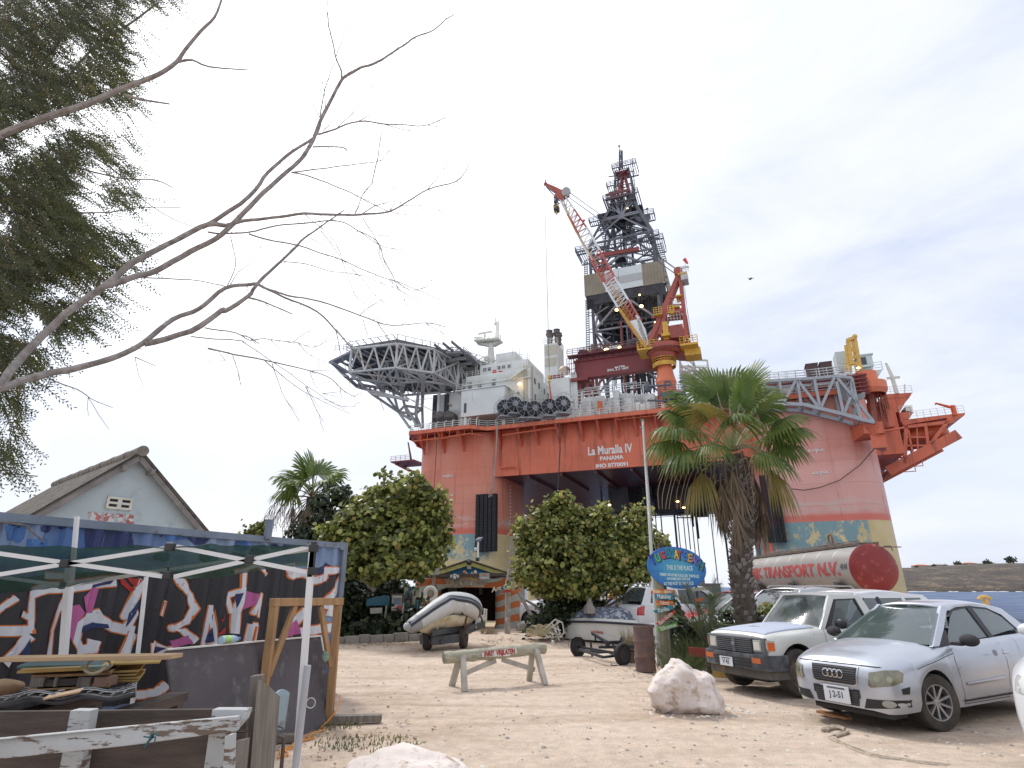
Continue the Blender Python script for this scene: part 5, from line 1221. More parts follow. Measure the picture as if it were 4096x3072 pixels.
#grey board leaning on the container, bottle on its top edge
bt=[AY(665,2602,6.1),AY(1283,2546,8.55)];bb=[V(bt[0].x+.42,bt[0].y-.1,0),V(bt[1].x+.35,bt[1].y-.1,0)]
mb=MB();dn=(bt[1]-bt[0]).cross(bb[0]-bt[0]).normalized()*.02;mb.prism([bb[0],bb[1],bt[1],bt[0]],dn);bo=mb.build('board',M('board_charcoal',(.085,.075,.082),.8,var=.22,scale=1.6,col2=(.14,.13,.14),thr=.6,s2=5,bump=.1))
tag(bo,'large dark grey sheet of board leaning on the graffitied container','board')
mb=MB();mb.bar(bt[0]+V(0,0,.008),bt[1]+V(0,0,.008),.03,.016);mb.bar(bt[1],bt[1].lerp(bb[1],.18)+V(0,0,0),.03,.02);mb.build('edge_strip',M('edge_white',(.6,.6,.58),.6),bo)
p=bt[0].lerp(bt[1],.335)+V(0,0,.055);dd_=(bt[1]-bt[0]).normalized();bot=wthing('bottle','empty green and blue plastic bottle lying on top of the leaning board','bottle',p)
mb=MB();mb.tube([p-dd_*.16,p-dd_*.155,p+dd_*.02,p+dd_*.07,p+dd_*.10],[.02,.042,.042,.03,.016],12);mb.build('body',M('pet_bottle',(.35,.50,.62),.15),bot,smooth=True)
mb=MB();mb.tube([p-dd_*.13,p-dd_*.03],[.043,.043],12);mb.build('label',M('bottle_label',(.35,.52,.18),.5,var=.5,scale=20),bot,smooth=True);mb=MB();mb.tube([p+dd_*.10,p+dd_*.13],.018,10);mb.build('cap',M('cap_blue',(.05,.15,.5),.4),bot)
#raw timber frame with knee braces
tf=wthing('timber_frame','freestanding raw timber frame with knee braces, beside the gazebo leg','frame',V(-2.8,7.8,0))
P1=AY(1352,2420,8.3);P0_=AY(1098,2425,7.3);F1=G(1322,2888);F1=V(P1.x,P1.y,0)+V(.02,.02,0);F0=V(P0_.x,P0_.y,0)
mb=MB();mb.bar(P1,F1,.09,.09);mb.build('post',WOOD_RAW,tf,bevel=.004);mb=MB();mb.bar(P0_,F0,.09,.09);mb.build('post',WOOD_RAW,tf,bevel=.004)
dv=(P1-P0_);dv.z=0;dv.normalize();mb=MB();mb.bar(V(P0_.x,P0_.y,P0_.z)-dv*.05+V(0,0,.045),P1+dv*.06+V(0,0,.045),.09,.09);mb.build('beam',WOOD_RAW,tf,bevel=.004)
for a,d in((P0_,dv),(P1,-dv)):
 mb=MB();mb.bar(a+d*.33+V(0,0,0),a+d*.04-V(0,0,.75),.045,.07);mb.build('brace',WOOD_RAW,tf,bevel=.003)
mb=MB();mb.box(F1+V(.28,.05,.05),(.75,.12,.08),.1);mb.build('foot',WOOD_GREY,tf,bevel=.006);mb=MB();mb.box(F0+V(.1,.05,.05),(.7,.12,.08),.1);mb.build('foot',WOOD_GREY,tf,bevel=.006)
mb=MB();mb.ell(P1-dv*.14-V(0,0,.62),(.045,.03,.07),10,7);tag(mb.build('rag',M('rag_green',(.25,.36,.28),.9,var=.3,scale=20,bump=.6)),'pale green rag tied to the timber frame brace','rag')
#weathered fence in the very foreground
fence=wthing('plank_fence','low weathered plank fence with flaking white rail in the left foreground','fence',V(-2,3,0))
YFn=3.0
def fpt(x,y,Y=YFn):
 p=AY(x,y,Y)
 if y>3200:p.z=0
 return p
def plank(q,nm,mat,th=.03,par=fence,nrm=V(0,1,0)):
 mb=MB();mb.prism(q,nrm*th);return mb.build(nm,mat,par,bevel=.004)
plank([fpt(-300,2850,3.1),fpt(985,2836,3.15),fpt(985,2925,3.15),fpt(-300,2960,3.1)],'back_board',WOOD_DARK)
plank([fpt(-300,2950,3.1),fpt(985,2930,3.15),fpt(985,3250,3.15),fpt(-300,3250,3.1)],'lower_board',WOOD_DARK)
plank([fpt(-250,2975,2.86),fpt(0,2955,2.86),fpt(948,2866,2.95),fpt(945,2925,2.95),fpt(500,2985,2.9),fpt(-250,3062,2.86)],'rail',PEEL,.035)
plank([fpt(280,2842,3.02),fpt(362,2842,3.02),fpt(335,3240,2.98),fpt(238,3240,2.98)],'post',PEEL,.06)
plank([fpt(848,2838,3.02),fpt(990,2838,3.02),fpt(975,2880,3.0),fpt(905,2960,3.0),fpt(895,3240,2.98),fpt(800,3240,2.98)],'post',PEEL,.06)
plank([fpt(898,2945,2.84),fpt(935,2935,2.84),fpt(1010,3240,2.8),fpt(955,3240,2.8)],'loose_board',PEEL,.03);plank([fpt(940,2965,2.95),fpt(990,2955,2.95),fpt(995,3240,2.92),fpt(960,3240,2.92)],'loose_board',WOOD_GREY,.03)
tb=plank([fpt(1000,2705,3.3),fpt(1045,2700,3.3),fpt(1045,3240,3.25),fpt(990,3240,3.25)],'upright_board',WOOD_GREY,.05);
tb2=plank([fpt(1030,2722,3.2),fpt(1075,2755,3.35),fpt(1112,2790,3.5),fpt(1090,3240,3.45),fpt(1020,3240,3.2)],'upright_board',WOOD_GREY,.03);plank([fpt(985,2850,3.25),fpt(1020,2838,3.25),fpt(1020,3240,3.2),fpt(980,3240,3.2)],'upright_board',WOOD_GREY,.03)
mb=MB();p=fpt(612,2950,2.84);
for k in range(7):mb.tube([p,p+V(U(-.02,.02),-.012,U(-.02,.02)),p+V(U(-.035,.035),-.014,U(-.035,.035))],.003,4)
tag(mb.build('string_knot',M('string_teal',(.02,.10,.12),.8)),'scrap of teal string nailed to the flaking fence rail','string')
ch=wthing('chair','old blue grey plastic chair with metal legs behind the foreground boards','chair',V(-1.75,3.9,0))
YC_=3.75
def hp(x,y,Y=YC_):return AY(x,y,Y)
mb=MB();rows=[]
for i in range(7):
 t_=i/6;a=hp(lerp(1122,1100,t_),lerp(2785,2935,t_));rows.append([a+V(lerp(-.04,0.0,s_),.16*s_-.04,.03*sin(pi*s_))for s_ in(0,.2,.4,.6,.8,1)])
mb.grid(rows);s0=rows[-1];mb.grid([s0,[p+V(-.04,-.08,.02)for p in s0],[p+V(-.12,-.16,.03)for p in s0]]);o=mb.build('shell',M('chair_blue_grey',(.24,.32,.36),.5,var=.15,col2=(.15,.13,.10),thr=.6,s2=8),ch,smooth=True)
md=o.modifiers.new('s','SOLIDIFY');md.thickness=.012
for dx,dy,ex in((0,.0,.03),(-.05,-.2,-.02),(-.16,.12,-.03),(-.20,-.1,-.05)):
 p=hp(1136,2950)+V(dx,dy,.0);mb=MB();mb.tube([p+V(-.05,0,.01),p,V(p.x+ex,p.y,0)],.011,8);mb.build('leg',M('leg_brown_metal',(.09,.06,.05),.5),ch,smooth=True)
mb=MB();p=AY(1243,2812,4.95);mb.tube([p+V(.035*cos(a),0,.035*sin(a))for a in[2*pi*k/16 for k in range(17)]],.004,5);tag(mb.build('wire_loop',GRL),'thin wire loop hanging on the grey pipe','wire')
mb=MB();pts=[]
for k in range(26):
 t_=k/25;g=G(lerp(1345,1100,t_),lerp(2885,3035,t_));pts.append(V(g.x+.05*sin(k*1.1),g.y+.04*cos(k*.9),.015+max(0,.28*(1-t_*7))))
mb.tube(pts,.009,6);pts2=[p+V(.06*sin(i*.7),.05,.0)for i,p in enumerate(pts[12:])];mb.tube(pts2,.008,6);tag(mb.build('rope',M('rope_orange',(.62,.24,.03),.7)),'orange rope trailing over the gravel from the timber frame foot','rope')
#timber pile
YP=4.7
def pp(x,y,Y=YP):return AY(x/1.3825,2400+y/1.3825,Y)
pal=wthing('pallet','worn wooden pallet in the heap of timber on the left','pallet',pp(300,460))
def slab(name,q0,q1,depth,th,mat,label=None,cat=None,parent=None,grp=None,dirv=V(-.45,.9,0)):
 mb=MB();a,b_=Vector(q0),Vector(q1);dv_=dirv.normalized()*depth;mb.prism([a,b_,b_+dv_,a+dv_],(0,0,th));o=mb.build(name,mat,parent,bevel=.004)
 if label:tag(o,label,cat,grp)
 return o
for k,(y0,y1)in enumerate(((405,400),)):slab('top_board',pp(170,432),pp(610,415),.9,.02,WOOD_RAW,parent=pal)
for(x0,x1,c_)in((170,260,WOOD_GREY),(300,330,WOOD_GREY),(430,515,WOOD_GREY),(520,600,M('block_pinkish',(.30,.18,.14),.85,var=.2))):
 mb=MB();a,b_=pp(x0,480),pp(x1,425);mb.box((a+b_)/2+V(0,.05,0),(abs(b_.x-a.x),.14,abs(b_.z-a.z)));mb.build('block',c_,pal,bevel=.004)
slab('bottom_board',pp(150,505),pp(605,485),.9,.03,WOOD_RAW,parent=pal);slab('stringer',pp(200,495),pp(500,480),.6,.06,WOOD_DARK,parent=pal)
slab('long_plank',pp(-30,345,4.5),pp(932,330,4.5),.16,.03,M('plank_tan',(.42,.29,.17),.8,var=.2,stretch=(1,6,6)),'longest pale plank laid on top of the timber heap','plank',dirv=V(.1,1,0))
for k,(x0,y0,x1,y1,lab)in enumerate(((560,368,882,352,'shorter pale plank just under the long top plank'),(620,412,768,400,'uppermost thin yellow board jutting from the timber heap'),(615,430,750,420,'second thin yellow board below the uppermost one'),(640,447,770,437,'third thin yellow board in the jutting stack'),(625,463,765,452,'lowest thin yellow board jutting above the black mesh'))):
 slab('board',pp(x0-250,y0+6,4.85),pp(x1,y1,4.85),.5,.015,M('plank_yellow',(.40,.27,.09),.8,var=.25,scale=4),lab,'board',grp='boards in the timber heap')
slab('board',pp(90,408,4.62),pp(600,385,4.62),.7,.02,M('plank_ochre',(.45,.28,.08),.8,var=.25,col2=(.15,.35,.4),thr=.58,s2=4),'ochre board with blue paint lying on the pallet','board',grp='boards in the timber heap')
slab('board',pp(90,380,4.75),pp(560,372,4.75),.7,.02,M('board_teal_dark',(.06,.11,.12),.7),'dark teal board under the planks of the heap','board',grp='boards in the timber heap')
mb=MB();p=pp(520,365,4.55);mb.tube([p+V(.085*cos(a),.02*sin(a*2),.05*sin(a))for a in[pi+pi*k/12 for k in range(13)]],.012,6);mb.tube([p+V(.085*cos(a),.05,.04*sin(a))for a in[2*pi*k/16 for k in range(17)]],.008,6);tag(mb.build('hose_ring',M('ring_tan',(.4,.34,.22),.7)),'tan plastic ring hanging from the pile of planks','ring')
mb=MB()
rows=[[pp(lerp(-40,750,i/24),lerp(560,520,i/24)+12*sin(i*.7)-6*j,4.2+.16*j)for i in range(25)]for j in range(7)]
mb.grid(rows);mo=mb.build('mesh_sheet',M('black_sheet',(.03,.03,.036),.55,var=.4,scale=8),None,smooth=True);tag(mo,'crumpled black plastic mesh lying under the pallet','mesh');md=mo.modifiers.new('s','SOLIDIFY');md.thickness=.03
mb=MB()
for i in range(0,24,2):mb.cyl(rows[0][i]+V(0,-.01,.015),rows[6][min(24,i+3)]+V(0,0,.03),.004,n=4)
for j in range(0,7,2):mb.tube([r_+V(0,0,.03)for r_ in rows[j]],.004,4)
mb.build('mesh_lines',M('mesh_grey',(.30,.31,.32),.6),mo)
slab('offcut',pp(235,556,4.15),pp(440,515,4.15),.15,.012,M('offcut_tan',(.45,.31,.19),.8),'pale wooden offcut lying on the black mesh','offcut');
for k,(x,lab)in enumerate(((190,'left support trestle under the timber heap'),(700,'right support trestle under the timber heap'))):
 p=pp(x,560,4.6);mb=MB()
 for dx in(-.12,.12):
  for dy in(0,.6):mb.bar(V(p.x+dx*.4,p.y+dy,p.z-.08),V(p.x+dx,p.y+dy,0),.06,.08)
 mb.bx(p.x-.08,p.x+.08,p.y-.1,p.y+.7,p.z-.12,p.z-.05);tag(mb.build('trestle',WOOD_DARK,origin=(p.x,p.y,0)),lab,'trestle','trestles under the timber')
for(x0,x1)in((-40,160),):
 mb=MB();a=pp(x0,545,4.1);b_=pp(x1,420,4.1);mb.ell((a+b_)/2+V(-.06,0,0),((b_.x-a.x)*.36,.2,(b_.z-a.z)*.42),18,12);o=mb.build('tree_stump',M('stump_brown',(.15,.095,.05),.95,var=.4,bump=.9,bscale=12),None,smooth=True)
 for v in o.data.vertices:v.co+=Vector((.5,.5,1))*.03*mnoise.noise(v.co*5)
 tag(o,'rough brown stump at the left end of the timber heap','stump')
 #MIDDLE GROUND
 #log barrier
bar_=wthing('log_barrier','low barrier of a pale log on splayed wooden legs with a hand painted sign','barrier',V(-.3,11.2,0))
La,Lb=AY(1775,2632,10.8),AY(2178,2593,11.7);ld=(Lb-La).normalized();lnn=V(ld.y,-ld.x,0)
mb=MB();K_=22;pts=[La+(Lb-La)*k/K_+V(0,0,.006*sin(k*1.9))for k in range(K_+1)];mb.tube(pts,[.098+.004*sin(k*2.3)-(.004 if k in(0,K_)else 0)for k in range(K_+1)],18)
mb.build('log',M('log_grey_green',(.36,.34,.26),.9,var=.25,scale=2.2,stretch=(2,2,10),bump=.5,bscale=9,col2=(.22,.20,.14),thr=.62,s2=5),bar_,smooth=True,sharp=50)
LEGW=M('leg_whitewash',(.42,.39,.34),.9,var=.25,scale=4)
for P_,sx_ in((La+ld*.33,1),(Lb-ld*.22,-1)):
 for sgn in(-1,1):
  mb=MB();a=P_+V(0,0,-.0)+lnn*sgn*.06+ld*.0;f_=V(P_.x,P_.y,0)+lnn*sgn*.30-ld*sx_*.05;mb.bar(a+V(0,0,.02),f_,.10,.07);mb.build('leg',LEGW,bar_,bevel=.005)
 mb=MB();mb.bar(V(P_.x,P_.y,.22),P_+ld*sx_*.66+V(0,0,-.12),.05,.08);mb.build('brace',LEGW,bar_,bevel=.004)
def onlog(px,py):
 return HIT(px,py,La+lnn*.101,lnn)
q=[onlog(1926,2612),onlog(2063,2592),onlog(2066,2612),onlog(2040,2618),onlog(2035,2624),onlog(1928,2627)]
q=[p+lnn*.010 for p in q];mb=MB();mb.prism(q,lnn*.012);sb=mb.build('sign',M('sign_plate_white',(.66,.65,.60),.6,var=.08),bar_)
c_=sum(q[:3],V(0,0,0));c_=(q[0]+q[1]+q[2]+q[5])/4
text('lettering','INRIT  VRIJLATEN',.118,M('letters_red',(.38,.03,.03),.6),sb,c_+lnn*.016,ld,V(0,0,1),1.02,.0035,fit=.60)
#boulders
def rock(name,label,c,r,seed,mat,sub=4,amp=.35,flat=.0):
 bm=bmesh.new();bmesh.ops.create_icosphere(bm,subdivisions=sub,radius=1)
 for v in bm.verts:
  p=v.co.copy();n_=mnoise.noise(p*1.1+Vector((seed,0,0)))*amp+mnoise.noise(p*2.7+Vector((0,seed,0)))*amp*.4+mnoise.noise(p*7+Vector((0,0,seed)))*amp*.10
  vo=mnoise.voronoi(p*1.4+Vector((seed,2,1)))[0][0]
  s_=1+n_-vo*amp*.45;v.co=Vector((p.x*r[0]*s_,p.y*r[1]*s_,p.z*r[2]*s_));v.co.z=max(v.co.z,-.12*r[2]-.06)
 me=bpy.data.meshes.new(name);bm.to_mesh(me);bm.free();me.materials.append(mat);me.polygons.foreach_set('use_smooth',[True]*len(me.polygons));me.set_sharp_from_angle(angle=radians(38))
 o=part(name,me,None);o.location=c;return tag(o,label,'rock')
RKM=M('coral_rock',(.70,.62,.575),.95,var=.16,scale=2.6,bump=1.0,bscale=9,col2=(.36,.27,.21),thr=.60,soft=.07,s2=5)
g=G(2742,2862);g2=V(g.x+.06,g.y+.42,0)
def boulder(name,label,sil,Y,depth,mat):
 P=[AY(x,y,Y)for x,y in sil];zc_=sum(p.z for p in P)/len(P);xc=sum(p.x for p in P)/len(P);N_=len(P);mb=MB();rows=[]
 for j in range(0,31):
  t_=-pi/2+pi*j/30;row=[]
  for i in range(N_*5):
   f_=i/5;a,b_=P[int(f_)%N_],P[(int(f_)+1)%N_];p=a.lerp(b_,f_-int(f_))
   k_=max(.02,cos(t_))**.55;x=xc+(p.x-xc)*k_;z=zc_+(p.z-zc_)*k_;y=Y+depth*sin(t_)*(.75+.25*k_)
   vv=Vector((x,y,z));n_=mnoise.noise(vv*3.1)*.06+mnoise.noise(vv*9)*.022-mnoise.voronoi(vv*2.6)[0][0]*.13+.035-abs(mnoise.noise(vv*4.3+V(3,1,2)))*.05
   d_=Vector((x-xc,(y-Y)*1.2,z-zc_));vv+=d_.normalized()*n_ if j not in(0,30)else V(0,0,0);vv.z=max(vv.z,-.05);row.append(vv)
  rows.append(row)
 mb.grid(rows,closed=True);mb.add(rows[0],[tuple(range(len(rows[0])-1,-1,-1))]);mb.add(rows[-1],[tuple(range(len(rows[-1])))])
 o=mb.build(name,mat,None,smooth=True,sharp=32,origin=(xc,Y,0));return tag(o,label,'boulder')
boulder('boulder','big whitish coral boulder sitting alone in front of the pickup truck',[(2590,2760),(2602,2715),(2625,2690),(2655,2650),(2690,2632),(2725,2634),(2752,2650),(2775,2672),(2820,2690),(2850,2712),(2872,2755),(2890,2800),(2902,2850),(2896,2872),(2800,2872),(2700,2868),(2620,2862),(2596,2820)],9.1,.42,RKM)
rock('rock','pale rock half cut off at the bottom edge of the picture',V(-1.02,6.1,-.02),(.62,.5,.26),4.2,RKM)
def weeds(name,label,c,rad,n,h,mat,seed=1,cat='weeds'):
 rr=random.Random(seed);mb=MB()
 for i in range(n):
  a=rr.uniform(0,6.28);r_=rad*sqrt(rr.random());x,y=c[0]+r_*cos(a),c[1]+r_*sin(a)*.6;hh=h*rr.uniform(.3,1);dx,dy=rr.uniform(-.5,.5)*hh,rr.uniform(-.5,.5)*hh;w_=rr.uniform(.004,.01)
  mb.add([(x-w_,y,gz(x,y)),(x+w_,y,gz(x,y)),(x+dx+w_*.3,y+dy,hh),(x+dx-w_*.3,y+dy,hh)],[(0,1,2,3)])
 return tag(mb.build(name,mat),label,cat,kind='stuff')
weeds('weeds','thin low green weeds in the gravel beside the bottom rock',G(1480,2975),.62,260,.04,LEAF('weed_leaf',[(.10,.13,.05),(.20,.21,.10)]))
for c__,r__,nn__ in((V(2.63,9.1,0),.62,260),(V(-1.02,6.1,0),.75,200)):
 sb_=MB();rs_=random.Random(nn__)
 for k in range(nn__):
  a=rs_.uniform(0,6.28);q=r__*rs_.uniform(.75,1.25);x,y=c__.x+q*cos(a),c__.y+q*sin(a)*.8;s_=rs_.random()**3*.05+.008;sb_.cur=0 if rs_.random()<.4 else 1
  sb_.add([(x+s_*v[0],y+s_*v[1],gz(x,y)+s_*v[2]*.8)for v in ico],icf)
 tag(sb_.build('gravel',pbm),'chips of stone around the foot of the %s'%('big boulder' if c__.x>0 else 'bottom rock'),'gravel',kind='stuff')
weeds('weeds','sparse weeds at the foot of the timber frame',G(1300,2900),.5,160,.06,MATS['weed_leaf'],2)
#old rope lying in front of the silver car
def spline(P,n):
 o_=[]
 for i in range(len(P)-1):
  p0,p1,p2,p3=P[max(0,i-1)],P[i],P[i+1],P[min(len(P)-1,i+2)]
  for k in range(n):
   t_=k/n;o_.append(.5*((2*p1)+(-p0+p2)*t_+(2*p0-5*p1+4*p2-p3)*t_*t_+(-p0+3*p1-3*p2+p3)*t_**3))
 return o_+[P[-1]]
mb=MB()
for dy in(0,.05,.1):
 pts=[G(x,y+dy*60)+V(0,0,.02)for x,y in((3300,2925),(3340,2912),(3385,2925),(3350,2945),(3330,2958),(3380,2985),(3440,3010),(3510,3035),(3600,3045),(3700,3060),(3790,3068))]
 pts=spline([p+V(.02*sin(dy*50+i*2),.03*cos(dy*70+i),0)for i,p in enumerate(pts)],5);mb.tube(pts,.017,6)
tag(mb.build('rope',M('rope_sandy',(.42,.35,.27),.95,var=.3,scale=20,bump=.5)),'thick sandy old rope lying on the ground in front of the silver car','rope')
mb=MB();mb.bar(G(3278,2855)+V(0,0,.03),G(3398,2885)+V(0,0,.03),.10,.03);tag(mb.build('plank',M('plank_orange',(.42,.20,.08),.8,var=.3)),'short orange brown plank on the sand below the silver car bumper','plank')
#rusty barrel and the sign post
gb_=G(2593,2694);bl=wthing('barrel','rusty brown steel barrel standing beside the sign post','barrel',V(gb_.x,gb_.y+.2,0));rb_=.205
mb=MB();zt_=.88;prof=[(0,.02),(rb_,.02),(rb_+.008,.03),(rb_,.05),(rb_,zt_*.33-.02),(rb_+.01,zt_*.33),(rb_,zt_*.33+.02),(rb_,zt_*.66-.02),(rb_+.01,zt_*.66),(rb_,zt_*.66+.02),(rb_,zt_-.02),(rb_+.008,zt_-.008),(rb_,zt_),(rb_-.015,zt_),(rb_-.015,zt_-.3),(0,zt_-.3)]
mb.lathe(prof,(gb_.x,gb_.y+.2,0),32);mb.build('drum',M('rusty_drum',(.13,.085,.08),.8,var=.25,scale=4,bump=.2,col2=(.20,.105,.06),thr=.6,soft=.1,s2=6),bl,smooth=True)
YS=13.4
sp_=wthing('sign_post','round timber post carrying a stack of painted arrow boards below the oval sign','sign post',V(3.35,YS,0))
mb=MB();a=AY(2655,2520,YS+.18);mb.cyl((a.x,YS+.18,0),(a.x-.02,YS+.18,2.1),.135,.12,n=18);a2=AY(2650,2340,YS+.35);mb.build('post',M('post_greenish',(.24,.23,.17),.9,var=.3,scale=3,stretch=(5,5,.7),bump=.4),sp_,smooth=True)
def c6(x,y):return(2200+x/2.37,2050+y/2.37)
def signboard(poly,word,base,top,size,ang=0,fit=.3,nm='arrow_board',lab=None,Y=YS,sx=1,tc=None):
 q=[AY(*c6(x,y),Y)for x,y in poly];mb=MB();mb.prism(q,(0,.025,0))
 m,t,b=newmat('board_'+word);tcn=t.nodes.new('ShaderNodeTexCoord');
 c=ramp(t,noise(t,6,5,stretch=(.6,1,3)).outputs[0],[(.42,base),(.58,top)]).outputs[0];t.links.new(c,b.inputs['Base Color']);b.inputs['Roughness'].default_value=.55
 o=mb.build(nm,m,sp_,bevel=.004);o['label']=lab or('painted board reading '+word)
 c0=AY(*c6(*tc),Y)if tc else sum(q,V(0,0,0))/len(q);ux=V(cos(ang),0,sin(ang));uy=V(-sin(ang),0,cos(ang))
 text('lettering',word.replace('_',' '),size,M('letters_cream',(.72,.70,.62),.6),o,c0+V(0,-.004,0),ux,uy,sx,.002,.002,fit=fit)
signboard([(958,735),(1060,728),(1172,733),(1168,765),(1060,772),(955,768)],'Bon   Bini',(.55,.09,.02),(.72,.36,.03),.085,fit=.40)
signboard([(992,770),(1170,770),(1166,826),(998,822)],'Mabuhay',(.03,.17,.30),(.04,.24,.38),.125,fit=.30)
signboard([(998,836),(1168,838),(1172,878),(1010,880),(1020,858)],'Yokoso',(.58,.09,.02),(.68,.22,.03),.11,fit=.2,tc=(1085,857))
signboard([(975,930),(1015,918),(1155,875),(1166,905),(1150,925),(1000,955)],'Karibu',(.02,.20,.28),(.04,.28,.36),.125,radians(12),.24,tc=(1075,922))
signboard([(995,1060),(1135,952),(1195,925),(1172,975),(1050,1062)],'Bem-Vindo',(.45,.03,.025),(.58,.06,.04),.115,radians(36),.36,tc=(1095,1005))
signboard([(1020,1090),(1205,1040),(1215,1078),(1040,1132),(1020,1110)],'V\u00e4lkommen',(.05,.30,.03),(.12,.42,.04),.12,radians(15),.37,tc=(1118,1086))
mb=MB();q=[AY(*c6(x,y),YS+.5)for x,y in((1385,815),(1465,808),(1440,845),(1375,845))];mb.prism(q,(0,.02,0));
tag(mb.build('arrow_board',M('board_faded_red',(.50,.10,.03),.6)),'small faded orange red arrow board half hidden behind the young palm','sign board')
mb=MB();q=[AY(*c6(x,y),YS+.6)for x,y in((1310,722),(1495,705),(1500,735),(1320,745))];mb.prism(q,(0,.02,0));o=mb.build('arrow_board',M('board_olive',(.20,.22,.08),.6));tag(o,'olive board with cream writing just under the right end of the oval sign','sign board')
text('lettering','gelding',.12,MATS['letters_cream'],o,(q[0]+q[2])/2+V(0,-.006,0),(1,0,.05),(0,0,1),1,.001,.001)
mb=MB();a=AY(*c6(1400,845),YS+.65);mb.cyl((a.x,YS+.65,0),(a.x,YS+.65,a.z+.35),.03);tag(mb.build('stake',WOOD_DARK),'thin dark stake behind the young palm carrying two small boards','stake')
YO=YS+.02
ov=wthing('oval_sign','large blue oval board hand painted TUGBOAT BEACH in many colours','sign',V(3.5,YO,0))
oc_=AY(*c6(1201,522),YO);tip=AY(*c6(1483,560),YO);lef=AY(*c6(918,500),YO)
rot_=radians(-7.5);ax_=(tip.x-lef.x)/2*1.0;az_=(AY(*c6(1201,322),YO).z-AY(*c6(1201,724),YO).z)/2*.985
ux=V(cos(rot_),0,sin(rot_));uz=V(-sin(rot_),0,cos(rot_))
mb=MB();mb.prism([oc_+ux*ax_*abs(cos(a))**.92*(1 if cos(a)>0 else-1)+uz*az_*abs(sin(a))**1.0*(1 if sin(a)>0 else-1)for a in[2*pi*k/56 for k in range(56)]][::-1],(0,.04,0))
m,t,b=newmat('oval_blue');tcn=t.nodes.new('ShaderNodeTexCoord');gr_=t.nodes.new('ShaderNodeVectorMath');gr_.operation='LENGTH'
mpg=t.nodes.new('ShaderNodeMapping');oc_l=oc_-ov.location;mpg.inputs['Location'].default_value=(-oc_l.x/ax_,0,-oc_l.z/az_);mpg.inputs['Scale'].default_value=(1/ax_,0,1/az_)
t.links.new(tcn.outputs['Object'],mpg.inputs[0]);t.links.new(mpg.outputs[0],gr_.inputs[0])
c=ramp(t,gr_.outputs['Value'],[(.25,(.07,.36,.50)),(.62,(.02,.20,.48)),(1.0,(.008,.105,.42))]).outputs[0];c=mixc(t,.25,c,ramp(t,noise(t,7,5).outputs[0],[(.35,(.01,.12,.36)),(.65,(.1,.38,.5))]).outputs[0]);t.links.new(c,b.inputs['Base Color']);b.inputs['Roughness'].default_value=.4
op=mb.build('board',m,ov,bevel=.006)
cols={'T':(.02,.05,.30),'U':(.10,.42,.05),'G':(.60,.03,.04),'B':(.02,.16,.13),'O':(.02,.25,.28),'A':(.62,.50,.04),'E':(.55,.20,.03),'C':(.30,.10,.35),'H':(.10,.28,.05)}
lt=[('T',975,450,.30,22,(.02,.06,.34)),('U',1022,432,.25,17,(.12,.50,.06)),('G',1069,408,.22,12,(.66,.04,.05)),('B',1118,385,.31,6,(.02,.22,.34)),('O',1160,395,.27,2,(.02,.30,.34)),('A',1196,400,.29,-1,(.70,.56,.05)),('T',1226,412,.27,-4,(.34,.05,.06)),('B',1288,415,.30,-9,(.05,.18,.50)),('E',1327,435,.25,-12,(.55,.30,.04)),('A',1364,452,.24,-15,(.30,.14,.45)),('C',1400,475,.23,-18,(.08,.12,.38)),('H',1430,508,.26,-22,(.06,.24,.16))]
for ch_,x,y,s_,an,cc in lt:
 p=AY(*c6(x,y),YO);a=radians(an);ux_,uz_=V(cos(a),0,sin(a)),V(-sin(a),0,cos(a))
 text('letter_shadow',ch_,s_*1.04,M('letter_dark',(.008,.02,.07),.5),op,p+V(.016,-.003,-.014),ux_,uz_,1,.012,.002,fit=.125)
 text('letter',ch_,s_,M('letter_'+ch_+str(x),cc,.45,var=.25,scale=9),op,p+V(0,-.009,0),ux_,uz_,1,.006,.002,fit=.105)
SW=M('script_pale_blue',(.55,.72,.72),.5,var=.05)
for s_,x,y,sz,an,sx_ in(('THIS IS THE PLACE',1228,527,.135,-2,.58),("THERE'S  NO OTHER PLACE LIKE  THIS PLACE,",1226,597,.080,-3,.88),('ANYWHERE NEAR THIS PLACE',1218,631,.072,-1,.52),('SO THIS MUST BE THE PLACE!',1220,674,.092,1,.66)):
 p=AY(*c6(x,y),YO);a=radians(an);text('lettering',s_,sz,SW,op,p+V(0,-.004,0),V(cos(a),0,sin(a)),V(-sin(a),0,cos(a)),1,.0034,.002,fit=sx_)
mb=MB();a=AY(2655,2345,YO+.12);mb.bar((a.x-.0,YO+.12,1.2),(a.x,YO+.12,2.6),.10);mb.build('backing_post',WOOD_DARK,ov)
#flagpole
fb_,ft_=AY(2612,2300,14.1),AY(2571,1684,14.1);d_=ft_-fb_;foot=fb_-d_*(fb_.z/d_.z)
fp=wthing('flagpole','tall plain white flagpole rising behind the oval sign','flagpole',foot);mb=MB();mb.cyl(foot,ft_,.045,.028,n=12);mb.build('pole',M('pole_white',(.62,.64,.64),.5,var=.08,col2=(.35,.3,.26),thr=.72,s2=4),fp,smooth=True)
mb=MB();mb.cyl(ft_,ft_+V(0,0,.05),.045,.04,n=12);mb.ell(ft_+V(-.06,0,-.18),(.03,.03,.03),8,5);mb.build('cap',M('cap_green',(.1,.2,.16),.5),fp)
mb=MB();mb.tube([ft_+V(0,-.05,-.1),fb_+V(.06,-.05,.8),fb_+V(.22,-.05,-.1),AY(2646,2190,13.9)],.006,4);mb.build('halyard',M('cord_pale',(.45,.42,.36),.8),fp)
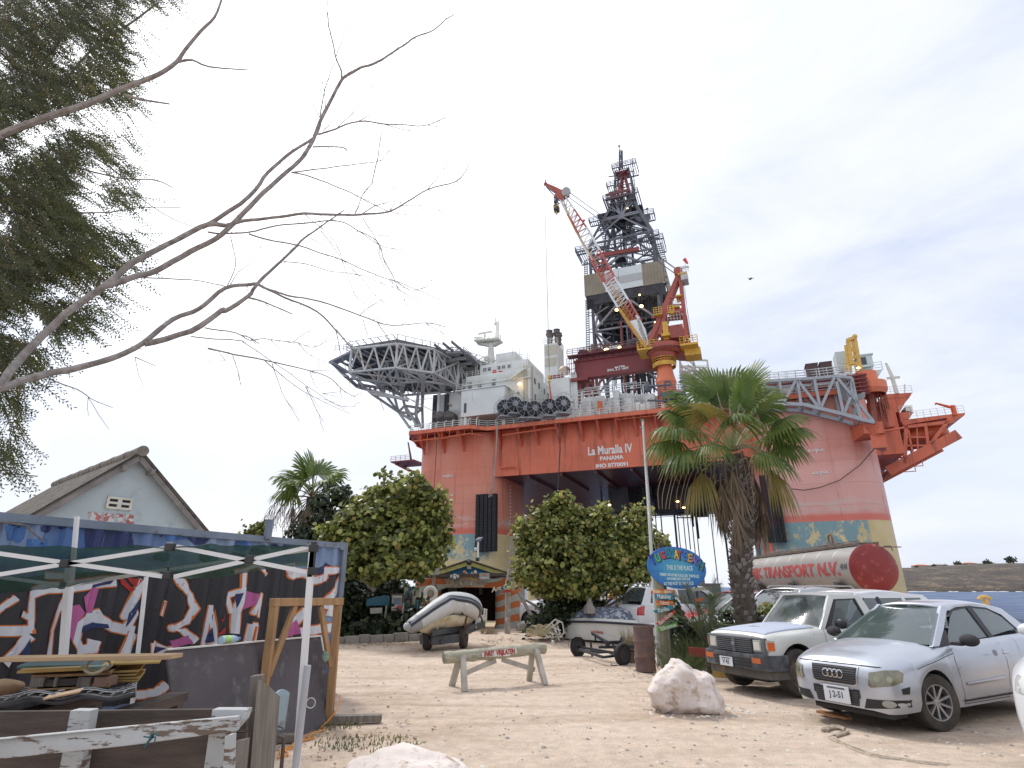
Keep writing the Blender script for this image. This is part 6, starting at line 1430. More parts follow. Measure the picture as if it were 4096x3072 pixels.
#bollards by the young palms
def bollard(px,py,h,r,label,stone=True):
 g=G(px,py);b0=wthing('bollard',label,'bollard',g,'short wooden bollards by the planting');mb=MB();mb.cyl(g,g+V(0,0,h),r,r*.97,n=16);mb.build('post',M('bollard_wood',(.27,.25,.18),.9,var=.3,scale=4,stretch=(5,5,.7),bump=.4),b0,smooth=True)
 return g
g=bollard(2738,2650,.62,.11,'short wooden bollard with a round stone on top, left of the pickup')
rock('stone','round tan stone balanced on top of the short bollard',g+V(0,0,.66),(.115,.1,.09),7.7,M('tan_stone',(.42,.34,.25),.9,var=.25),3,.2)
bollard(2310,2515,.95,.08,'grey wooden post standing behind the upturned boat')
mb=MB()
def beam(a,b_,w_,h_,mat,lab,z=0,cat='edging board',nm='edging_board'):
 mb=MB();mb.bar(V(a.x,a.y,z),V(b_.x,b_.y,z),w_,h_);return tag(mb.build(nm,mat,origin=((a.x+b_.x)/2,(a.y+b_.y)/2,0),bevel=.004),lab,cat)
RB=M('board_brick_red',(.30,.045,.03),.7,var=.25,scale=3)
YB_=M('board_yellow',(.42,.28,.08),.7,var=.25,scale=3)
beam(AY(2755,2595,12.6),AY(2850,2590,12.3),.04,.17,RB,'short red edging board right of the stone topped bollard',.42)
beam(AY(2845,2640,12),AY(2850,2660,12.0)+V(.7,-.3,0),.04,.16,YB_,'yellow edging board beside the front of the pickup',.12)
beam(AY(2316,2462,22.4),AY(2440,2462,22),.05,.14,RB,'left faded red rail behind the upturned boat',.80,'rail','rail');beam(AY(2520,2480,21.5),AY(2640,2480,21.2),.05,.14,RB,'right faded red rail behind the upturned boat',.72,'rail','rail')
beam(AY(2520,2490,21.1),AY(2640,2490,20.9),.05,.2,YB_,'yellow brown rail below the faded red rail near the sign post',.36,'rail','rail')
beam(G(2690,2660),G(2760,2665),.12,.1,M('log_pale',(.45,.40,.33),.9),'pale log edging lying between barrel and bollard',.05)
#small folding trailer frame
tr=wthing('small_trailer','small empty black steel trailer frame with two wheels','trailer',V(2.0,14.5,0));DM=M('trailer_black',(.028,.03,.038),.55,var=.4,scale=6)
def t6(x,y,Y):return AY(*c6(x,y),Y)
w1,w2=V(2.47,14.0,.23),V(1.66,15.7,.23)
def wheel(mbt,c,axis,r,w_,tyre,rim,parent,spokes=0,dish=.0):
 c=Vector(c);axis=Vector(axis).normalized();m_=Matrix.Translation(c)@axis.to_track_quat('Y','Z').to_matrix().to_4x4()
 h=w_/2;mb=MB();mb.T=m_;mb.lathe([(r*.62,-h*.8),(r*.80,-h),(r*.95,-h*.92),(r,-h*.6),(r,h*.6),(r*.95,h*.92),(r*.80,h),(r*.62,h*.8)],(0,0,0),36,'y')
 for k in range(48):
  a=2*pi*k/48;mb.add([(r*1.004*cos(a+da),yy,r*1.004*sin(a+da))for da,yy in((0,-h*.62),(.05,-h*.62),(.09,h*.0),(.05,h*.62),(0,h*.62),(.04,0))],[(0,1,2,3,4,5)])
 t_=mb.build('tyre',tyre,parent,smooth=True)
 mb=MB();mb.T=m_
 if spokes:
  mb.lathe([(r*.64,h*.82),(r*.60,h*.80),(r*.58,h*.55),(r*.60,-h*.6)],(0,0,0),36,'y')
  for k in range(spokes):
   a=2*pi*k/spokes
   for da in(-.09,.09)if spokes<=7 else(0,):
    p0=V(r*.12*cos(a+da*2),h*.45,r*.12*sin(a+da*2));p1=V(r*.60*cos(a+da*.6),h*.68,r*.60*sin(a+da*.6));mb.bar(p0,p1,r*.085,h*.25)
  mb.lathe([(0,h*.62),(r*.10,h*.6),(r*.17,h*.5),(r*.17,h*.2)],(0,0,0),20,'y')
  for k in range(5):a=2*pi*k/5+.3;mb.ell((r*.12*cos(a),h*.6,r*.12*sin(a)),(.01,.008,.01),6,4)
 else:
  mb.lathe([(r*.64,h*.85),(r*.60,h*.80),(r*.56,h*.35),(r*.46,h*.20),(r*.30,h*.45),(r*.16,h*.5),(r*.14,h*.85),(r*.11,h*.95),(0,h*.95)],(0,0,0),32,'y')
  for k in range(5):a=2*pi*k/5+.3;mb.ell((r*.22*cos(a),h*.52,r*.22*sin(a)),(.012,.01,.012),6,4)
 mb.T=None
 rm=mb.build('rim',rim,parent,smooth=True)
 if not spokes and dish:
  mb=MB();mb.T=m_
  for k in range(8):a=2*pi*k/8;mb.lathe([(0,0),(r*.055,0)],(r*.50*cos(a),h*.36,r*.50*sin(a)),8,'y')
  mb.build('rim_hole',BLK,rm)
 mb=MB();mb.T=m_;mb.cyl((0,-h*.7,0),(0,h*.12,0),r*.6,n=24);mb.build('brake_drum',BLK,parent);return t_
TY=M('tyre_rubber',(.025,.024,.024),.85,var=.3,scale=8,bump=.2);TYD=M('tyre_dusty',(.065,.058,.05),.9,var=.4,scale=5)
for i,wc_ in enumerate((w1,w2)):
 wr=wthing('wheel',None,None,wc_);wr.parent=tr;wr.location=wc_-tr.location;wr['wl']=0;del wr['wl']
 wheel(None,(0,0,0),(.6,-.8,0)if i==0 else(-.6,.8,0),.23,.12,TY,M('rim_dark',(.05,.05,.055),.5),wr)
 mb=MB();a0=0
 mb.grid([[V(.27*cos(a)*.92,.27*cos(a)*.35+s_*.07,.27*sin(a))for s_ in(-1,1)]for a in[pi*k/10 for k in range(11)]]);
 if i==1:mb.build('mudguard',DM,wr)
mb=MB();F_=lambda x,y,Y,z=None:t6(x,y,Y)
for a,b_,w_ in((((283,1300),15.2),((505,1372),13.9),.06),(((283,1300),15.2),((480,1330),15.4),.05),(((505,1372),13.9),((640,1355),14.1),.06),(((385,1225),15.6),((400,1365),15.5),.05),(((400,1145),15.0),((540,1230),14.6),.07),(((540,1230),14.6),((690,1222),14.8),.06),(((428,1165),15.0),((432,1215),15.0),.04),(((545,1225),14.6),((545,1275),14.6),.10),(((470,1277),15.0),((860,1270),14.2),.07),(((440,1330),14.7),((860,1310),14.0),.05),(((540,1320),14.6),((600,1350),14.3),.03),(((685,1200),14.6),((700,1330),14.3),.05),(((590,1240),14.5),((620,1330),14.4),.03),(((790,1230),14.6),((800,1290),14.4),.04)):
 mb.bar(t6(*a[0],a[1]),t6(*b_[0],b_[1]),w_,w_*.8)
mb.ell(t6(815,1232,14.5),(.06,.06,.06),8,6);mb.ell(t6(685,1210,14.6),(.06,.06,.09),8,6);mb.bar(w1,w2,.05);mb.tube([t6(640,1450,13.6),t6(590,1452,13.6),t6(580,1440,13.7)],.012)
mb.build('frame',DM,tr)
#upturned boat
ub=wthing('upturned_boat','white boat lying upside down with weathered blue grey bottom','boat',V(2.7,18.6,0))
A0=G(2262,2560)+V(.0,-.1,0);B0=V(A0.x+2.5,A0.y-1.7,0);bd=(B0-A0).normalized();bn_=V(-bd.y,bd.x,0);L_=(B0-A0).length+1.2
prow=[(0,.58,.56,.26,.80),(.08,.66,.58,.36,.92),(.3,.74,.60,.44,1.0),(.55,.76,.58,.44,.98),(.75,.68,.54,.36,.90),(.88,.50,.48,.24,.78),(.96,.28,.40,.12,.60),(1.0,.06,.30,.03,.42)]
def sec(k):
 t_,w_,zg,wk,zk=k;p=[];b0=A0+bd*L_*t_
 for y,z in((-w_,.06),(-w_*1.03,.12),(-w_*.98,zg*.9),(-w_*1.0,zg),(-w_*.80,zg+.10),(-wk*.8,zk-.05),(-.02,zk),(0,zk+.03),(.02,zk),(wk*.8,zk-.05),(w_*.8,zg+.10),(w_*1.0,zg),(w_*.98,zg*.9),(w_*1.03,.12),(w_,.06)):p.append(b0+bn_*(y+.55)+V(0,0,z))
 return p
tt=[prow[0]];
for k in range(1,25):
 x=k/24;tt.append((x,)+tuple(sinterp([(p[0],p[j])for p in prow],x)for j in(1,2,3,4)))
S_=[sec(k)for k in tt]
mb=MB();mb.grid([s_[0:5]for s_ in S_]);mb.grid([s_[10:15]for s_ in S_]);mb.add(S_[0],[tuple(range(14,-1,-1))]);WHB=M('boat_white',(.66,.66,.62),.45,var=.08,scale=2,col2=(.5,.46,.36),thr=.7,s2=6)
mb.build('topsides',WHB,ub,smooth=True,sharp=60)
mb=MB();mb.grid([s_[4:11]for s_ in S_]);mb.build('bottom',M('antifoul_worn',(.11,.13,.19),.85,var=.3,scale=2,col2=(.45,.48,.52),thr=.53,soft=.05,s2=9,stretch2=(1,1,1),bump=.3),ub,smooth=True,sharp=60)
mb=MB();mb.tube([s_[3]-bn_*.02 for s_ in S_],.035,8);mb.tube([s_[11]+bn_*.02 for s_ in S_],.035,8);mb.build('rubbing_strake',M('strake_dark',(.03,.03,.045),.6),ub)
for off in(-.28,-.14,.14,.28):
 mb=MB();mb.tube([A0+bd*L_*x+bn_*(.55+off*(1.2 if x<.8 else .8))+V(0,0,sinterp([(p[0],p[4])for p in prow],x)-.03-abs(off)*.16)for x in[.1+.75*k/14 for k in range(15)]],.016,5);mb.build('bottom_rib',M('rib_black',(.04,.04,.045),.8),ub)
ft_=lambda t_,z:A0+bd*L_*t_+bn_*(.55-sinterp([(p[0],p[1])for p in prow],t_)*1.03-.015)+V(0,0,z)
text('lettering','NC 68',.17,M('letters_black',(.02,.02,.02),.5),ub,ft_(.72,.22),-bd,V(0,0,-1),1,.004)
text('lettering','Funky Joe',.11,M('letters_script_red',(.45,.04,.03),.5),ub,ft_(.30,.30),-bd,V(0,0,-1),1,.002,shear=.4)
mb=MB();
for k in range(4):mb.ell(A0+bn_*(.3+.14*k)+V(-.05,0,.58+.03*sin(k*2)),(.14,.12,.10),8,6)
tag(mb.build('cloth_bundle',M('cloth_cream',(.55,.52,.45),.9,bump=.6,var=.2)),'cream cloth bundle tucked on the left end of the upturned boat','cloth')
#white tubular chair frame fallen beside the boat, yellow wire trap
cf=wthing('fallen_chair','fallen white tubular chair frame between the wire trap and the boat','chair frame',AY(2225,2520,19));mb=MB()
def t5(x,y,Y):return AY(1550+x/1.9235,2150+y/1.9235,Y)
for a,b_ in(((1190,720),(1290,630)),((1215,725),(1320,650)),((1290,630),(1345,655)),((1345,655),(1360,735)),((1240,800),(1330,735)),((1275,800),(1365,730)),((1290,690),(1320,790)),((1245,700),(1275,770)),((1200,710),(1280,745)),((1240,680),(1330,715)),((1225,730),(1260,770)),((1300,640),(1330,770)),((1265,655),(1300,735)),((1190,720),(1240,770)),((1240,770),(1345,760))):mb.cyl(t5(*a,19.2+a[0]*.0006),t5(*b_,19.2+b_[1]*.0004),.022,n=6)
mb.ell(t5(1272,802,18.9),(.05,.05,.05),8,6);mb.build('frame',M('tube_white',(.68,.66,.60),.5,var=.06),cf)
ct_=wthing('wire_trap','tangled pale yellow wire trap lying on the sand left of the chair frame','wire trap',AY(2160,2525,20));mb=MB();rw=random.Random(9)
for k in range(17):
 x=1080+k*10;yy=705+8*sin(k);mb.tube([t5(x,yy,20.4),t5(x+30,yy-30,20.0),t5(x+60,yy-25,19.8),t5(x+45,yy+45,19.6),t5(x+5,yy+45,20.0),t5(x-10,yy+20,20.2)],.012,4)
for k in range(6):mb.tube([t5(1070,700+k*10,20),t5(1150,715+k*8,19.8),t5(1240,690+k*12,19.7)],.012,4)
mb.build('wire',M('wire_straw',(.50,.42,.26),.7),ct_)
#dinghy on its trailer
dt=wthing('boat_trailer','dark grey boat trailer under the inflatable dinghy','trailer',V(-1.8,17.4,0));
wa,wb=G(1705,2604)+V(0,.2,.31),G(1851,2597)+V(0,.2,.31)
for wc_ in(wa,wb):
 wr=thing('wheel',None,None,wc_-dt.location);wr.parent=dt
 wheel(None,(0,0,0),(-1,.15,0)if wc_ is wa else(1,-.15,0),.31,.17,M('tyre_brownish',(.055,.045,.038),.9,var=.3),M('rim_rust',(.09,.06,.05),.7),wr)
TG=M('trailer_grey',(.075,.08,.085),.55,var=.3,scale=3);mb=MB()
def t7(x,y,Y):return AY(1150+x/2.328,2250+y/2.328,Y)
mb.bar(wa,wb,.07);mb.bar(t7(1360,655,16.7),t7(1830,575,19.0),.10,.14);mb.bar(t7(1345,730,16.9),t7(1640,700,17.6),.08,.22);mb.bar(t7(1245,720,16.9),t7(1300,700,17.2),.1,.22);mb.bar(t7(1420,740,17),t7(1830,590,19.0),.08,.10);mb.bar(t7(1650,640,17.6),t7(1700,640,18.5),.08,.14)
mb.bar(t7(1830,575,19),t7(1790,480,19),.05,.05);mb.bar(t7(1360,690,17.2),t7(1370,720,17.2),.4,.1)
mb.prism([t7(1345,650,16.8),t7(1640,600,17.6),t7(1820,560,18.8),t7(1650,660,17.8),t7(1370,690,17.0)],(0,.15,0));mb.build('frame',TG,dt)
mb=MB();mb.bar(t7(1655,610,17.5),t7(1668,470,17.5),.05,.09);mb.ell(t7(1672,475,17.5),(.07,.05,.09),8,6);mb.build('winch_post',M('winch_rust',(.13,.05,.035),.8,var=.3),dt)
mb=MB();mb.bar(t7(1390,640,16.9),t7(1400,605,16.9),.03);mb.build('marker',WHM,dt)
dg=wthing('inflatable_dinghy','grey and white inflatable dinghy tilted bow down on a trailer','dinghy',V(-1.9,17.6,.6))
tubec=[((1128,600),16.2),((1190,568),16.35),((1270,518),16.5),((1360,460),16.7),((1450,408),16.9),((1520,376),17.1),((1640,382),17.35),((1710,410),17.7),((1735,450),18.3)]
cp_=[t7(*p,Y)for p,Y in tubec]
def spline(P,n):
 o_=[]
 for i in range(len(P)-1):
  p0,p1,p2,p3=P[max(0,i-1)],P[i],P[i+1],P[min(len(P)-1,i+2)]
  for k in range(n):
   t_=k/n;o_.append(.5*((2*p1)+(-p0+p2)*t_+(2*p0-5*p1+4*p2-p3)*t_*t_+(-p0+3*p1-3*p2+p3)*t_**3))
 return o_+[P[-1]]
sp=spline(cp_,5);nS=len(sp)
rad=[sinterp([(0,.12),(.06,.165),(.3,.23),(.5,.28),(.85,.295),(.97,.27),(1,.2)],i/(nS-1))for i in range(nS)]
mb=MB();mb.tube(sp,rad,24);DW=M('dinghy_pale',(.56,.57,.56),.5,var=.06,scale=2,col2=(.40,.37,.28),thr=.68,soft=.15,s2=3)
mb.build('near_tube',DW,dg,smooth=True)
off_=V(-.75,1.25,.05);far=[p+V(-.13,1.2,-.12)*sinterp([(0,.55),(.3,1),(1,1)],i/(nS-1))for i,p in enumerate(sp)];mb=MB();mb.tube(far[:-5],[r_*.95 for r_ in rad[:-5]],18);mb.tube([sp[0]+V(.02,.03,0),sp[0]+V(-.08,.3,0),far[0]],[.10,.11,.11],16);mb.build('far_tube',DW,dg,smooth=True)
mb=MB();mb.ell(sp[0]+V(-.0,-.0,-.0),(.112,.12,.112),14,10);mb.tube(sp[0:8],[r_+.006 for r_ in rad[0:8]],24);mb.build('bow_cone',M('dinghy_grey_cone',(.30,.31,.32),.5),dg,smooth=True)
def band(dphi,w_,name,mat,s0=0,s1=None,lift=.006):
 mb=MB();rows=[]
 for i in range(s0,s1 or nS-2):
  p=sp[i];d=(sp[min(i+1,nS-1)]-sp[max(0,i-1)]).normalized();tocam=(V(0,0,H)-p);tocam-=d*tocam.dot(d);tocam.normalize();up_=d.cross(tocam)*-1
  if up_.z<0:up_=-up_
  rows.append([p+(tocam*cos(a)+up_*sin(a))*(rad[i]+lift)for a in(dphi-w_/rad[i]*.3,dphi,dphi+w_/rad[i]*.3)])
 mb.grid(rows);o=mb.build(name,mat,dg,smooth=True);md=o.modifiers.new('s','SOLIDIFY');md.thickness=.02;md.offset=0;return o
band(.38,.26,'rub_strip',M('rub_strip_navy',(.035,.04,.06),.5));band(.38,.04,'strip_line',M('strip_grey',(.25,.26,.3),.5),lift=.014)
i=int(nS*.74);p=sp[i];d=(sp[i+1]-sp[i-1]).normalized();mb=MB();mb.tube([p+(V(0,-1,0)*cos(a)+V(0,0,1)*sin(a))*(rad[i]+.012)+d*.02*sin(a*2)for a in[-1.5+k*.25 for k in range(13)]],.012,5);mb.tube([p+V(-.02,-rad[i]*.35,-rad[i]*.9),t7(1605,485,17.0),t7(1668,478,17.45)],.014,5);mb.build('tie_strap',BLK,dg)
pl_=HIT(1150+1635/2.328,2250+390/2.328,p+V(0,-rad[i]-.004,0),V(0,1,0));mb=MB();mb.ell(pl_,(.15,.02,.055),16,6);mb.build('name_patch',M('patch_white',(.66,.64,.64),.4),dg,smooth=True)
mb=MB();rows=[]
for(x,y,Y),(x2,y2)in(((1225,640,16.5),(1330,560)),((1300,660,16.7),(1400,540)),((1400,620,16.9),(1500,500)),((1520,600,17.1),(1570,490)),((1640,585,17.4),(1650,500)),((1720,520,18.0),(1720,490))):
 a=t7(x,y,Y+.15);b_=t7(x2,y2,Y-.05);rows.append([b_,a.lerp(b_,.4)+V(0,-.03,-.03),a,a+V(.05,.5,-.08),a+V(-.2,1.1,.1)])
mb.grid(rows);o=mb.build('hull',M('hull_cream',(.58,.52,.38),.5,var=.12,col2=(.42,.30,.12),thr=.6,soft=.1,s2=4),dg,smooth=True);md=o.modifiers.new('s','SOLIDIFY');md.thickness=.03
mb=MB();mb.prism([sp[-2]+V(.05,.2,.1),sp[-2]+V(.05,1.4,.1),sp[-2]+V(.05,1.4,-.5),sp[-2]+V(.05,.2,-.5)],(.04,0,0));mb.build('transom',M('transom_white',(.6,.6,.58),.5),dg)
#VEHICLES
GLS=GLASS('car_glass',(.16,.19,.19),.62,.03);GLSD=GLASS('car_glass_tint',(.05,.06,.07),.82,.03);GLSC=GLASS('car_glass_clear',(.12,.14,.14),.38,.03)
INT=M('interior_dark',(.035,.036,.04),.8);RUB=M('trim_black',(.02,.02,.022),.55)
LENS=GLASS('lamp_lens',(.34,.34,.26),.55,.1);CHR=M('chrome',(.7,.7,.7),.18,1,var=.03);PLT=M('plate_white',(.66,.68,.72),.45,var=.06);PTX=M('plate_text',(.05,.09,.12),.5)
def car(name,label,loc,rz,P,cat='car',group=None):
 """front at x = 0, tail at x = L, left side = -y. P holds the profile tables."""
 root=thing(name,label,cat,loc,rz,group);L,Wd=P['L'],P['W']/2;r=P['r'];ax=(P['fo'],P['fo']+P['wb']);paint_=P['paint']
 sill,belt,hood,wid=P['sill'],P['belt'],P['crown'],P['plan'];ar=P.get('arch',r+.055)
 xs_=sorted(set([0,.015,.04,.08,.13,.2,.28,.36,.45,L-.3,L-.2,L-.12,L-.06,L-.02,L]+[i*L/34 for i in range(35)]+[a+ar*s_ for a in ax for s_ in(-1.001,-.999,-.96,-.88,-.75,-.6,-.4,-.2,0,.2,.4,.6,.75,.88,.96,.999,1.001)]))
 xs_=[x for x in xs_ if 0<=x<=L];gh0,gh1=P['gh'][0][0],P['gh'][3][0]
 def archz(x,b_):
  for a in ax:
   d=abs(x-a)
   if d<ar:return max(b_,r+sqrt(max(0,ar*ar-d*d)))
  return b_
 def section(x,sg):
  w_=sinterp(wid,x)*Wd;b0=sinterp(sill,x);t_=sinterp(belt,x);c_=sinterp(hood,x);b_=min(archz(x,b0),t_-.12)
  nar=1 if b_==b0 else .25
  tk=P.get('tuck',.05)
  pts=[(w_-tk*nar,b_),(w_-tk*.25*nar,lerp(b_,t_,.22)),(w_,lerp(b_,t_,.50)),(w_-.008,lerp(b_,t_,.74)),(w_-.03,lerp(b_,t_,.92)),(w_-.06,t_),(w_-.13,lerp(t_,c_,.42)),(w_*.60,lerp(t_,c_,.80)),(w_*.3,lerp(t_,c_,.95)),(0,c_)]
  return[V(x,sg*max(0,y),z)for y,z in pts]
 mb=MB();OPEN=P.get('open',True)
 for sg in(-1,1):
  rows=[section(x,sg)for x in xs_]
  for i in range(len(xs_)-1):
   inside=OPEN and xs_[i]>=gh0-.01 and xs_[i+1]<=gh1+.01;n_=7 if inside else 10
   mb.grid([rows[i][:n_],rows[i+1][:n_]],flip=(sg>0))
  mb.add(rows[0]+[V(0,0,rows[0][0].z)],[tuple(range(11))if sg>0 else tuple(range(10,-1,-1))])
  mb.add(rows[-1]+[V(L,0,rows[-1][0].z)],[tuple(range(11))if sg<0 else tuple(range(10,-1,-1))])
 if P.get('bed'):
  pass
 me_mb=mb;bvh=bvh_of(mb)
 o=mb.build('body',paint_,root,smooth=True,sharp=42)
 bm=bmesh.new();bm.from_mesh(o.data);bmesh.ops.remove_doubles(bm,verts=bm.verts,dist=.0006);bm.to_mesh(o.data);bm.free();o.data.set_sharp_from_angle(angle=radians(40))
 body=o
 mb=MB();mb.bx(.35,L-.3,-Wd+.16,Wd-.16,.22,.55);mb.bx(ax[0]-ar,ax[0]+ar,-Wd+.30,Wd-.30,.2,sinterp(belt,ax[0])-.16);mb.bx(ax[1]-ar,ax[1]+ar,-Wd+.30,Wd-.30,.2,sinterp(belt,ax[1])-.16)
 for a in ax:
  for sg in(-1,1):mb.grid([[V(a+(ar+.0)*cos(t_),sg*y,r+(ar-.0)*sin(t_))for t_ in[pi*k/12 for k in range(13)]]for y in(Wd-.03,Wd-.34)])
 mb.bx(gh0+.05,gh0+.45,-Wd+.2,Wd-.2,.5,sinterp(belt,gh0)-.02)
 mb.build('underbody',INT,root)
 (xa,za),(xb,zb_),(xc,zc_),(xd,zd_)=P['gh'];wi0,wi1=P.get('inset',(.11,.30));Zt=max(zb_,zc_);zbase=min(za,zd_)
 def wy(x,z):
  base=sinterp(wid,min(max(x,xa+.3),xd-.2))*Wd-wi0;return base-(wi1-wi0)*max(-.2,min(1,(z-zbase)/(Zt-zbase)))
 def S(x,z,sg,off=0):return V(x,sg*(wy(x,z)+off),z)
 roofz=lambda x:sinterp(P['roof'],x)
 rows=[]
 for i in range(15):
  x=lerp(xb,xc,i/14);z=roofz(x);row=[]
  for j in range(13):
   s_=-1+2*j/12;y=wy(x,z)*s_;row.append(V(x-(.05*(1-s_*s_)if i==0 else 0)+(.04*(1-s_*s_)if i==14 else 0),y,z+P.get('rcrown',.045)*(1-abs(s_)**2.5)-.02*(abs(s_)>.99)))
  rows.append(row)
 mb=MB();mb.grid(rows,flip=True);ro=mb.build('roof',P.get('roofpaint',paint_),root,smooth=True);md=ro.modifiers.new('s','SOLIDIFY');md.thickness=.03;md.offset=-1
 def sidepoly(poly,nm,mat,off=0,th=.035,bev=0):
  for sg in(-1,1):
   q=[S(x,z,sg,off)for x,z in poly];mb=MB();mb.prism(q if sg>0 else q[::-1],(0,-sg*th,0));ob=mb.build(nm,mat,root,bevel=bev)
 for poly in P['pillars']:sidepoly(poly,'pillar',paint_,.0,.05,.006)
 for poly in P.get('trims',[]):sidepoly(poly,'window_trim',RUB,.004,.03)
 for poly in P['windows']:sidepoly(poly,'side_window',P.get('glass',GLS),-.012,.006)
 def screen(x0,z0,x1,z1,nm,mat,bow):
  rows=[]
  for i in range(7):
   t_=i/6;x=lerp(x0,x1,t_);z=lerp(z0,z1,t_)+.02*sin(pi*t_);row=[]
   for j in range(11):
    s_=-1+2*j/10;row.append(V(x+bow*(1-s_*s_)*(1-t_*.6),s_*(wy(x,z)-.015),z))
   rows.append(row)
  mb=MB();mb.grid(rows,flip=bow<0);return mb.build(nm,mat,root,smooth=True)
 screen(xa,za,xb,zb_,'windscreen',P.get('wglass',P.get('glass',GLS)),-.10);screen(xd,zd_,xc,zc_,'rear_window',P.get('glass',GLS),.05)
 for sx_ in P.get('seats',((.62,.38),(.62,-.38))):
  mb=MB();xx,yy=xa+sx_[0]+.55,sx_[1]*Wd/.85;mb.prism([(xx,yy-.22,.5),(xx+.12,yy-.22,.5),(xx+.25,yy-.2,za+.12),(xx+.15,yy-.2,za+.14)],(0,.44,0));mb.bx(xx+.15,xx+.25,yy-.12,yy+.12,za+.12,za+.30);mb.build('seat',INT,root,bevel=.03)
 mb=MB();mb.lathe([(.17,0),(.185,.015),(.17,.03)],(0,0,0),20);o2=mb.build('steering_wheel',INT,root);o2.location=(xa+.62,-.36*Wd/.85,za-.04);o2.rotation_euler=(0,radians(-55),0)
 steer=P.get('steer',0)
 for i,a in enumerate(ax):
  for sg in(-1,1):
   wr=thing('wheel',None,None,(a,sg*(Wd-.115),r),steer if i==0 else 0);wr.parent=root
   wheel(None,(0,0,0),(0,sg,0),r,.2,P.get('tyre',TY),P['rim'],wr,P.get('spokes',0),1)
 D=dict(root=root,body=body,bvh=bvh,L=L,W=Wd,S=S,wid=wid,belt=belt,hood=hood)
 return D
def fpatch(D,polys,name,mat,off=.006,d=(1,0,0),o=(-1,0,0),ux=(0,1,0),uy=(0,0,1),step=.05,th=0,parent=None):
 if uy==(0,0,1)and ux==(0,1,0):polys=[[(y*D.get('ky',1),z)for y,z in p]for p in polys]
 mb=MB();drape(mb,D['bvh'],polys,o,ux,uy,d,off,step);ob=mb.build(name,mat,parent or D['root'],smooth=True)
 if th:md=ob.modifiers.new('s','SOLIDIFY');md.thickness=th;md.offset=0
 return ob
def seam(D,pts,side=-1,w_=.008,name='panel_gap',d=None):
 """thin dark line draped on the side of the car"""
 polys=[]
 for(x0,z0),(x1,z1)in zip(pts[:-1],pts[1:]):
  v=Vector((x1-x0,z1-z0));
  if v.length<1e-5:continue
  v.normalize();n_=Vector((-v.y,v.x))*w_/2;polys.append([(x0+n_.x,z0+n_.y),(x1+n_.x,z1+n_.y),(x1-n_.x,z1-n_.y),(x0-n_.x,z0-n_.y)])
 mb=MB();drape(mb,D['bvh'],polys,(0,side*3,0),(1,0,0),(0,0,1),(0,-side,0),.0025,.1);return mb
def seams(D,lists,sides=(-1,1)):
 al=MB()
 for pts in lists:
  for sd in sides:m_=seam(D,pts,sd);al.add(m_.v,m_.f)
 return al.build('panel_gap',RUB,D['root'])
 #silver hatchback
SILVER=M('paint_silver',(.50,.53,.59),.32,.55,var=.04,scale=1.5,coat=.5,col2=(.47,.49,.54),thr=.62,soft=.15,s2=2.5,bump=.01)
PA=dict(L=4.1,W=1.58,r=.315,fo=.85,wb=2.58,paint=SILVER,arch=.365,steer=radians(-14),spokes=9,rim=M('alloy_silver',(.46,.46,.47),.3,.8,var=.05),tyre=TYD,sill=[(0,.25),(.1,.22),(.5,.24),(1.4,.22),(3.0,.22),(3.9,.26),(4.2,.34)],belt=[(0,.60),(.03,.66),(.10,.70),(.3,.745),(.7,.81),(1.1,.86),(1.6,.90),(2.6,.94),(3.5,.98),(4.0,.98),(4.15,.90),(4.2,.8)],crown=[(0,.62),(.03,.70),(.10,.78),(.3,.86),(.7,.93),(1.1,.975),(1.4,.99),(3.6,1.03),(4.05,1.0),(4.2,.84)],plan=[(0,.60),(.03,.70),(.08,.78),(.16,.855),(.28,.915),(.5,.965),(.9,.995),(1.5,1),(3.0,1),(3.6,.98),(3.95,.92),(4.12,.82),(4.2,.70)],gh=[(1.12,.94),(1.98,1.375),(3.55,1.34),(4.0,1.0)],roof=[(1.98,1.375),(2.3,1.41),(2.8,1.42),(3.3,1.385),(3.55,1.34)],inset=(.115,.33),windows=[[(1.55,.945),(1.62,1.02),(1.98,1.23),(2.2,1.33),(2.62,1.365),(2.60,.985)],[(2.72,1.365),(3.15,1.33),(3.42,1.22),(3.55,1.06),(2.70,.99)]],pillars=[[(1.10,.92),(1.26,.92),(1.62,1.10),(2.06,1.345),(1.98,1.40),(1.90,1.35)],[(1.90,1.345),(2.1,1.33),(2.3,1.37),(2.7,1.385),(3.15,1.35),(3.45,1.25),(3.60,1.05),(3.55,.98),(4.02,1.0),(3.6,1.34),(3.3,1.385),(2.8,1.42),(2.3,1.41)]],trims=[[(1.26,.92),(1.50,.93),(1.66,1.10),(1.60,1.09)],[(2.60,.965),(2.72,.97),(2.74,1.375),(2.60,1.375)],[(1.48,.925),(3.55,.985),(3.55,1.0),(1.5,.945)],[(2.0,1.27),(2.2,1.335),(2.7,1.372),(3.15,1.34),(3.15,1.355),(2.7,1.385),(2.2,1.352),(1.95,1.28)]],wglass=GLASS('windscreen_hazy',(.09,.12,.12),.72,.10))
af=V(4.13,8.14,0)
A3=car('silver_hatchback','silver hatchback with dented front bumper and four ring badge, nearest whole car',af,radians(28),PA)
rt_=A3['root'];A3['ky']=.91
def mir(p):return[(-y,z)for y,z in p][::-1]
gr=[(-.36,.715),(.36,.715),(.33,.50),(.28,.485),(-.28,.485),(-.33,.50)]
fpatch(A3,[gr],'grille_surround',M('chrome_dull',(.62,.63,.65),.3,.7,var=.04),.008)
g_=fpatch(A3,[[(-.335,.700),(.335,.700),(.308,.512),(.265,.50),(-.265,.50),(-.308,.512)]],'grille',RUB,.014)
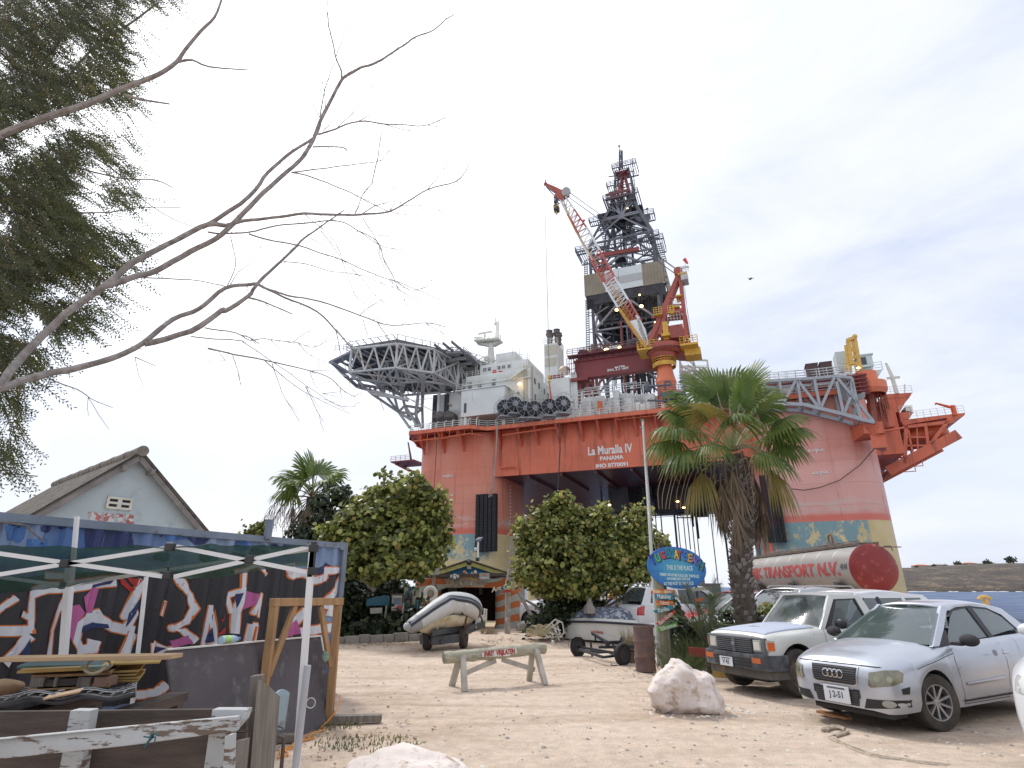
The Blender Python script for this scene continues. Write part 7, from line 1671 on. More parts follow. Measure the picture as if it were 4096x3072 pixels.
sl_=[[(-.325+.002*k,.525+k*.026),(.325-.002*k,.525+k*.026),(.325-.002*k,.533+k*.026),(-.325+.002*k,.533+k*.026)]for k in range(7)]
fpatch(A3,sl_,'slat',M('slat_dark_grey',(.10,.10,.11),.4),.022,parent=g_)
rg=[]
for cx2 in(-.105,-.035,.035,.105):
 for k in range(20):
  a,b2=2*pi*k/20,2*pi*(k+1)/20;rg.append([(cx2+.05*cos(a),.610+.05*sin(a)),(cx2+.05*cos(b2),.610+.05*sin(b2)),(cx2+.040*cos(b2),.610+.040*sin(b2)),(cx2+.040*cos(a),.610+.040*sin(a))])
fpatch(A3,rg,'ring_badge',CHR,.032,parent=g_,step=.2)
for sg in(-1,1):
 hl_=[(.40,.52),(.43,.50),(.70,.53),(.83,.57),(.855,.66),(.80,.70),(.62,.695),(.43,.66)]
 q=hl_ if sg>0 else mir(hl_);hl2=fpatch(A3,[q],'headlight',M('headlight_yellowed',(.20,.19,.13),.25,.2,var=.25,scale=9,coat=1),.010,d=(1,-sg*.45,0),o=(-1,sg*.45*1.15,0))
 for(cy,rr_)in((.52,.036),(.68,.034)):
  q=[(sg*(cy)+rr_*1.15*cos(a),.60+rr_*sin(a))for a in[2*pi*k/16 for k in range(16)]];fpatch(A3,[q],'lamp_reflector',M('reflector_pale',(.28,.28,.20),.2,.5,var=.2),.016,d=(1,-sg*.45,0),o=(-1,sg*.45*1.15,0),parent=hl2,step=.3)
 q=[(.37,.26),(.78,.30),(.80,.38),(.42,.37)];q=q if sg>0 else mir(q);fpatch(A3,[q],'fog_lamp_recess',RUB,.008)
 q=[(sg*.66+.06*cos(a),.335+.04*sin(a))for a in[2*pi*k/14 for k in range(14)]];fpatch(A3,[q],'fog_lamp',M('fog_lens',(.3,.3,.28),.15,coat=1),.016)
lg=fpatch(A3,[[(-.34,.445),(.34,.445),(.30,.27),(-.30,.27)]],'lower_grille',RUB,.008)
fpatch(A3,[[(-.31,.29+k*.024),(.31,.29+k*.024),(.31,.297+k*.024),(-.31,.297+k*.024)]for k in range(6)],'slat',MATS['slat_dark_grey'],.016,parent=lg)
for y0 in(-.34,.25):fpatch(A3,[[(y0,.455),(y0+.09,.455),(y0+.09,.36),(y0,.36)]],'tape',RUB,.012)
def plate(D,y,z,s_,w_=.32,h_=.15,x=-.03):
 mb=MB();mb.bx(x-.012,x,y-w_/2,y+w_/2,z-h_/2,z+h_/2);o=mb.build('number_plate',PLT,D['root'],bevel=.003)
 text('lettering',s_,.10,PTX,o,(x-.014,y,z-.008),(0,-1,0),(0,0,1),.82,.002,.001);mb=MB();mb.bx(x-.0135,x-.0125,y-w_*.35,y+w_*.35,z+h_*.30,z+h_*.40);mb.build('plate_band',MATS['plate_text'],o);return o
plate(A3,-.02,.375,'J 2-51',.34,.19)
seams(A3,[[(1.42,.92),(1.36,.75),(1.38,.45),(1.42,.26)],[(2.60,.95),(2.64,.7),(2.60,.5),(2.52,.26)],[(1.40,.255),(2.55,.255)],[(.52,.70),(.70,.74),(1.1,.80),(1.4,.84)]])
for sg in(-1,1):
 fpatch(A3,[[(1.5,.46),(2.5,.48),(2.5,.515),(1.5,.495)]],'side_moulding',SILVER,.012,d=(0,-sg,0),o=(0,sg*3,0),ux=(1,0,0),th=.012);fpatch(A3,[[(1.38,.28),(3.05,.28),(3.05,.30),(1.38,.30)]],'sill_strip',RUB,.01,d=(0,-sg,0),o=(0,sg*3,0),ux=(1,0,0))
 hn=fpatch(A3,[[(2.40+.055*cos(a),.80+.04*sin(a))for a in[2*pi*k/14 for k in range(14)]]],'handle_cup',M('handle_shadow',(.25,.25,.27),.4,.4),.003,d=(0,-sg,0),o=(0,sg*3,0),ux=(1,0,0));mb=MB();mb.bx(2.32,2.47,sg*.90-.012,sg*.90+.012,.795,.825);mb.build('door_handle',SILVER,rt_,bevel=.008)
 mb=MB();mb.bx(1.42,1.52,sg*.80-.06,sg*.80+.06,.93,.97)
 mb.ell((1.50,sg*.93,1.0),(.075,.115,.075),14,9);mo=mb.build('wing_mirror',M('mirror_burnt',(.03,.028,.03),.8,var=.5,bump=1,bscale=30),rt_,smooth=True)
 mb=MB();mb.ell((1.20,sg*.895,.70),(.018,.008,.018),8,6);mb.build('side_repeater',LENS,rt_)
fpatch(A3,[[(-.60,.715+.0),(-.36,.722),(-.36,.735),(-.62,.727)],[(.36,.722),(.60,.715),(.62,.727),(.36,.735)],[(-.36,.722),(.36,.722),(.36,.735),(-.36,.735)]],'bonnet_gap',RUB,.004)
fpatch(A3,[[(-.88,.44),(-.80,.44),(-.80,.50),(-.90,.52)]],'bumper_tear',RUB,.006,d=(1,.45,0),o=(-1,-.45*1.15,0))
mb=MB();
for k in range(5):mb.cyl((.15+.04*k,-.5+.2*k,.26),(.12+.05*k,-.5+.2*k,.16-.02*(k%2)),.01)
mb.bx(.1,.4,-.6,.4,.17,.22);mb.build('broken_undertray',RUB,rt_)
#old white pickup
PWH=M('paint_old_white',(.64,.64,.60),.45,var=.05,scale=1.2,coat=.2,col2=(.30,.17,.10),thr=.715,soft=.02,s2=3.0);PHOOD=M('paint_chalky_blue',(.45,.49,.60),.6,var=.06,scale=1.5,col2=(.62,.64,.66),thr=.70,soft=.02,s2=2)
PH=dict(L=4.6,W=1.44,r=.35,fo=.60,wb=2.85,paint=PWH,arch=.43,rim=M('rim_steel_rusty',(.17,.13,.10),.7,.3,var=.3,scale=12),tyre=TYD,steer=radians(-3),tuck=.04,sill=[(0,.40),(.1,.36),(.5,.36),(1.3,.34),(4.5,.40),(4.7,.46)],belt=[(0,.86),(.04,.89),(.3,.915),(.8,.945),(1.3,.965),(2.4,.97),(4.7,.97)],crown=[(0,.90),(.04,.935),(.3,.985),(.8,1.025),(1.25,1.045),(2.6,1.0),(4.7,1.0)],plan=[(0,.93),(.05,.965),(.2,.985),(.6,1),(4.6,1),(4.7,.98)],gh=[(1.28,.99),(1.80,1.50),(2.52,1.50),(2.72,.99)],roof=[(1.80,1.50),(2.1,1.53),(2.4,1.53),(2.52,1.505)],inset=(.07,.20),rcrown=.03,windows=[[(1.52,1.0),(1.88,1.42),(2.38,1.44),(2.52,1.0)]],pillars=[[(1.26,.975),(1.37,.975),(1.86,1.45),(1.84,1.52),(1.76,1.50)],[(1.80,1.44),(2.40,1.45),(2.52,.975),(2.78,.975),(2.58,1.50),(1.80,1.53)]],trims=[[(1.37,.975),(1.50,.975),(1.91,1.43),(1.86,1.44)],[(1.5,.97),(2.54,.97),(2.53,1.0),(1.52,1.0)],[(1.86,1.42),(2.4,1.44),(2.4,1.455),(1.84,1.435)],[(2.36,1.44),(2.50,.98),(2.54,.98),(2.41,1.45)]],glass=GLSC,wglass=GLASS('pickup_windscreen',(.12,.14,.14),.5,.12),roofpaint=M('paint_peeling_roof',(.62,.60,.57),.5,var=.08,col2=(.36,.10,.08),thr=.60,soft=.03,s2=1.6),seats=((.1,.36),(.1,-.36)))
hf=V(3.80,10.55,0)
HX=car('white_pickup','old white pickup with black bumper, chalky blue bonnet and peeling paint',hf,radians(24),PH,'pickup')
hr=HX['root']
fpatch(HX,[[(.07,-.57),(1.16,-.60),(1.18,0),(1.16,.60),(.07,.57),(.05,0)]],'bonnet',PHOOD,.006,d=(0,0,-1),o=(0,0,3),ux=(1,0,0),uy=(0,1,0),step=.1,th=.008)
PG=M('plastic_faded_grey',(.13,.14,.155),.6,var=.15,scale=4)
mb=MB();mb.bx(-.045,.02,-.74,.74,.615,.87);mb.build('front_panel',PG,hr,bevel=.01)
mb=MB();mb.bx(-.055,-.04,-.46,.46,.63,.855);gp_=mb.build('grille',M('grille_black',(.03,.03,.035),.5),hr);mb=MB()
for k in range(7):mb.bx(-.072,-.05,-.44,.44,.645+k*.03,.657+k*.03)
mb.bx(-.078,-.05,-.035,.035,.63,.855);mb.bx(-.074,-.05,-.47,.47,.845,.865);mb.build('slat',PG,gp_)
mb=MB();mb.ell((-.085,0,.745),(.01,.055,.03),12,6);mb.build('oval_badge',M('badge_grey',(.16,.17,.19),.5),gp_)
for sg in(-1,1):
 mb=MB();mb.bx(-.062,-.04,sg*.57-.095,sg*.57+.095,.665,.835);h_=mb.build('headlight',M('headlight_glass',(.45,.46,.42),.12,.3,var=.15,scale=12,coat=1),hr,bevel=.008);mb=MB();mb.bx(-.068,-.058,sg*.57-.07,sg*.57+.07,.69,.81);mb.build('lens',M('lens_bright',(.60,.60,.54),.2,coat=1),h_)
 mb=MB();mb.prism([(-.05,sg*.685,.665),(-.05,sg*.685,.84),(.0,sg*.775,.84),(.10,sg*.80,.83),(.10,sg*.80,.665),(.0,sg*.775,.665)],(.02,0,0));mb.prism([(-.05,sg*.685,.665),(.0,sg*.775,.665),(.0,sg*.775,.84),(-.05,sg*.685,.84)],(.02,0,0));mb.build('corner_lamp',M('corner_lens',(.50,.47,.40),.25,coat=.8,var=.2,scale=10),hr)
 mb=MB();mb.prism([(-.006,sg*.770,.69),(.105,sg*.812,.69),(.105,sg*.812,.81),(-.006,sg*.775,.81)],(-.012,sg*.012,0));mb.build('indicator',M('indicator_orange',(.65,.13,.02),.3,coat=.6),hr)
 mb=MB();mb.bx(-.145,-.125,sg*.60-.10,sg*.60+.10,.50,.575);mb.build('bumper_indicator',M('indicator_rusty',(.50,.13,.04),.4),hr)
mb=MB()
mb.grid([[V(x,y,z)for x,y in((.32,-.86),(.05,-.86),(-.08,-.80),(-.13,-.68),(-.14,0),(-.13,.68),(-.08,.80),(.05,.86),(.32,.86))]for z in(.40,.42,.60,.62)][0:4])
mb.add([V(x,y,.62)for x,y in((.32,-.86),(.05,-.86),(-.08,-.80),(-.13,-.68),(-.14,0),(-.13,.68),(-.08,.80),(.05,.86),(.32,.86))],[tuple(range(9))])
o=mb.build('bumper',M('bumper_black_worn',(.055,.06,.07),.5,var=.3,scale=3,col2=(.16,.17,.19),thr=.58,soft=.1,s2=3),hr,bevel=.012)
mb=MB();mb.grid([[V(x*.9+.04,y*.98,z)for x,y in((.32,-.84),(.05,-.84),(-.06,-.78),(-.10,-.66),(-.11,0),(-.10,.66),(-.06,.78),(.05,.84),(.32,.84))]for z in(.27,.41)]);mb.build('valance',M('valance_dirty',(.10,.095,.085),.8,var=.3,scale=3,col2=(.2,.13,.08),thr=.6,s2=4),hr)
mb=MB()
for k in range(3):mb.bx(-.15,-.13,-.46,.46,.44+k*.05,.455+k*.05)
mb.bx(-.13,-.12,-.47,.47,.43,.57);mb.build('bumper_slot',RUB,hr);plate(HX,.12,.475,'V 41',.29,.14,-.155)
seams(HX,[[(1.30,.96),(1.27,.7),(1.30,.37)],[(2.46,.96),(2.45,.38)],[(1.30,.375),(2.45,.375)],[(2.66,.96),(2.66,.40)]])
for sg in(-1,1):
 mb=MB();mb.bx(1.50,1.60,sg*.76-.02,sg*.90+.02,.99,1.02);mb.ell((1.56,sg*.95,1.06),(.06,.13,.085),12,8);mb.build('wing_mirror',M('mirror_black',(.02,.02,.025),.4),hr,smooth=True)
 mb=MB();mb.bx(2.28,2.42,sg*.835-.012,sg*.835+.012,.86,.89);mb.build('door_handle',RUB,hr)
 mb=MB();mb.tube([(1.30-.02,sg*.30-.25,1.00),(1.36,sg*.30+.1,1.09),(1.40,sg*.30+.25,1.13)],.009,5);mb.tube([(1.31,sg*.3-.12,1.055),(1.43,sg*.3+.33,1.12)],.011,5);mb.build('wiper',RUB,hr)
mb=MB();rows=[[V(x,y,1.004)for y in(-.7,0,.7)]for x in(2.8,4.6)];mb.bx(2.82,4.6,-.72,.72,1.005,1.01);mb.build('bed_floor',INT,hr)
mb=MB();mb.lathe([(.10,0),(.12,.004),(.10,.008),(.07,.008),(.10,0)],(.5,.02,1.012),18)
mb.build('bonnet_badge',M('badge_white',(.7,.7,.7),.5),hr)
mb=MB();mb.prism([(1.66,-.10,1.36),(1.70,-.10,1.30),(1.70,.12,1.30),(1.66,.12,1.36)],(.03,0,.02));mb.build('inside_mirror',RUB,hr)
for o in hr.children:
 if o.name.split('.')[0]in('bumper','valance','bumper_slot','front_panel','grille','headlight','corner_lamp','indicator','bumper_indicator','bonnet','wing_mirror','door_handle'):o.scale[1]=.868 if o.name.split('.')[0]!='bonnet' else 1
 #generic background cars
def bgcar(name,label,loc,rz,paint_,L=4.3,W=1.75,Ht=1.55,kind='hatch',glass=GLSD,sc_=1,cat='car',grp='cars parked behind the planting',rim=None,**kw):
 hz=Ht-.55;g1={'hatch':(L-.55,L-.12),'suv':(L-.45,L-.10),'wagon':(L-.75,L-.10)}[kind]
 z1=Ht-.05;wb=L*.62;fo=L*.19
 P=dict(L=L,W=W,r=.33 if kind!='suv' else .36,fo=fo,wb=wb,paint=paint_,arch=.385 if kind!='suv' else .42,rim=rim or M('rim_grey',(.30,.30,.31),.4,.5),spokes=7,tyre=TY,sill=[(0,.28),(.2,.24),(L-.3,.25),(L,.36)],belt=[(0,hz*.66),(.06,hz*.72),(.3,hz*.80),(fo,hz*.88),(fo+.5,hz*.94),(L*.6,hz*.98),(L-.3,hz*1.0),(L-.04,hz*.94),(L,hz*.85)],crown=[(0,hz*.70),(.06,hz*.80),(.3,hz*.92),(fo,hz*1.0),(fo+.5,hz*1.05),(L-.3,hz*1.06),(L,hz*.9)],plan=[(0,.68),(.06,.80),(.18,.90),(.5,.97),(1.0,1),(L-.7,1),(L-.25,.95),(L-.06,.86),(L,.78)],gh=[(fo+.42,hz*1.02),(fo+1.15,z1),(g1[0],z1-.05),(g1[1],hz*1.06)],roof=[(fo+1.15,z1),(fo+1.6,Ht-.01),(L*.6,Ht),(g1[0],z1-.05)],inset=(.10,.28),windows=[],pillars=[],trims=[],glass=glass)
 a,b_=fo+.42,fo+1.15;xs3=[fo+.78,fo+1.62,L-1.45,g1[0]+.0];zb2=hz*1.01;zt2=Ht-.13
 P['windows']=[[(a+.35,zb2),(b_+.10,zt2-.02),(xs3[1],zt2+.02),(xs3[1]+.02,zb2)],[(xs3[1]+.10,zb2),(xs3[1]+.08,zt2+.02),(xs3[2],zt2+.02),(xs3[2]+.1,zb2)],[(xs3[2]+.2,zb2),(xs3[2]+.1,zt2+.01),(g1[0]-.12,zt2-.03),(g1[0]+.05,zb2+.02)]]
 P['pillars']=[[(a-.02,hz*1.0),(a+.14,hz*1.0),(b_+.10,zt2),(b_+.02,z1+.02),(b_-.08,z1)],[(b_,zt2-.01),(g1[0]-.1,zt2-.01),(g1[0]+.06,zb2),(g1[0]+.02,hz*.98),(g1[1]+.01,hz*.98),(g1[0]+.05,z1-.03),(L*.6,Ht),(fo+1.6,Ht-.01),(b_,z1)],[(xs3[2]+.02,zb2-.02),(xs3[2]+.20,zb2-.02),(xs3[2]+.09,zt2+.03),(xs3[2],zt2+.03)]]
 P['trims']=[[(xs3[1]+.01,zb2-.01),(xs3[1]+.11,zb2-.01),(xs3[1]+.09,zt2+.02),(xs3[1],zt2+.02)],[(a+.15,hz*1.0),(a+.36,hz*1.0),(b_+.12,zt2-.0),(b_+.08,zt2)],[(a+.3,zb2-.02),(g1[0],zb2-.01),(g1[0],zb2+.01),(a+.3,zb2+.005)]]
 P.update(kw);D=car(name,label,loc,rz,P,cat,grp);rr_=D['root']
 for sg in(-1,1):
  q=[(sg*.50,hz*.66),(sg*.78,hz*.68),(sg*.80,hz*.80),(sg*.55,hz*.78)];q=q if sg>0 else q[::-1];fpatch(D,[q],'headlight',M('bg_headlight',(.5,.5,.48),.15,.2,coat=1),.008,d=(1,-sg*.4,0),o=(-1,sg*.45,0))
  q=[(sg*.55,hz*.72),(sg*.80,hz*.72),(sg*.80,hz*.95),(sg*.62,hz*.95)];q=q if sg>0 else q[::-1];fpatch(D,[q],'tail_light',M('tail_red',(.42,.02,.02),.25,coat=1),.008,d=(-1,-sg*.25,0),o=(L+1,sg*.3,0))
  mb=MB();mb.ell((a+.45,sg*(W/2+.06),hz*1.08),(.06,.11,.07),10,7);mb.build('wing_mirror',paint_,rr_,smooth=True);mb=MB();mb.bx(xs3[1]-.2,xs3[1]-.06,sg*W/2-.012,sg*W/2+.012,hz*.80,hz*.83);mb.build('door_handle',paint_,rr_)
 fpatch(D,[[(-.42,hz*.60),(.42,hz*.60),(.38,hz*.76),(-.38,hz*.76)]],'grille',RUB,.008);fpatch(D,[[(-.5,hz*.32),(.5,hz*.32),(.45,hz*.46),(-.45,hz*.46)]],'lower_grille',RUB,.008)
 mb=MB();mb.bx(L,L+.012,-.25,.25,hz*.62,hz*.75);mb.build('number_plate',PLT,rr_)
 seams(D,[[(a+.15,hz*.96),(a+.05,.5),(a+.12,.27)],[(xs3[1]+.06,hz*.96),(xs3[1]+.08,.27)]])
 if kind=='suv':
  mb=MB()
  for sg in(-1,1):mb.tube([D['S'](x,Ht,sg,-.03)+V(0,0,z)for x,z in((b_+.1,.0),(b_+.2,.05),(L*.6,.055),(g1[0]-.15,.04),(g1[0]-.05,-.02))],.018,6)
  mb.build('roof_rail',M('rail_satin',(.4,.4,.42),.3,.6),rr_)
 return D
PW2=M('paint_white',(.66,.68,.71),.3,var=.03,coat=.6);PW3=M('paint_silver_grey',(.46,.48,.50),.3,.4,var=.04,coat=.6);PR=M('paint_red',(.50,.03,.045),.3,var=.06,coat=.6)
bgcar('white_wagon','white estate car behind the silver hatchback, its long side windows showing',V(5.15,12.6,0),radians(22),PW2,4.75,1.80,1.56,'wagon',GLS)
bgcar('silver_suv','silver car with roof rails directly behind the pickup cab, mostly hidden',V(5.2,14.9,0),radians(24),PW3,4.4,1.8,1.62,'suv',GLSD)
bgcar('white_hatchback','small white hatchback right of the tall palm trunk, facing left',V(4.9,16.9,0),radians(12),PW2,3.8,1.65,1.47,'hatch',GLS)
bgcar('red_car','red car parked behind the arrow boards and young palm',V(4.95,18.4,0),radians(14),PR,3.9,1.68,1.52,'hatch',GLS)
bgcar('white_suv','white off roader left of the oval sign, seen from its rear quarter',V(7.8,20.6,0),radians(196),PW2,4.3,1.8,1.70,'suv',GLSD)
bgcar('white_car','white car half hidden behind the right side of the painted hut',V(-.1,27.0,0),radians(4),PW2,4.3,1.75,1.62,'wagon',GLSD)
bgcar('near_white_suv','white car cut off at the right edge, only its front corner showing',V(4.93,5.12,0),radians(35),PW2,4.4,1.84,1.66,'suv',GLSD,grp=None)
#tank trailer
TP0=V(16.44,27.2,0);tdir=V(.042,1,0).normalized();TR_=1.06;TZ=2.45;TL=15
tk=wthing('tank_trailer','old silver tank trailer with round red end and red TRANSPORT lettering','tank trailer',TP0);TANK=M('tank_aluminium',(.28,.275,.265),.5,.45,var=.16,scale=.5,stretch=(1,.3,1),col2=(.24,.20,.17),thr=.62,soft=.15,s2=1.5,stretch2=(1,.3,3))
q_=tdir.to_track_quat('Y','Z').to_matrix().to_4x4();MT=Matrix.Translation(V(TP0.x,TP0.y,TZ))@q_
mb=MB();mb.T=MT;mb.lathe([(TR_,.02)]+[(TR_*(1+.002*(k%2)),.1+k*TL/12)for k in range(13)],(0,0,0),48,'y');
mb.lathe([(TR_,TL),(TR_*.8,TL+.25),(TR_*.4,TL+.38),(0,TL+.42)],(0,0,0),48,'y');mb.build('tank',TANK,tk,smooth=True,sharp=50)
mb=MB();mb.T=MT;mb.lathe([(TR_+.015,.06),(TR_+.02,0),(TR_*.985,-.05),(TR_*.8,-.18),(TR_*.5,-.28),(TR_*.2,-.32),(0,-.33)][::-1],(0,0,0),48,'y');mb.build('end_cap',M('end_cap_red',(.20,.015,.015),.45,var=.15,scale=1.2,col2=(.45,.16,.15),thr=.66,soft=.08,s2=2.5),tk,smooth=True)
for k in range(1,8):mb=MB();mb.T=MT;mb.lathe([(TR_+.002,k*1.75-.03),(TR_+.012,k*1.75),(TR_+.002,k*1.75+.03)],(0,0,0),40,'y');mb.build('weld_band',TANK,tk,smooth=True)
mb=MB();mb.T=MT
for x in(-.42,.42):mb.bx(x-.03,x+.03,-.0,TL,TR_*.96,TR_+.10)
mb.bx(-.45,.45,.5,TL-.5,TR_+.0,TR_+.03)
for k in range(22):mb.bx(-.43,.43,.2+k*.6,.25+k*.6,TR_+.04,TR_+.08)
for k in range(9):mb.cyl((-.42,.4+k*1.5,TR_),(-.42,.4+k*1.5,TR_+.16),.02)
mb.cyl((-.42,0,TR_+.16),(-.42,TL,TR_+.16),.022);mb.build('walkway',M('walkway_rust',(.13,.10,.08),.8,var=.3),tk)
for yy in(3.2,9.6):mb=MB();mb.T=MT;mb.bx(-.38,.38,yy,yy+.9,TR_,TR_+.22);mb.cyl((0,yy+.45,TR_+.2),(0,yy+.45,TR_+.34),.28,n=16);mb.build('hatch',TANK,tk)
mb=MB();mb.T=MT;mb.tube([(-.05,3.2,TR_+.2),(-.05,3.2,TR_+.55),(-.05,3.3,TR_+.68),(-.05,3.5,TR_+.68),(-.05,3.6,TR_+.55),(-.05,3.6,TR_+.2)],.05,8);mb.build('vent_loop',M('vent_rust',(.22,.09,.03),.8),tk)
mb=MB();mb.T=MT;mb.cyl((.5,-.1,TR_*.86),(1.35,-.1,TR_*.86),.025);mb.cyl((.9,-.1,TR_*.86),(.95,-.1,TR_*.70),.02);mb.bx(.6,.9,-.13,-.07,TR_*.86,TR_*.92);mb.build('end_pipe',M('walkway_rust',(.1,.1,.1)),tk)
mb=MB();mb.T=MT
for yy in(1.2,6.5,11.5):
 for sg in(-1,1):mb.prism([(sg*.6,yy,-TR_*.78),(sg*1.15,yy,-TR_*.55),(sg*.9,yy,-TZ+.9),(sg*.6,yy,-TZ+.9)],(0,.45,0))
mb.bx(-.55,-.35,.3,TL-.3,-TR_-.30,-TR_-.05);mb.bx(.35,.55,.3,TL-.3,-TR_-.30,-TR_-.05)
for yy in(8.5,9.9):mb.cyl((-1.15,yy,-TZ+.5),(1.15,yy,-TZ+.5),.07)
for yy in(1.5,):mb.bx(-.5,-.38,yy,yy+.12,-TZ,-TR_);mb.bx(.38,.5,yy,yy+.12,-TZ,-TR_)
mb.build('chassis',M('chassis_dark',(.06,.055,.05),.8,var=.3),tk)
for yy in(8.5,9.9):
 for sg in(-1,1):
  mb=MB();mb.T=MT;c=(sg*.98,yy,-TZ+.5);mb.cyl((c[0]-.22,yy,c[2]),(c[0]+.22,yy,c[2]),.5,n=28);mb.cyl((c[0]-.23,yy,c[2]),(c[0]+.23,yy,c[2]),.26,n=20);mb.build('wheel',TYD,tk,smooth=True,sharp=40)
def tankwarp(s0,za,scx=1):
 def f(x,y,z):
  a=pi+za+(y)/TR_;rr_=TR_+.012+z;p=V(rr_*cos(a),s0-x,-rr_*sin(a));return MT@p
 return f
LR=M('letters_tank_red',(.30,.032,.03),.6,var=.25,scale=2,col2=(.33,.28,.25),thr=.64,soft=.03,s2=5)
def ttext(s,size,s0,za,sx,mat,bold=.03):
 me=textmesh(s,size,0,.003,bold);kx=sx/(max(v.co.x for v in me.vertices)-min(v.co.x for v in me.vertices))
 bm=bmesh.new();bm.from_mesh(me)
 for i in range(-12,13):bmesh.ops.bisect_plane(bm,geom=bm.verts[:]+bm.edges[:]+bm.faces[:],plane_co=(0,i*.06+.001,0),plane_no=(0,1,0),dist=1e-5)
 bm.to_mesh(me);bm.free()
 for v in me.vertices:
  x,y,z=v.co;x*=kx;a=za+y/TR_;rr_=TR_+.010+z;p=V(-rr_*cos(a),s0-x,rr_*sin(a));v.co=(MT@p)-tk.location
 me.materials.clear();me.materials.append(mat);me.name='lettering';part('lettering',me,tk)
ttext('DIJK TRANSPORT N.V.',.86,7.1,-.02,12.2,LR,.035);ttext('4144',.36,.55,.06,.62,M('letters_tank_black',(.06,.06,.06),.6),.01)
mb=MB();p=AY(3065,2310,44);mb=MB();q=[AY(2815,2338,43),AY(2882,2343,43)];mb.bx(q[0].x,q[1].x,43,46,-.5,q[0].z);mb.bx(q[0].x-.2,q[0].x+.1,43,43.4,q[0].z,q[0].z+.5);mb.bx(q[0].x-.15,q[1].x+.1,42.9,46.1,q[0].z,q[0].z+.08);tag(mb.build('shed',M('shed_grey',(.14,.15,.18),.8),origin=(q[0].x,43,0)),'small dark grey shed at the water edge, seen under the oval sign','shed')
p=AY(3975,2400,24);mb=MB();mb.tube([p+V(.22*cos(a)-.35,0,.10*sin(a)+.02)for a in[0,.4,.8,1.2,1.6,2.0,2.4,2.8,3.14]],.07,10);mb.bx(p.x-.42,p.x-.28,23.9,24.05,0,p.z+.02);tag(mb.build('machine',M('machine_yellow',(.55,.36,.10),.6,var=.2),origin=(p.x,24,0)),'yellow machine part peeking over the silver hatchback roof','machine',None)
#PAINTED HUT AND GARDEN
lf=MB();rlf=random.Random(44)
for k in range(900):
 j=rlf.randrange(4);cx_,cy_,s_=((-5,19.3,1.6),(1.5,20.2,1.8),(3.6,12.6,.9),(-3,7.5,1.2))[j];x,y=rlf.gauss(cx_,s_),rlf.gauss(cy_,s_*.6);r_=rlf.uniform(.02,.06)if j<2 else rlf.uniform(.008,.03);a=rlf.uniform(0,6.28);lf.cur=rlf.randrange(2)
 lf.add([(x+r_*cos(a+q*1.2566),y+r_*sin(a+q*1.2566),gz(x,y)+.008+rlf.uniform(0,.03))for q in range(5)],[(0,1,2,3,4)])
tag(lf.build('leaf_litter',[M('litter_brown',(.22,.12,.06),.8),M('litter_tan',(.38,.27,.15),.8)]),'dry fallen leaves scattered below the trees and shrubs','leaf litter',kind='stuff')
YHt=26.0
def h7(x,y,Y=YHt):return AY(1150+x/2.328,2250+y/2.328,Y)
hut=wthing('beach_hut','painted beach hut with blue gable, yellow verges and orange and grey striped walls','hut',V(-4.2,27,0))
HB=M('hut_blue',(.03,.14,.30),.75,var=.2,scale=2,col2=(.08,.22,.34),thr=.6,s2=4);HYv=M('hut_yellow',(.44,.42,.14),.8,var=.15,scale=3,col2=(.3,.24,.16),thr=.66,s2=5)
def stripe():
 m,t,b=newmat('hut_stripes');tcn=t.nodes.new('ShaderNodeTexCoord');wv=t.nodes.new('ShaderNodeTexWave');wv.wave_type='BANDS';wv.bands_direction='Z'
 mpn=t.nodes.new('ShaderNodeMapping');mpn.inputs['Rotation'].default_value=(0,radians(24),0);mpn.inputs['Scale'].default_value=(.55,1,1);t.links.new(tcn.outputs['Object'],mpn.inputs[0]);t.links.new(mpn.outputs[0],wv.inputs['Vector'])
 wv.inputs['Scale'].default_value=.62;wv.inputs['Distortion'].default_value=6.5;wv.inputs['Detail'].default_value=1.0;wv.inputs['Detail Scale'].default_value=.9
 c=ramp(t,wv.outputs['Fac'],[(.44,(.42,.12,.035)),(.47,(.20,.13,.09)),(.50,(.36,.37,.33)),(1,(.33,.35,.32))]);
 t.links.new(mixc(t,ramp(t,noise(t,4,8).outputs[0],[(.6,0),(.75,.5)]).outputs[0],c.outputs[0],(.14,.10,.07)),b.inputs['Base Color']);b.inputs['Roughness'].default_value=.85;bumpn(t,b,noise(t,6,5).outputs[0],.3);return m
HST=stripe()
pts={'apex':h7(1690,8),'l':h7(1330,125),'r':h7(2050,125)}
mb=MB();a,l_,r_=pts['apex'],pts['l'],pts['r'];mb.prism([l_,r_,a],(0,.2,0));gb_o=mb.build('gable',HB,hut)
mb=MB();mb.bar(a+V(0,-.05,0),l_+V(-.3,-.05,-.08),.16,.16);mb.bar(a+V(0,-.05,0),r_+V(.3,-.05,-.08),.16,.16);mb.build('verge',HYv,hut)
mb=MB()
for e_ in(l_+V(-.4,0,-.02),r_+V(.4,0,-.02)):mb.prism([a+V(0,-.2,.12),e_+V(0,-.2,0),e_+V(0,4.5,0),a+V(0,4.5,.12)],(0,0,.05))
mb.build('roof',M('hut_roof',(.13,.11,.09),.9,var=.3,scale=3,bump=.4),hut)
mb=MB();mb.bar(h7(1265,125,25.5),h7(2085,118,25.5),.12,.16);mb.bar(h7(1900,110,25.4),h7(2340,125,25.4),.1,.12);mb.build('beam',WOOD_DARK,hut)
mb=MB();mb.prism([h7(1360,150,25.8),h7(2100,150,25.8),h7(1990,260,25.8),h7(1900,235,25.8),h7(1480,235,25.8),h7(1400,260,25.8)],(0,.15,0));mb.build('lintel',HST,hut)
mb=MB();rh=random.Random(4)
for k in range(15):
 y=150+rh.uniform(-6,70);x=1450+rh.uniform(0,120);mb.bar(h7(x,y,25.7),h7(x+rh.uniform(200,330),y+rh.uniform(-14,14),25.68),.05,.07)
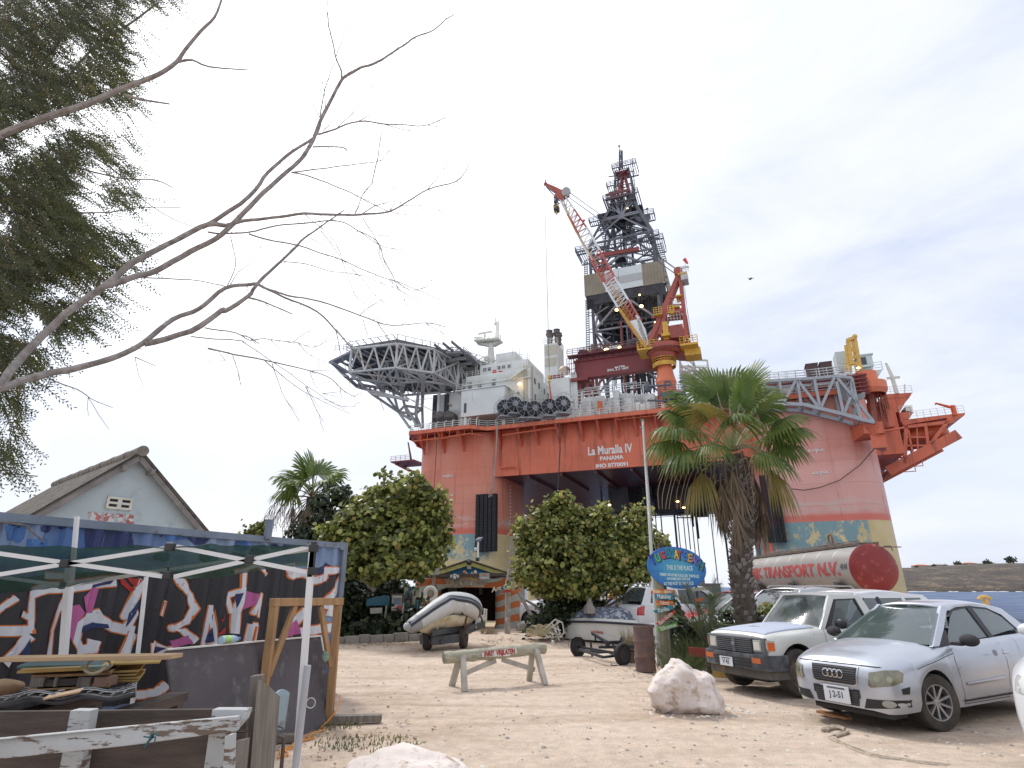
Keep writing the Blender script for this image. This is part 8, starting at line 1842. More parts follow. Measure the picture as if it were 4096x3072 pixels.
for x in(1530,1600,1725):mb.bar(h7(x,150,25.6),h7(x+20*(1 if x<1650 else-1),215,25.55),.1,.08)
mb.build('driftwood',M('driftwood',(.36,.31,.25),.9,var=.3,scale=6),hut)
for s_,nm in(((1180,1420),'left'),((1935,2170),'right')):
 x0,x1=s_;p,q=h7(x0,170),h7(x1,250);c=V((p.x+q.x)/2,26.4,0);rr_=(q.x-p.x)/2;mb=MB();mb.lathe([(rr_,0),(rr_,.8),(rr_,1.6),(rr_,2.15),(rr_*.98,2.2),(0,2.2)],c,28);mb.build('round_wall',HST,hut,smooth=True,sharp=50)
mb=MB();mb.bx(h7(1420,0).x,h7(1950,0).x,28.8,28.9,0,2.2);mb.bx(h7(1425,0).x-.1,h7(1425,0).x,26.3,29,0,2.2);mb.bx(h7(1945,0).x,h7(1945,0).x+.1,26.3,29,0,2.2);mb.bx(h7(1420,0).x,h7(1950,0).x,26.3,29,2.15,2.2);mb.build('inner_wall',M('hut_inside',(.045,.032,.028),.9,var=.3),hut)
mb=MB();mb.bx(h7(1440,0).x,h7(1530,0).x,28.7,28.79,.9,1.9);mb.bx(h7(1760,0).x,h7(1790,0).x,28.7,28.79,1.3,1.7);mb.build('wall_picture',M('picture_pale',(.22,.24,.25),.6,var=.5,scale=4),hut)
mb=MB();mb.ell(h7(1692,0,25.8),(.12,.1,.1),8,6);mb.cyl(h7(1692,10,25.8),h7(1692,-10,25.8),.04);mb.build('finial',DK,hut)
mb=MB();p=h7(1692,42,25.85);mb.bx(p.x-.09,p.x+.09,25.8,25.95,p.z-.08,p.z+.08);mb.build('gable_lamp',M('lamp_tan',(.45,.38,.26),.7),hut)
mb=MB()
for sg in(-1,1):mb.prism([h7(1692,110,25.88)+V(sg*.04,0,0),h7(1692,110,25.88)+V(sg*.22,0,-.02),h7(1692,85,25.88)+V(sg*.12,0,0)],(0,.02,0))
mb.build('painted_fins',M('fin_white',(.68,.68,.64),.6),hut)
for(x,lab,col)in((1648,'left shell ornament on the gable of the hut',(.42,.20,.10)),(1748,'right shell ornament on the gable of the hut',(.62,.50,.38))):mb=MB();mb.ell(h7(x,95,25.6),(.07,.05,.10),10,7);mb.build('shell_ornament',M('shell_'+str(x),col,.6,var=.2),hut)
pl1=h7(1557,130,25.35);mb=MB();mb.bx(pl1.x-.22,pl1.x+.22,25.33,25.36,pl1.z-.12,pl1.z+.12);pk=mb.build('license_plate',M('plate_dark',(.06,.065,.07),.5),hut);mb=MB();mb.ell(pl1+V(0,-.02,.03),(.10,.01,.08),10,6);mb.bx(pl1.x-.06,pl1.x+.06,25.31,25.33,pl1.z-.1,pl1.z-.03)
for dx in(-.15,.15):mb.bx(pl1.x+dx-.03,pl1.x+dx+.03,25.31,25.33,pl1.z-.06,pl1.z+.06)
mb.build('emblem',M('emblem_white',(.6,.6,.58),.6),pk);mb=MB()
for dx in(-.04,.04):mb.ell(pl1+V(dx,-.028,.04),(.022,.008,.022),8,5)
mb.build('emblem_eye',BLK,pk)
pl2=h7(1835,125,25.35);mb=MB();mb.bx(pl2.x-.22,pl2.x+.22,25.33,25.36,pl2.z-.13,pl2.z+.12);pk=mb.build('license_plate',M('plate_grey',(.30,.32,.32),.5),hut);mb=MB();mb.ell(pl2+V(0,-.02,.03),(.08,.01,.045),10,6);mb.build('emblem',M('emblem_orange',(.5,.15,.05),.6),pk);mb=MB()
for i in range(12):
 for j in range(2):
  if(i+j)%2:mb.bx(pl2.x-.21+i*.035,pl2.x-.175+i*.035,25.315,25.33,pl2.z-.12+j*.035,pl2.z-.085+j*.035)
mb.build('checker_band',M('checker_pale',(.6,.62,.6),.6),pk)
mb=MB();p=h7(1685,150,25.55);mb.tube([p+V(-.3,0,0),p+V(-.1,-.02,.08),p+V(.1,0,.03),p+V(.35,0,-.05)],[.03,.06,.05,.02],7);tag(mb.build('driftwood_piece',M('driftwood_yellow',(.50,.33,.10),.8)),'yellowish curl of driftwood nailed above the hut doorway','driftwood')
mb=MB();p=h7(1340,320,25.2)
lrp=wthing('post','leaning grey post left of the hut door carrying a lamp box','post',V(h7(1340,600,25.3).x,25.3,0));mb=MB();p0=V(h7(1310,560,25.3).x,25.3,0);p1=h7(1370,90,25.3);mb.tube([p0,p0.lerp(p1,.5)+V(.03,0,0),p1],[.09,.08,.06],10);mb.build('trunk',M('post_grey_brown',(.24,.20,.16),.9,var=.3,bump=.4),lrp,smooth=True)
mb=MB();p=h7(1370,72,25.2);mb.bx(p.x-.19,p.x+.19,25.1,25.25,p.z-.19,p.z+.19);mb.build('lamp_box',M('lampbox_grey',(.33,.33,.31),.6,var=.1),lrp,bevel=.02)
mb=MB();p=h7(1331,293,25.0);
rows=[]
for k in range(28):
 a=2*pi*k/28;c=p+V(.23*cos(a),0,.245*sin(a));rows.append([c+V(cos(a)*cos(b2)*.078,-.07*sin(b2),sin(a)*cos(b2)*.078)for b2 in[2*pi*j/10 for j in range(10)]])
rows.append(rows[0]);mb.grid(rows,closed=True);tag(mb.build('life_ring',M('life_ring_white',(.66,.65,.58),.6,var=.08,col2=(.4,.36,.28),thr=.66,s2=5),origin=p,smooth=True),'old white life ring hanging left of the hut doorway','life ring')
p0,p1=h7(1725,30,26.2),h7(1738,-270,26.2);p0=h7(1722,5,26.2);sl_=wthing('solar_lamp','thin white pole with small solar panel standing above the hut roof','solar lamp',p0);
def hx(x,y,Y=26.2):return AY(1550+x/1.9235,1600+y/1.9235,Y)
mb=MB();mb.cyl(hx(695,1215),hx(697,1090),.045,n=8);mb.build('pole',WHM,sl_);mb=MB();mb.cyl(hx(693,1240),hx(693,1213),.09,n=8);mb.build('pole_base',BLK,sl_);mb=MB();mb.prism([hx(673,1085),hx(715,1088,26.0),hx(735,1062,26.0),hx(700,1064)],(0,0,.04));mb.build('solar_panel',M('solar_blue',(.10,.12,.17),.3),sl_)
mb=MB();c=hx(678,1150,26.5);mb.ell(c,(.075,.06,.09),12,8);tag(mb.build('fan_light',M('lamp_white',(.6,.6,.6),.5)),'round white lamp on the black fender above the hut','lamp')
ap=wthing('wooden_pole','tall bleached tree trunk pole right of the hut door with ART GALLERY board','pole',V(h7(2050,670,23.4).x,23.4,0));b0=G(2030,2540);b0=V(h7(2048,670,23.2).x,23.2,0)
mb=MB();P_=[b0,h7(2052,400,23.2),h7(2050,200,23.2),h7(2068,100,23.2),h7(2090,-20,23.2),h7(2085,-90,23.2),h7(2080,-180,23.2)];mb.tube(P_,[.11,.105,.10,.09,.075,.06,.04],12);mb.tube([h7(2080,60,23.2),h7(2112,5,23.1),h7(2118,-15,23.1)],[.07,.05,.03],7);mb.build('trunk',M('bleached_trunk',(.34,.31,.29),.9,var=.25,scale=3,col2=(.55,.53,.5),thr=.58,s2=4,bump=.4),ap,smooth=True)
mb=MB();mb.prism([h7(1968,240,22.9),h7(2105,190,22.9),h7(2118,212,22.9),h7(2100,225,22.9),h7(1985,250,22.9)][::-1],(0,.04,0));o=mb.build('arrow_board',M('gallery_teal',(.03,.20,.24),.6),ap);text('lettering','Art Gallery',.24,MATS['letters_cream'],o,h7(2044,222,22.88),V(1,0,.24),V(-.24,0,1),1.1,.004,.002,.2)
mb=MB();mb.prism([h7(1995,278,22.8),h7(2060,235,22.8),h7(2085,235,22.8),h7(2010,285,22.8)][::-1],(0,.04,0));mb.prism([h7(2010,265,22.7),h7(2085,252,22.7),h7(2085,275,22.7),h7(2012,282,22.7)][::-1],(0,.04,0));mb.build('arrow_board',M('gallery_red',(.50,.05,.04),.6),ap)
bn=wthing('bench','small pale wooden bench in front of the hut doorway','bench',V(h7(1880,600,23.4).x,23.6,0));bm_=M('bench_wood',(.46,.36,.22),.8,var=.2)
for k in range(3):mb=MB();mb.bar(h7(1830+k*36,600,22.6),h7(1870+k*25,548,25.2),.2,.04);mb.build('slat',bm_,bn)
for x in(1815,1880):mb=MB();a=h7(x,605,22.8);mb.bar(a,V(a.x,a.y,0),.12,.08);mb.build('leg',bm_,bn)
dc=wthing('deck_chair','small white deck chair behind the dinghy stern','chair',V(h7(1830,600,21).x,21,0));mb=MB()
for a,b_ in(((1835,430),(1825,590)),((1852,435),(1850,560)),((1790,500),(1850,495)),((1795,520),(1850,515)),((1830,440),(1852,445)),((1780,590),(1800,500)),((1780,530),(1850,525))):mb.bar(h7(*a,20.6),h7(*b_,20.7),.05,.06)
mb.build('frame',M('deck_chair_white',(.6,.58,.52),.7),dc)
def gboard(nm,poly,Y,mat,lab,cat,posts=()):
 r0_=wthing(nm,lab,cat,V(h7(*poly[0],Y).x,Y,0));q=[h7(x,y,Y)for x,y in poly];mb=MB();mb.prism(q,(0,.05,0));o=mb.build('panel',mat,r0_)
 for(x,y)in posts:a=h7(x,y,Y-.06);mb=MB();mb.cyl(a,V(a.x-.05,Y-.06,0),.035,n=8);mb.build('post',M('post_pale',(.40,.42,.38),.8),r0_)
 return r0_,o
r0_,o=gboard('notice_board',[(965,290),(1088,290),(1080,455),(965,455)],20.9,M('board_brown',(.16,.12,.09),.85,var=.2),'brown notice board with a white poster under the sea grape tree','notice board',((1080,380),))
mb=MB();mb.prism([h7(978,307,20.85),h7(1066,307,20.85),h7(1056,447,20.85),h7(968,445,20.85)],(0,.02,0));po_=mb.build('poster',M('poster_white',(.62,.63,.62),.6,var=.05),o)
mb=MB();mb.prism([h7(985,330,20.82),h7(1060,330,20.82),h7(1056,392,20.82),h7(985,392,20.82)],(0,.01,0));mb.build('picture',M('picture_sea',(.14,.25,.36),.6,var=.3,scale=2,col2=(.30,.16,.10),thr=.52,s2=4),po_);mb=MB();mb.ell(h7(1038,425,20.82),(.1,.01,.1),12,6);mb.build('seal',M('seal_red',(.42,.10,.08),.6),po_)
gboard('painted_board',[(735,345),(830,315),(935,305),(950,330),(945,400),(735,402)],21.0,M('board_turquoise',(.03,.20,.30),.7,var=.5,scale=1.6,col2=(.08,.12,.16),thr=.52,soft=.15,s2=1.5),'turquoise painted board left of the notice board','painted board',((922,400),))
gboard('pale_board',[(768,425),(882,420),(878,470),(770,478)],20.7,M('board_pale',(.42,.42,.38),.8,var=.12),'small pale board half sunk in the dark bushes','board')
mb=MB();rp2=random.Random(8)
for k in range(16):p=h7(rp2.uniform(1090,1200),rp2.uniform(265,400),21.5);mb.cur=k%3;mb.box(p,(rp2.uniform(.15,.4),.06,rp2.uniform(.15,.4)),rp2.uniform(-.4,.4))
tag(mb.build('collage_wall',[M('collage_cream',(.5,.48,.38),.8,var=.3),M('collage_blue',(.10,.22,.28),.8,var=.3),M('collage_dark',(.08,.06,.05),.8)]),'jumbled wall of small pale and blue painted pieces left of the hut','collage')
for k,(x,y,r_,lab)in enumerate(((2115,2500,.42,'grey boulder at the right foot of the hut wall'),(2095,2480,.3,'small boulder behind the grey boulder by the hut'),(2140,2470,.34,'rounded dark rock left of the central tree trunks'),(2175,2500,.3,'low grey rock beneath the central tree'),(2360,2440,.32,'pale upright stone on the red rail behind the boat'),(1395,2595,.25,'lumpy rock on the kerb left end'),(1480,2580,.28,'lumpy rock on the middle of the garden kerb'),(1590,2560,.25,'flat rock on the kerb near the dinghy bow'))):
 g=G(x,2545)if k<4 else G(x,2560);Y_=(24,25,23.5,22.5,19.8,20.6,20.9,21.2)[k];p=AY(x,y,Y_)
 rock('rock',lab,V(p.x,Y_,max(.1,p.z)if k==4 else r_*.4),(r_*(.6 if k==4 else 1.1),r_*.8,r_*(1.1 if k==4 else .75)),3.3+k,M('rock_grey',(.27,.25,.23),.95,var=.25,scale=3,bump=.5),3)
mb=MB();mb.cyl(AY(2075,2370,24),AY(2135,2480,23),.07,n=8);tag(mb.build('leaning_pole',WOOD_GREY),'thin grey pole leaning to the right of the hut wall','pole')
mb=MB();q=[AY(2455,2355,24),AY(2470,2355,24),AY(2468,2400,24),AY(2440,2405,24),AY(2432,2400,24)];mb.prism([AY(2435,2380,24),AY(2468,2352,24),AY(2464,2395,24),AY(2434,2405,24)],(0,.3,0));tag(mb.build('orange_sign',M('sign_orange',(.62,.30,.04),.7)),'orange painted board glimpsed behind the central tree','board')
def far_house(px,py,w_,h_,roof,lab):
 w_*=1.15;h_*=1.15;p=AY(px,py-9,735);r0=wthing('far_house',lab,'house',V(p.x,735,p.z-h_),'houses on the headland');mb=MB();z=p.z-h_-5;mb.bx(p.x-w_/2,p.x+w_/2,735,745,z,p.z-h_*.35);mb.build('wall',M('far_wall',(.52,.48,.42),.9,var=.1),r0);mb=MB()
 mb.add([(p.x-w_*.55,734,p.z-h_*.35),(p.x+w_*.55,734,p.z-h_*.35),(p.x+w_*.55,746,p.z-h_*.35),(p.x-w_*.55,746,p.z-h_*.35),(p.x-w_*.2,740,p.z),(p.x+w_*.2,740,p.z)],[(0,1,5,4),(1,2,5),(2,3,4,5),(3,0,4)]);mb.build('roof',roof,r0)
RO=M('far_roof_orange',(.50,.17,.07),.9);RG=M('far_roof_grey',(.40,.38,.35),.9)
far_house(3692,2266,15,3.6,RO,'orange roofed villa at the left end of the headland');far_house(3765,2264,12,2.8,RG,'grey roofed house right of the orange roofed villa');far_house(3885,2258,11,3,RO,'faded red roofed house mid way along the headland');far_house(3925,2261,10,2.4,RG,'low pale house right of the faded red roof on the headland')
FT=LEAF('far_tree_leaf',[(.045,.055,.04),(.09,.10,.07)],.1,.5)
for k,(px,py,s_,lab)in enumerate(((4040,2240,8,'largest tree alone on the headland skyline'),(3830,2256,5.5,'bushy tree left of the faded red roof on the headland'),(3860,2262,3.5,'tiny tree between the bushy tree and the red roof'),(3945,2252,6,'round tree right of the low pale house on the headland'),(3960,2256,5,'small tree beside the round headland tree'),(3668,2270,3.5,'small tree left of the orange roofed villa'),(3735,2265,4,'dark tree between villa and grey roofed house'),(3785,2265,4,'dark tree right of the grey roofed house'))):
 p=AY(px,py,735);r0=wthing('far_tree',lab,'tree',V(p.x,735,p.z-s_),'trees on the headland');rt2=random.Random(k);mb=MB()
 for i in range(150):
  c=p+V(rt2.gauss(0,s_*.30),rt2.gauss(0,s_*.25),rt2.gauss(0,s_*.22));z_=s_*.14;a=rt2.uniform(0,6.28);z_*=1.25;mb.add([c+V(z_*cos(a+j*1.57),rt2.uniform(-1,1)*z_*.6,z_*sin(a+j*1.57))for j in range(4)],[(0,1,2,3)])
 mb.build('crown',FT,r0);mb=MB();mb.cyl(p,p-V(0,0,s_*1.1),.28);mb.build('trunk',M('far_trunk',(.1,.08,.06),.9),r0)
mb=MB();p=AY(3002,1115,60);mb.ell(p,(.18,.3,.08),8,5);mb.add([p,p+V(-.3,.1,.12),p+V(-.5,.2,.02),p+V(-.3,-.1,.08)],[(0,1,2,3)]);mb.add([p,p+V(.3,.1,.12),p+V(.5,.2,.02),p+V(.3,-.1,.08)],[(0,1,2,3)]);tag(mb.build('bird',M('bird_dark',(.14,.14,.16),.8)),'dark bird flying in the sky right of the derrick','bird')
#VEGETATION
BARK=M('bark_pale',(.27,.245,.23),.9,var=.3,scale=6,bump=.6,bscale=25,col2=(.15,.12,.10),thr=.58,soft=.1,s2=9)
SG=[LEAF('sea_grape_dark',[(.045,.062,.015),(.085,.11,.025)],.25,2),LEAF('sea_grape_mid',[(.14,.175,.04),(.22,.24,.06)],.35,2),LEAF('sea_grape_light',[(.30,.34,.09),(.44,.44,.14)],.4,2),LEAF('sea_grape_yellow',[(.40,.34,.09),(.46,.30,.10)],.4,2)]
def discs(mb,c,nrm,r,rr):
 a=nrm.orthogonal().normalized();b_=nrm.cross(a);ph=rr.uniform(0,6.28);n_=7
 mb.add([c+(a*cos(ph+2*pi*k/n_)+b_*sin(ph+2*pi*k/n_))*r*(1 if k%3 else .92)+nrm*(.06*r*sin(2*(ph+2*pi*k/n_)))for k in range(n_)],[tuple(range(n_))])
def blob_tree(name,label,cat,base,Yc,blobs,n,leafr,seed,mats,wts,limbs,grp=None,zmin=.1,ysq=.8,trunkmat=BARK,hollow=.62,origin=None,droop=0):
 """blobs: (px, py, rx_px, ry_px, dY) in photo pixels at depth Yc+dY"""
 rr=random.Random(seed);root=wthing(name,label,cat,base,grp);mb=MB()
 B_=[]
 for px,py,rx,ry,dY in blobs:
  c=AY(px,py,Yc+dY);zc=(c.y*ct+(c.z-H)*st);k=zc/(4*F);B_.append((c,rx*k,ry*k))
 vol=[b_[1]*b_[2]for b_ in B_];tot=sum(vol)
 spr=[]
 for i in range(int(n/110)):
  c,rx,rz_=B_[rr.randrange(len(B_))];d=Vector((rr.gauss(0,1),rr.gauss(0,1),rr.gauss(0,1))).normalized();q=rr.uniform(.95,1.28);spr.append(c+Vector((d.x*rx,d.y*rx*ysq,d.z*rz_))*q)
 for i in range(n):
  if i<n*.22:
   c=spr[i%len(spr)];p=c+Vector((rr.gauss(0,1),rr.gauss(0,1),rr.gauss(0,.9)))*leafr*1.9
   if p.z<zmin+.25*mnoise.noise(p*1.5):continue
   mb.cur=rr.choices(range(len(mats)),wts)[0];discs(mb,p,Vector((rr.gauss(0,.6),rr.gauss(0,.6)-.3,rr.gauss(.5,.5))).normalized(),leafr*rr.uniform(.6,1.2),rr);continue
  t_=rr.uniform(0,tot);j=0
  while t_>vol[j]and j<len(vol)-1:t_-=vol[j];j+=1
  c,rx,rz_=B_[j];d=Vector((rr.gauss(0,1),rr.gauss(0,1),rr.gauss(0,1))).normalized();rad_=hollow+(1-hollow)*rr.random()**.7 if rr.random()<.8 else rr.random()
  nz_=1+.42*mnoise.noise(d*2.0+c)+.24*mnoise.noise(d*5+c);p=c+Vector((d.x*rx,d.y*rx*ysq,d.z*rz_))*rad_*nz_
  if p.z<zmin+.35*mnoise.noise(p*1.5)or(mnoise.noise(p*(.12/leafr))<-.20 and rr.random()<.85):continue
  nrm=(d*.5+Vector((rr.gauss(0,.5),rr.gauss(0,.5)-.2,rr.gauss(.45,.5)))).normalized()
  mb.cur=rr.choices(range(len(mats)),wts if rad_*nz_>.8 else[wts[0]*2.2]+wts[1:-2]+[w_*.3 for w_ in wts[-2:]])[0]if len(mats)>2 else rr.randrange(len(mats))  # inner leaves favour the dark colours, painting shade into the crown
  discs(mb,p,nrm,leafr*rr.uniform(.65,1.25),rr)
 mb.build('crown',mats,root)
 mb=MB()
 for pts,r0,r1 in limbs:
  P_=[AY(x,y,Y)for x,y,Y in pts];P_[0].z=max(0,P_[0].z)if P_[0].z>.6 else 0;P_=spline(P_,4);mb.tube(P_,[lerp(r0,r1,i/(len(P_)-1))for i in range(len(P_))],8)
 mb.build('trunk',trunkmat,root,smooth=True);return root
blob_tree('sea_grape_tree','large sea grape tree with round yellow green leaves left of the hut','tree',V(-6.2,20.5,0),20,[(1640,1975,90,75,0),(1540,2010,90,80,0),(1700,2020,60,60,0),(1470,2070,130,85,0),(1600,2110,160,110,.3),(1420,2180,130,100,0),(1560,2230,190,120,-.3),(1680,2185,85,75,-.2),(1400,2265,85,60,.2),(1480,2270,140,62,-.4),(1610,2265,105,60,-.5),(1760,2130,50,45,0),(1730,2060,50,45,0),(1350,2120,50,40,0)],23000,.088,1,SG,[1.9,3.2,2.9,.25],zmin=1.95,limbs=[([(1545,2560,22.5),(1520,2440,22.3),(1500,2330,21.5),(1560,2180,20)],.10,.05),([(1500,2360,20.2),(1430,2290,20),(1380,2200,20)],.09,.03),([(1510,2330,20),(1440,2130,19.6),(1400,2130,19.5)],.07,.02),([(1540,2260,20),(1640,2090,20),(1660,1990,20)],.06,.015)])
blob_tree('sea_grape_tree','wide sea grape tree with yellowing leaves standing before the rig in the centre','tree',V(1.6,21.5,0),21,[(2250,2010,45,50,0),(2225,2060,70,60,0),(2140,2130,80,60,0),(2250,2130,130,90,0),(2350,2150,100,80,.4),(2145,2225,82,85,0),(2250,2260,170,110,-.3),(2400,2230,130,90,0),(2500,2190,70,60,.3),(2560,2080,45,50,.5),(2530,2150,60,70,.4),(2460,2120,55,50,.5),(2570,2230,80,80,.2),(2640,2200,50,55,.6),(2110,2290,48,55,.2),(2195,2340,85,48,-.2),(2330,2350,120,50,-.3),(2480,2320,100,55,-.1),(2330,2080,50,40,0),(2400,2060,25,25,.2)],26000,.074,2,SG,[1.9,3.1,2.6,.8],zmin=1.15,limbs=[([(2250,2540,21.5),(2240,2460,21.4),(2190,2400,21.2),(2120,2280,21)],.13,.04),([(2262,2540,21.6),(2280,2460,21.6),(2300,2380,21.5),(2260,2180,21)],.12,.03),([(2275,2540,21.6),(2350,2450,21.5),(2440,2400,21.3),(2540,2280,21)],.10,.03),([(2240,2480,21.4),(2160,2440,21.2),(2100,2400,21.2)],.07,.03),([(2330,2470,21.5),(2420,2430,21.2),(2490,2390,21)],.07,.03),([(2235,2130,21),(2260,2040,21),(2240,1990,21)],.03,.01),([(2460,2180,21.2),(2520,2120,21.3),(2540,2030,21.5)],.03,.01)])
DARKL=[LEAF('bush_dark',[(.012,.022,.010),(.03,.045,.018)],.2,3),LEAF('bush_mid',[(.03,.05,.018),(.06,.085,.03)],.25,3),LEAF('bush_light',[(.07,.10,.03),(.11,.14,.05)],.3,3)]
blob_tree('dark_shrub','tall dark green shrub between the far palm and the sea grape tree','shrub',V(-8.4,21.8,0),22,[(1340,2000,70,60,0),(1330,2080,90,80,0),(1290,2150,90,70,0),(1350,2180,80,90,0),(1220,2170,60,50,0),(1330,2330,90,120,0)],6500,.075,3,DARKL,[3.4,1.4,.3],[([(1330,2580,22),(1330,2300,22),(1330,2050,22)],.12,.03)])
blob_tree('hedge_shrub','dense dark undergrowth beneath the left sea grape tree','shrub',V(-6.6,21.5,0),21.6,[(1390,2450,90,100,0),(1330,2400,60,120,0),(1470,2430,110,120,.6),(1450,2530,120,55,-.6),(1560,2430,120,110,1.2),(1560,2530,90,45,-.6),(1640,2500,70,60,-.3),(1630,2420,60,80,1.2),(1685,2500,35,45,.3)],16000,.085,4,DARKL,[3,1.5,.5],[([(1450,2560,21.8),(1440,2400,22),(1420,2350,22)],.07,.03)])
blob_tree('small_shrub','bit of leafy shrub showing above the container roof line','shrub',V(-11.2,22,0),24,[(1015,2125,22,28,0),(1050,2128,25,22,0),(985,2135,12,10,0),(1020,2250,60,90,0)],900,.09,5,SG,[1.5,3,2,.2],[([(1020,2600,24),(1020,2300,24),(1020,2130,24)],.06,.02)])
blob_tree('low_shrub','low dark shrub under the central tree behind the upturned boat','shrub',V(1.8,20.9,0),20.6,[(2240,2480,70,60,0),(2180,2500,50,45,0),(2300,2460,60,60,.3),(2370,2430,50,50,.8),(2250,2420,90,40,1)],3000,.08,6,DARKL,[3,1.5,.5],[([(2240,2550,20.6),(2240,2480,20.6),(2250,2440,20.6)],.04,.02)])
blob_tree('low_shrub','yellow green shrub behind the pickup windscreen, right of the palm trunk','shrub',V(4.6,13.9,0),14.0,[(3050,2460,60,45,0),(3000,2480,40,40,0),(3105,2470,50,35,0),(3040,2530,60,60,0)],1500,.045,7,[SG[1],SG[2],SG[3]],[2,2,.3],[([(3040,2640,14),(3040,2540,14),(3045,2470,14)],.03,.01)])
def tuft(name,lab,c,n,h,spread,mat,seed,cat='grass'):
 rr=random.Random(seed);mb=MB()
 for i in range(n):
  a=rr.uniform(0,6.28);x,y=c.x+rr.gauss(0,spread*.3),c.y+rr.gauss(0,spread*.3);hh=h*rr.uniform(.5,1);dx,dy=rr.gauss(0,spread*.6),rr.gauss(0,spread*.4);w_=.008
  mb.add([(x-w_,y,c.z),(x+w_,y,c.z),(x+dx*.4+w_,y+dy*.4,c.z+hh*.6),(x+dx*.4-w_,y+dy*.4,c.z+hh*.6),(x+dx,y+dy,c.z+hh)],[(0,1,2,3),(3,2,4)])
 return tag(mb.build(name,mat,origin=tuple(c)),lab,cat)
DRY=LEAF('dry_stem',[(.22,.17,.10),(.36,.29,.19)],.2);GRN=LEAF('grass_green',[(.06,.085,.03),(.12,.14,.06)],.3)
tuft('dry_grass','clump of dry straw coloured stems behind the upturned boat',V(AY(2490,2500,21.4).x,21.4,0),160,1.7,.3,DRY,1);tuft('green_bush_grass','thin dark stems left of the white off roader wheel',V(AY(2535,2480,21.3).x,21.3,0),190,1.4,.35,GRN,2)
tuft('green_bush_grass','grass tangle around the foot of the young palm',V(3.75,13.7,0),330,.75,.8,GRN,3);tuft('green_bush_grass','grass between stone topped bollard and pickup bumper',V(3.35,12.2,0),200,.5,.45,GRN,4);tuft('dry_grass','dry stems at the left of the sign post',V(2.75,14.6,0),90,.8,.25,DRY,5)
blob_tree('low_shrub','green leafy plant tangled around the sign post foot','shrub',V(3.75,14.2,0),14.2,[(2720,2520,60,45,0),(2790,2540,60,50,0),(2850,2560,60,55,.0),(2900,2500,50,60,.4),(2700,2450,30,40,.3)],2600,.04,8,DARKL,[1,2,1],[([(2790,2640,14.2),(2790,2560,14.2),(2800,2500,14.2)],.03,.01)])
#pinnate young palm by the sign
yp=wthing('young_palm','young feathery palm with arching grey green fronds beside the sign post','palm',V(AY(2840,2560,12.9).x,12.9,0));PF=LEAF('young_palm_leaf',[(.07,.10,.05),(.15,.18,.10)],.25,2);rr=random.Random(21)
c0=V(AY(2830,2540,12.9).x,12.9,.45)
for k,(tx,ty,dY)in enumerate(((2700,2380,-.2),(2745,2350,.3),(2790,2420,-.4),(2862,2318,0),(2850,2390,-.3),(2880,2400,.3),(2935,2440,-.3),(2960,2520,-.2),(2760,2480,-.7),(2900,2500,-.8),(2690,2470,-.3),(2820,2450,.5),(2870,2350,.2))):
 tip=AY(tx,ty,12.9+dY);mid=c0.lerp(tip,.55)+V(0,0,.22 if k not in(3,12)else .05);P_=spline([c0,mid,tip],9);mb=MB();mb.tube(P_,[.014*(1-i/len(P_))+.003 for i in range(len(P_))],5)
 for i,p in enumerate(P_[3:-1]):
  d=(P_[i+4]-P_[i+3]).normalized();s1=d.cross(V(0,0,1)).normalized()
  for sg in(-1,1):
   L_=.30*sin(pi*(i+2)/(len(P_)+1))+.05;e_=p+(s1*sg*.8+d*.75+V(0,0,rr.uniform(-.1,.35))).normalized()*L_;w_=d*.012;mb.add([p-w_,p+w_,e_],[(0,1,2)]);q2=p+d*.03;mb.add([q2-w_,q2+w_,e_+d*.04+V(0,0,.03)],[(0,1,2)])
 mb.build('frond',PF,yp)
mb=MB();mb.cyl((c0.x,c0.y,0),c0,.09,.06);mb.build('stem',WOOD_DARK,yp)
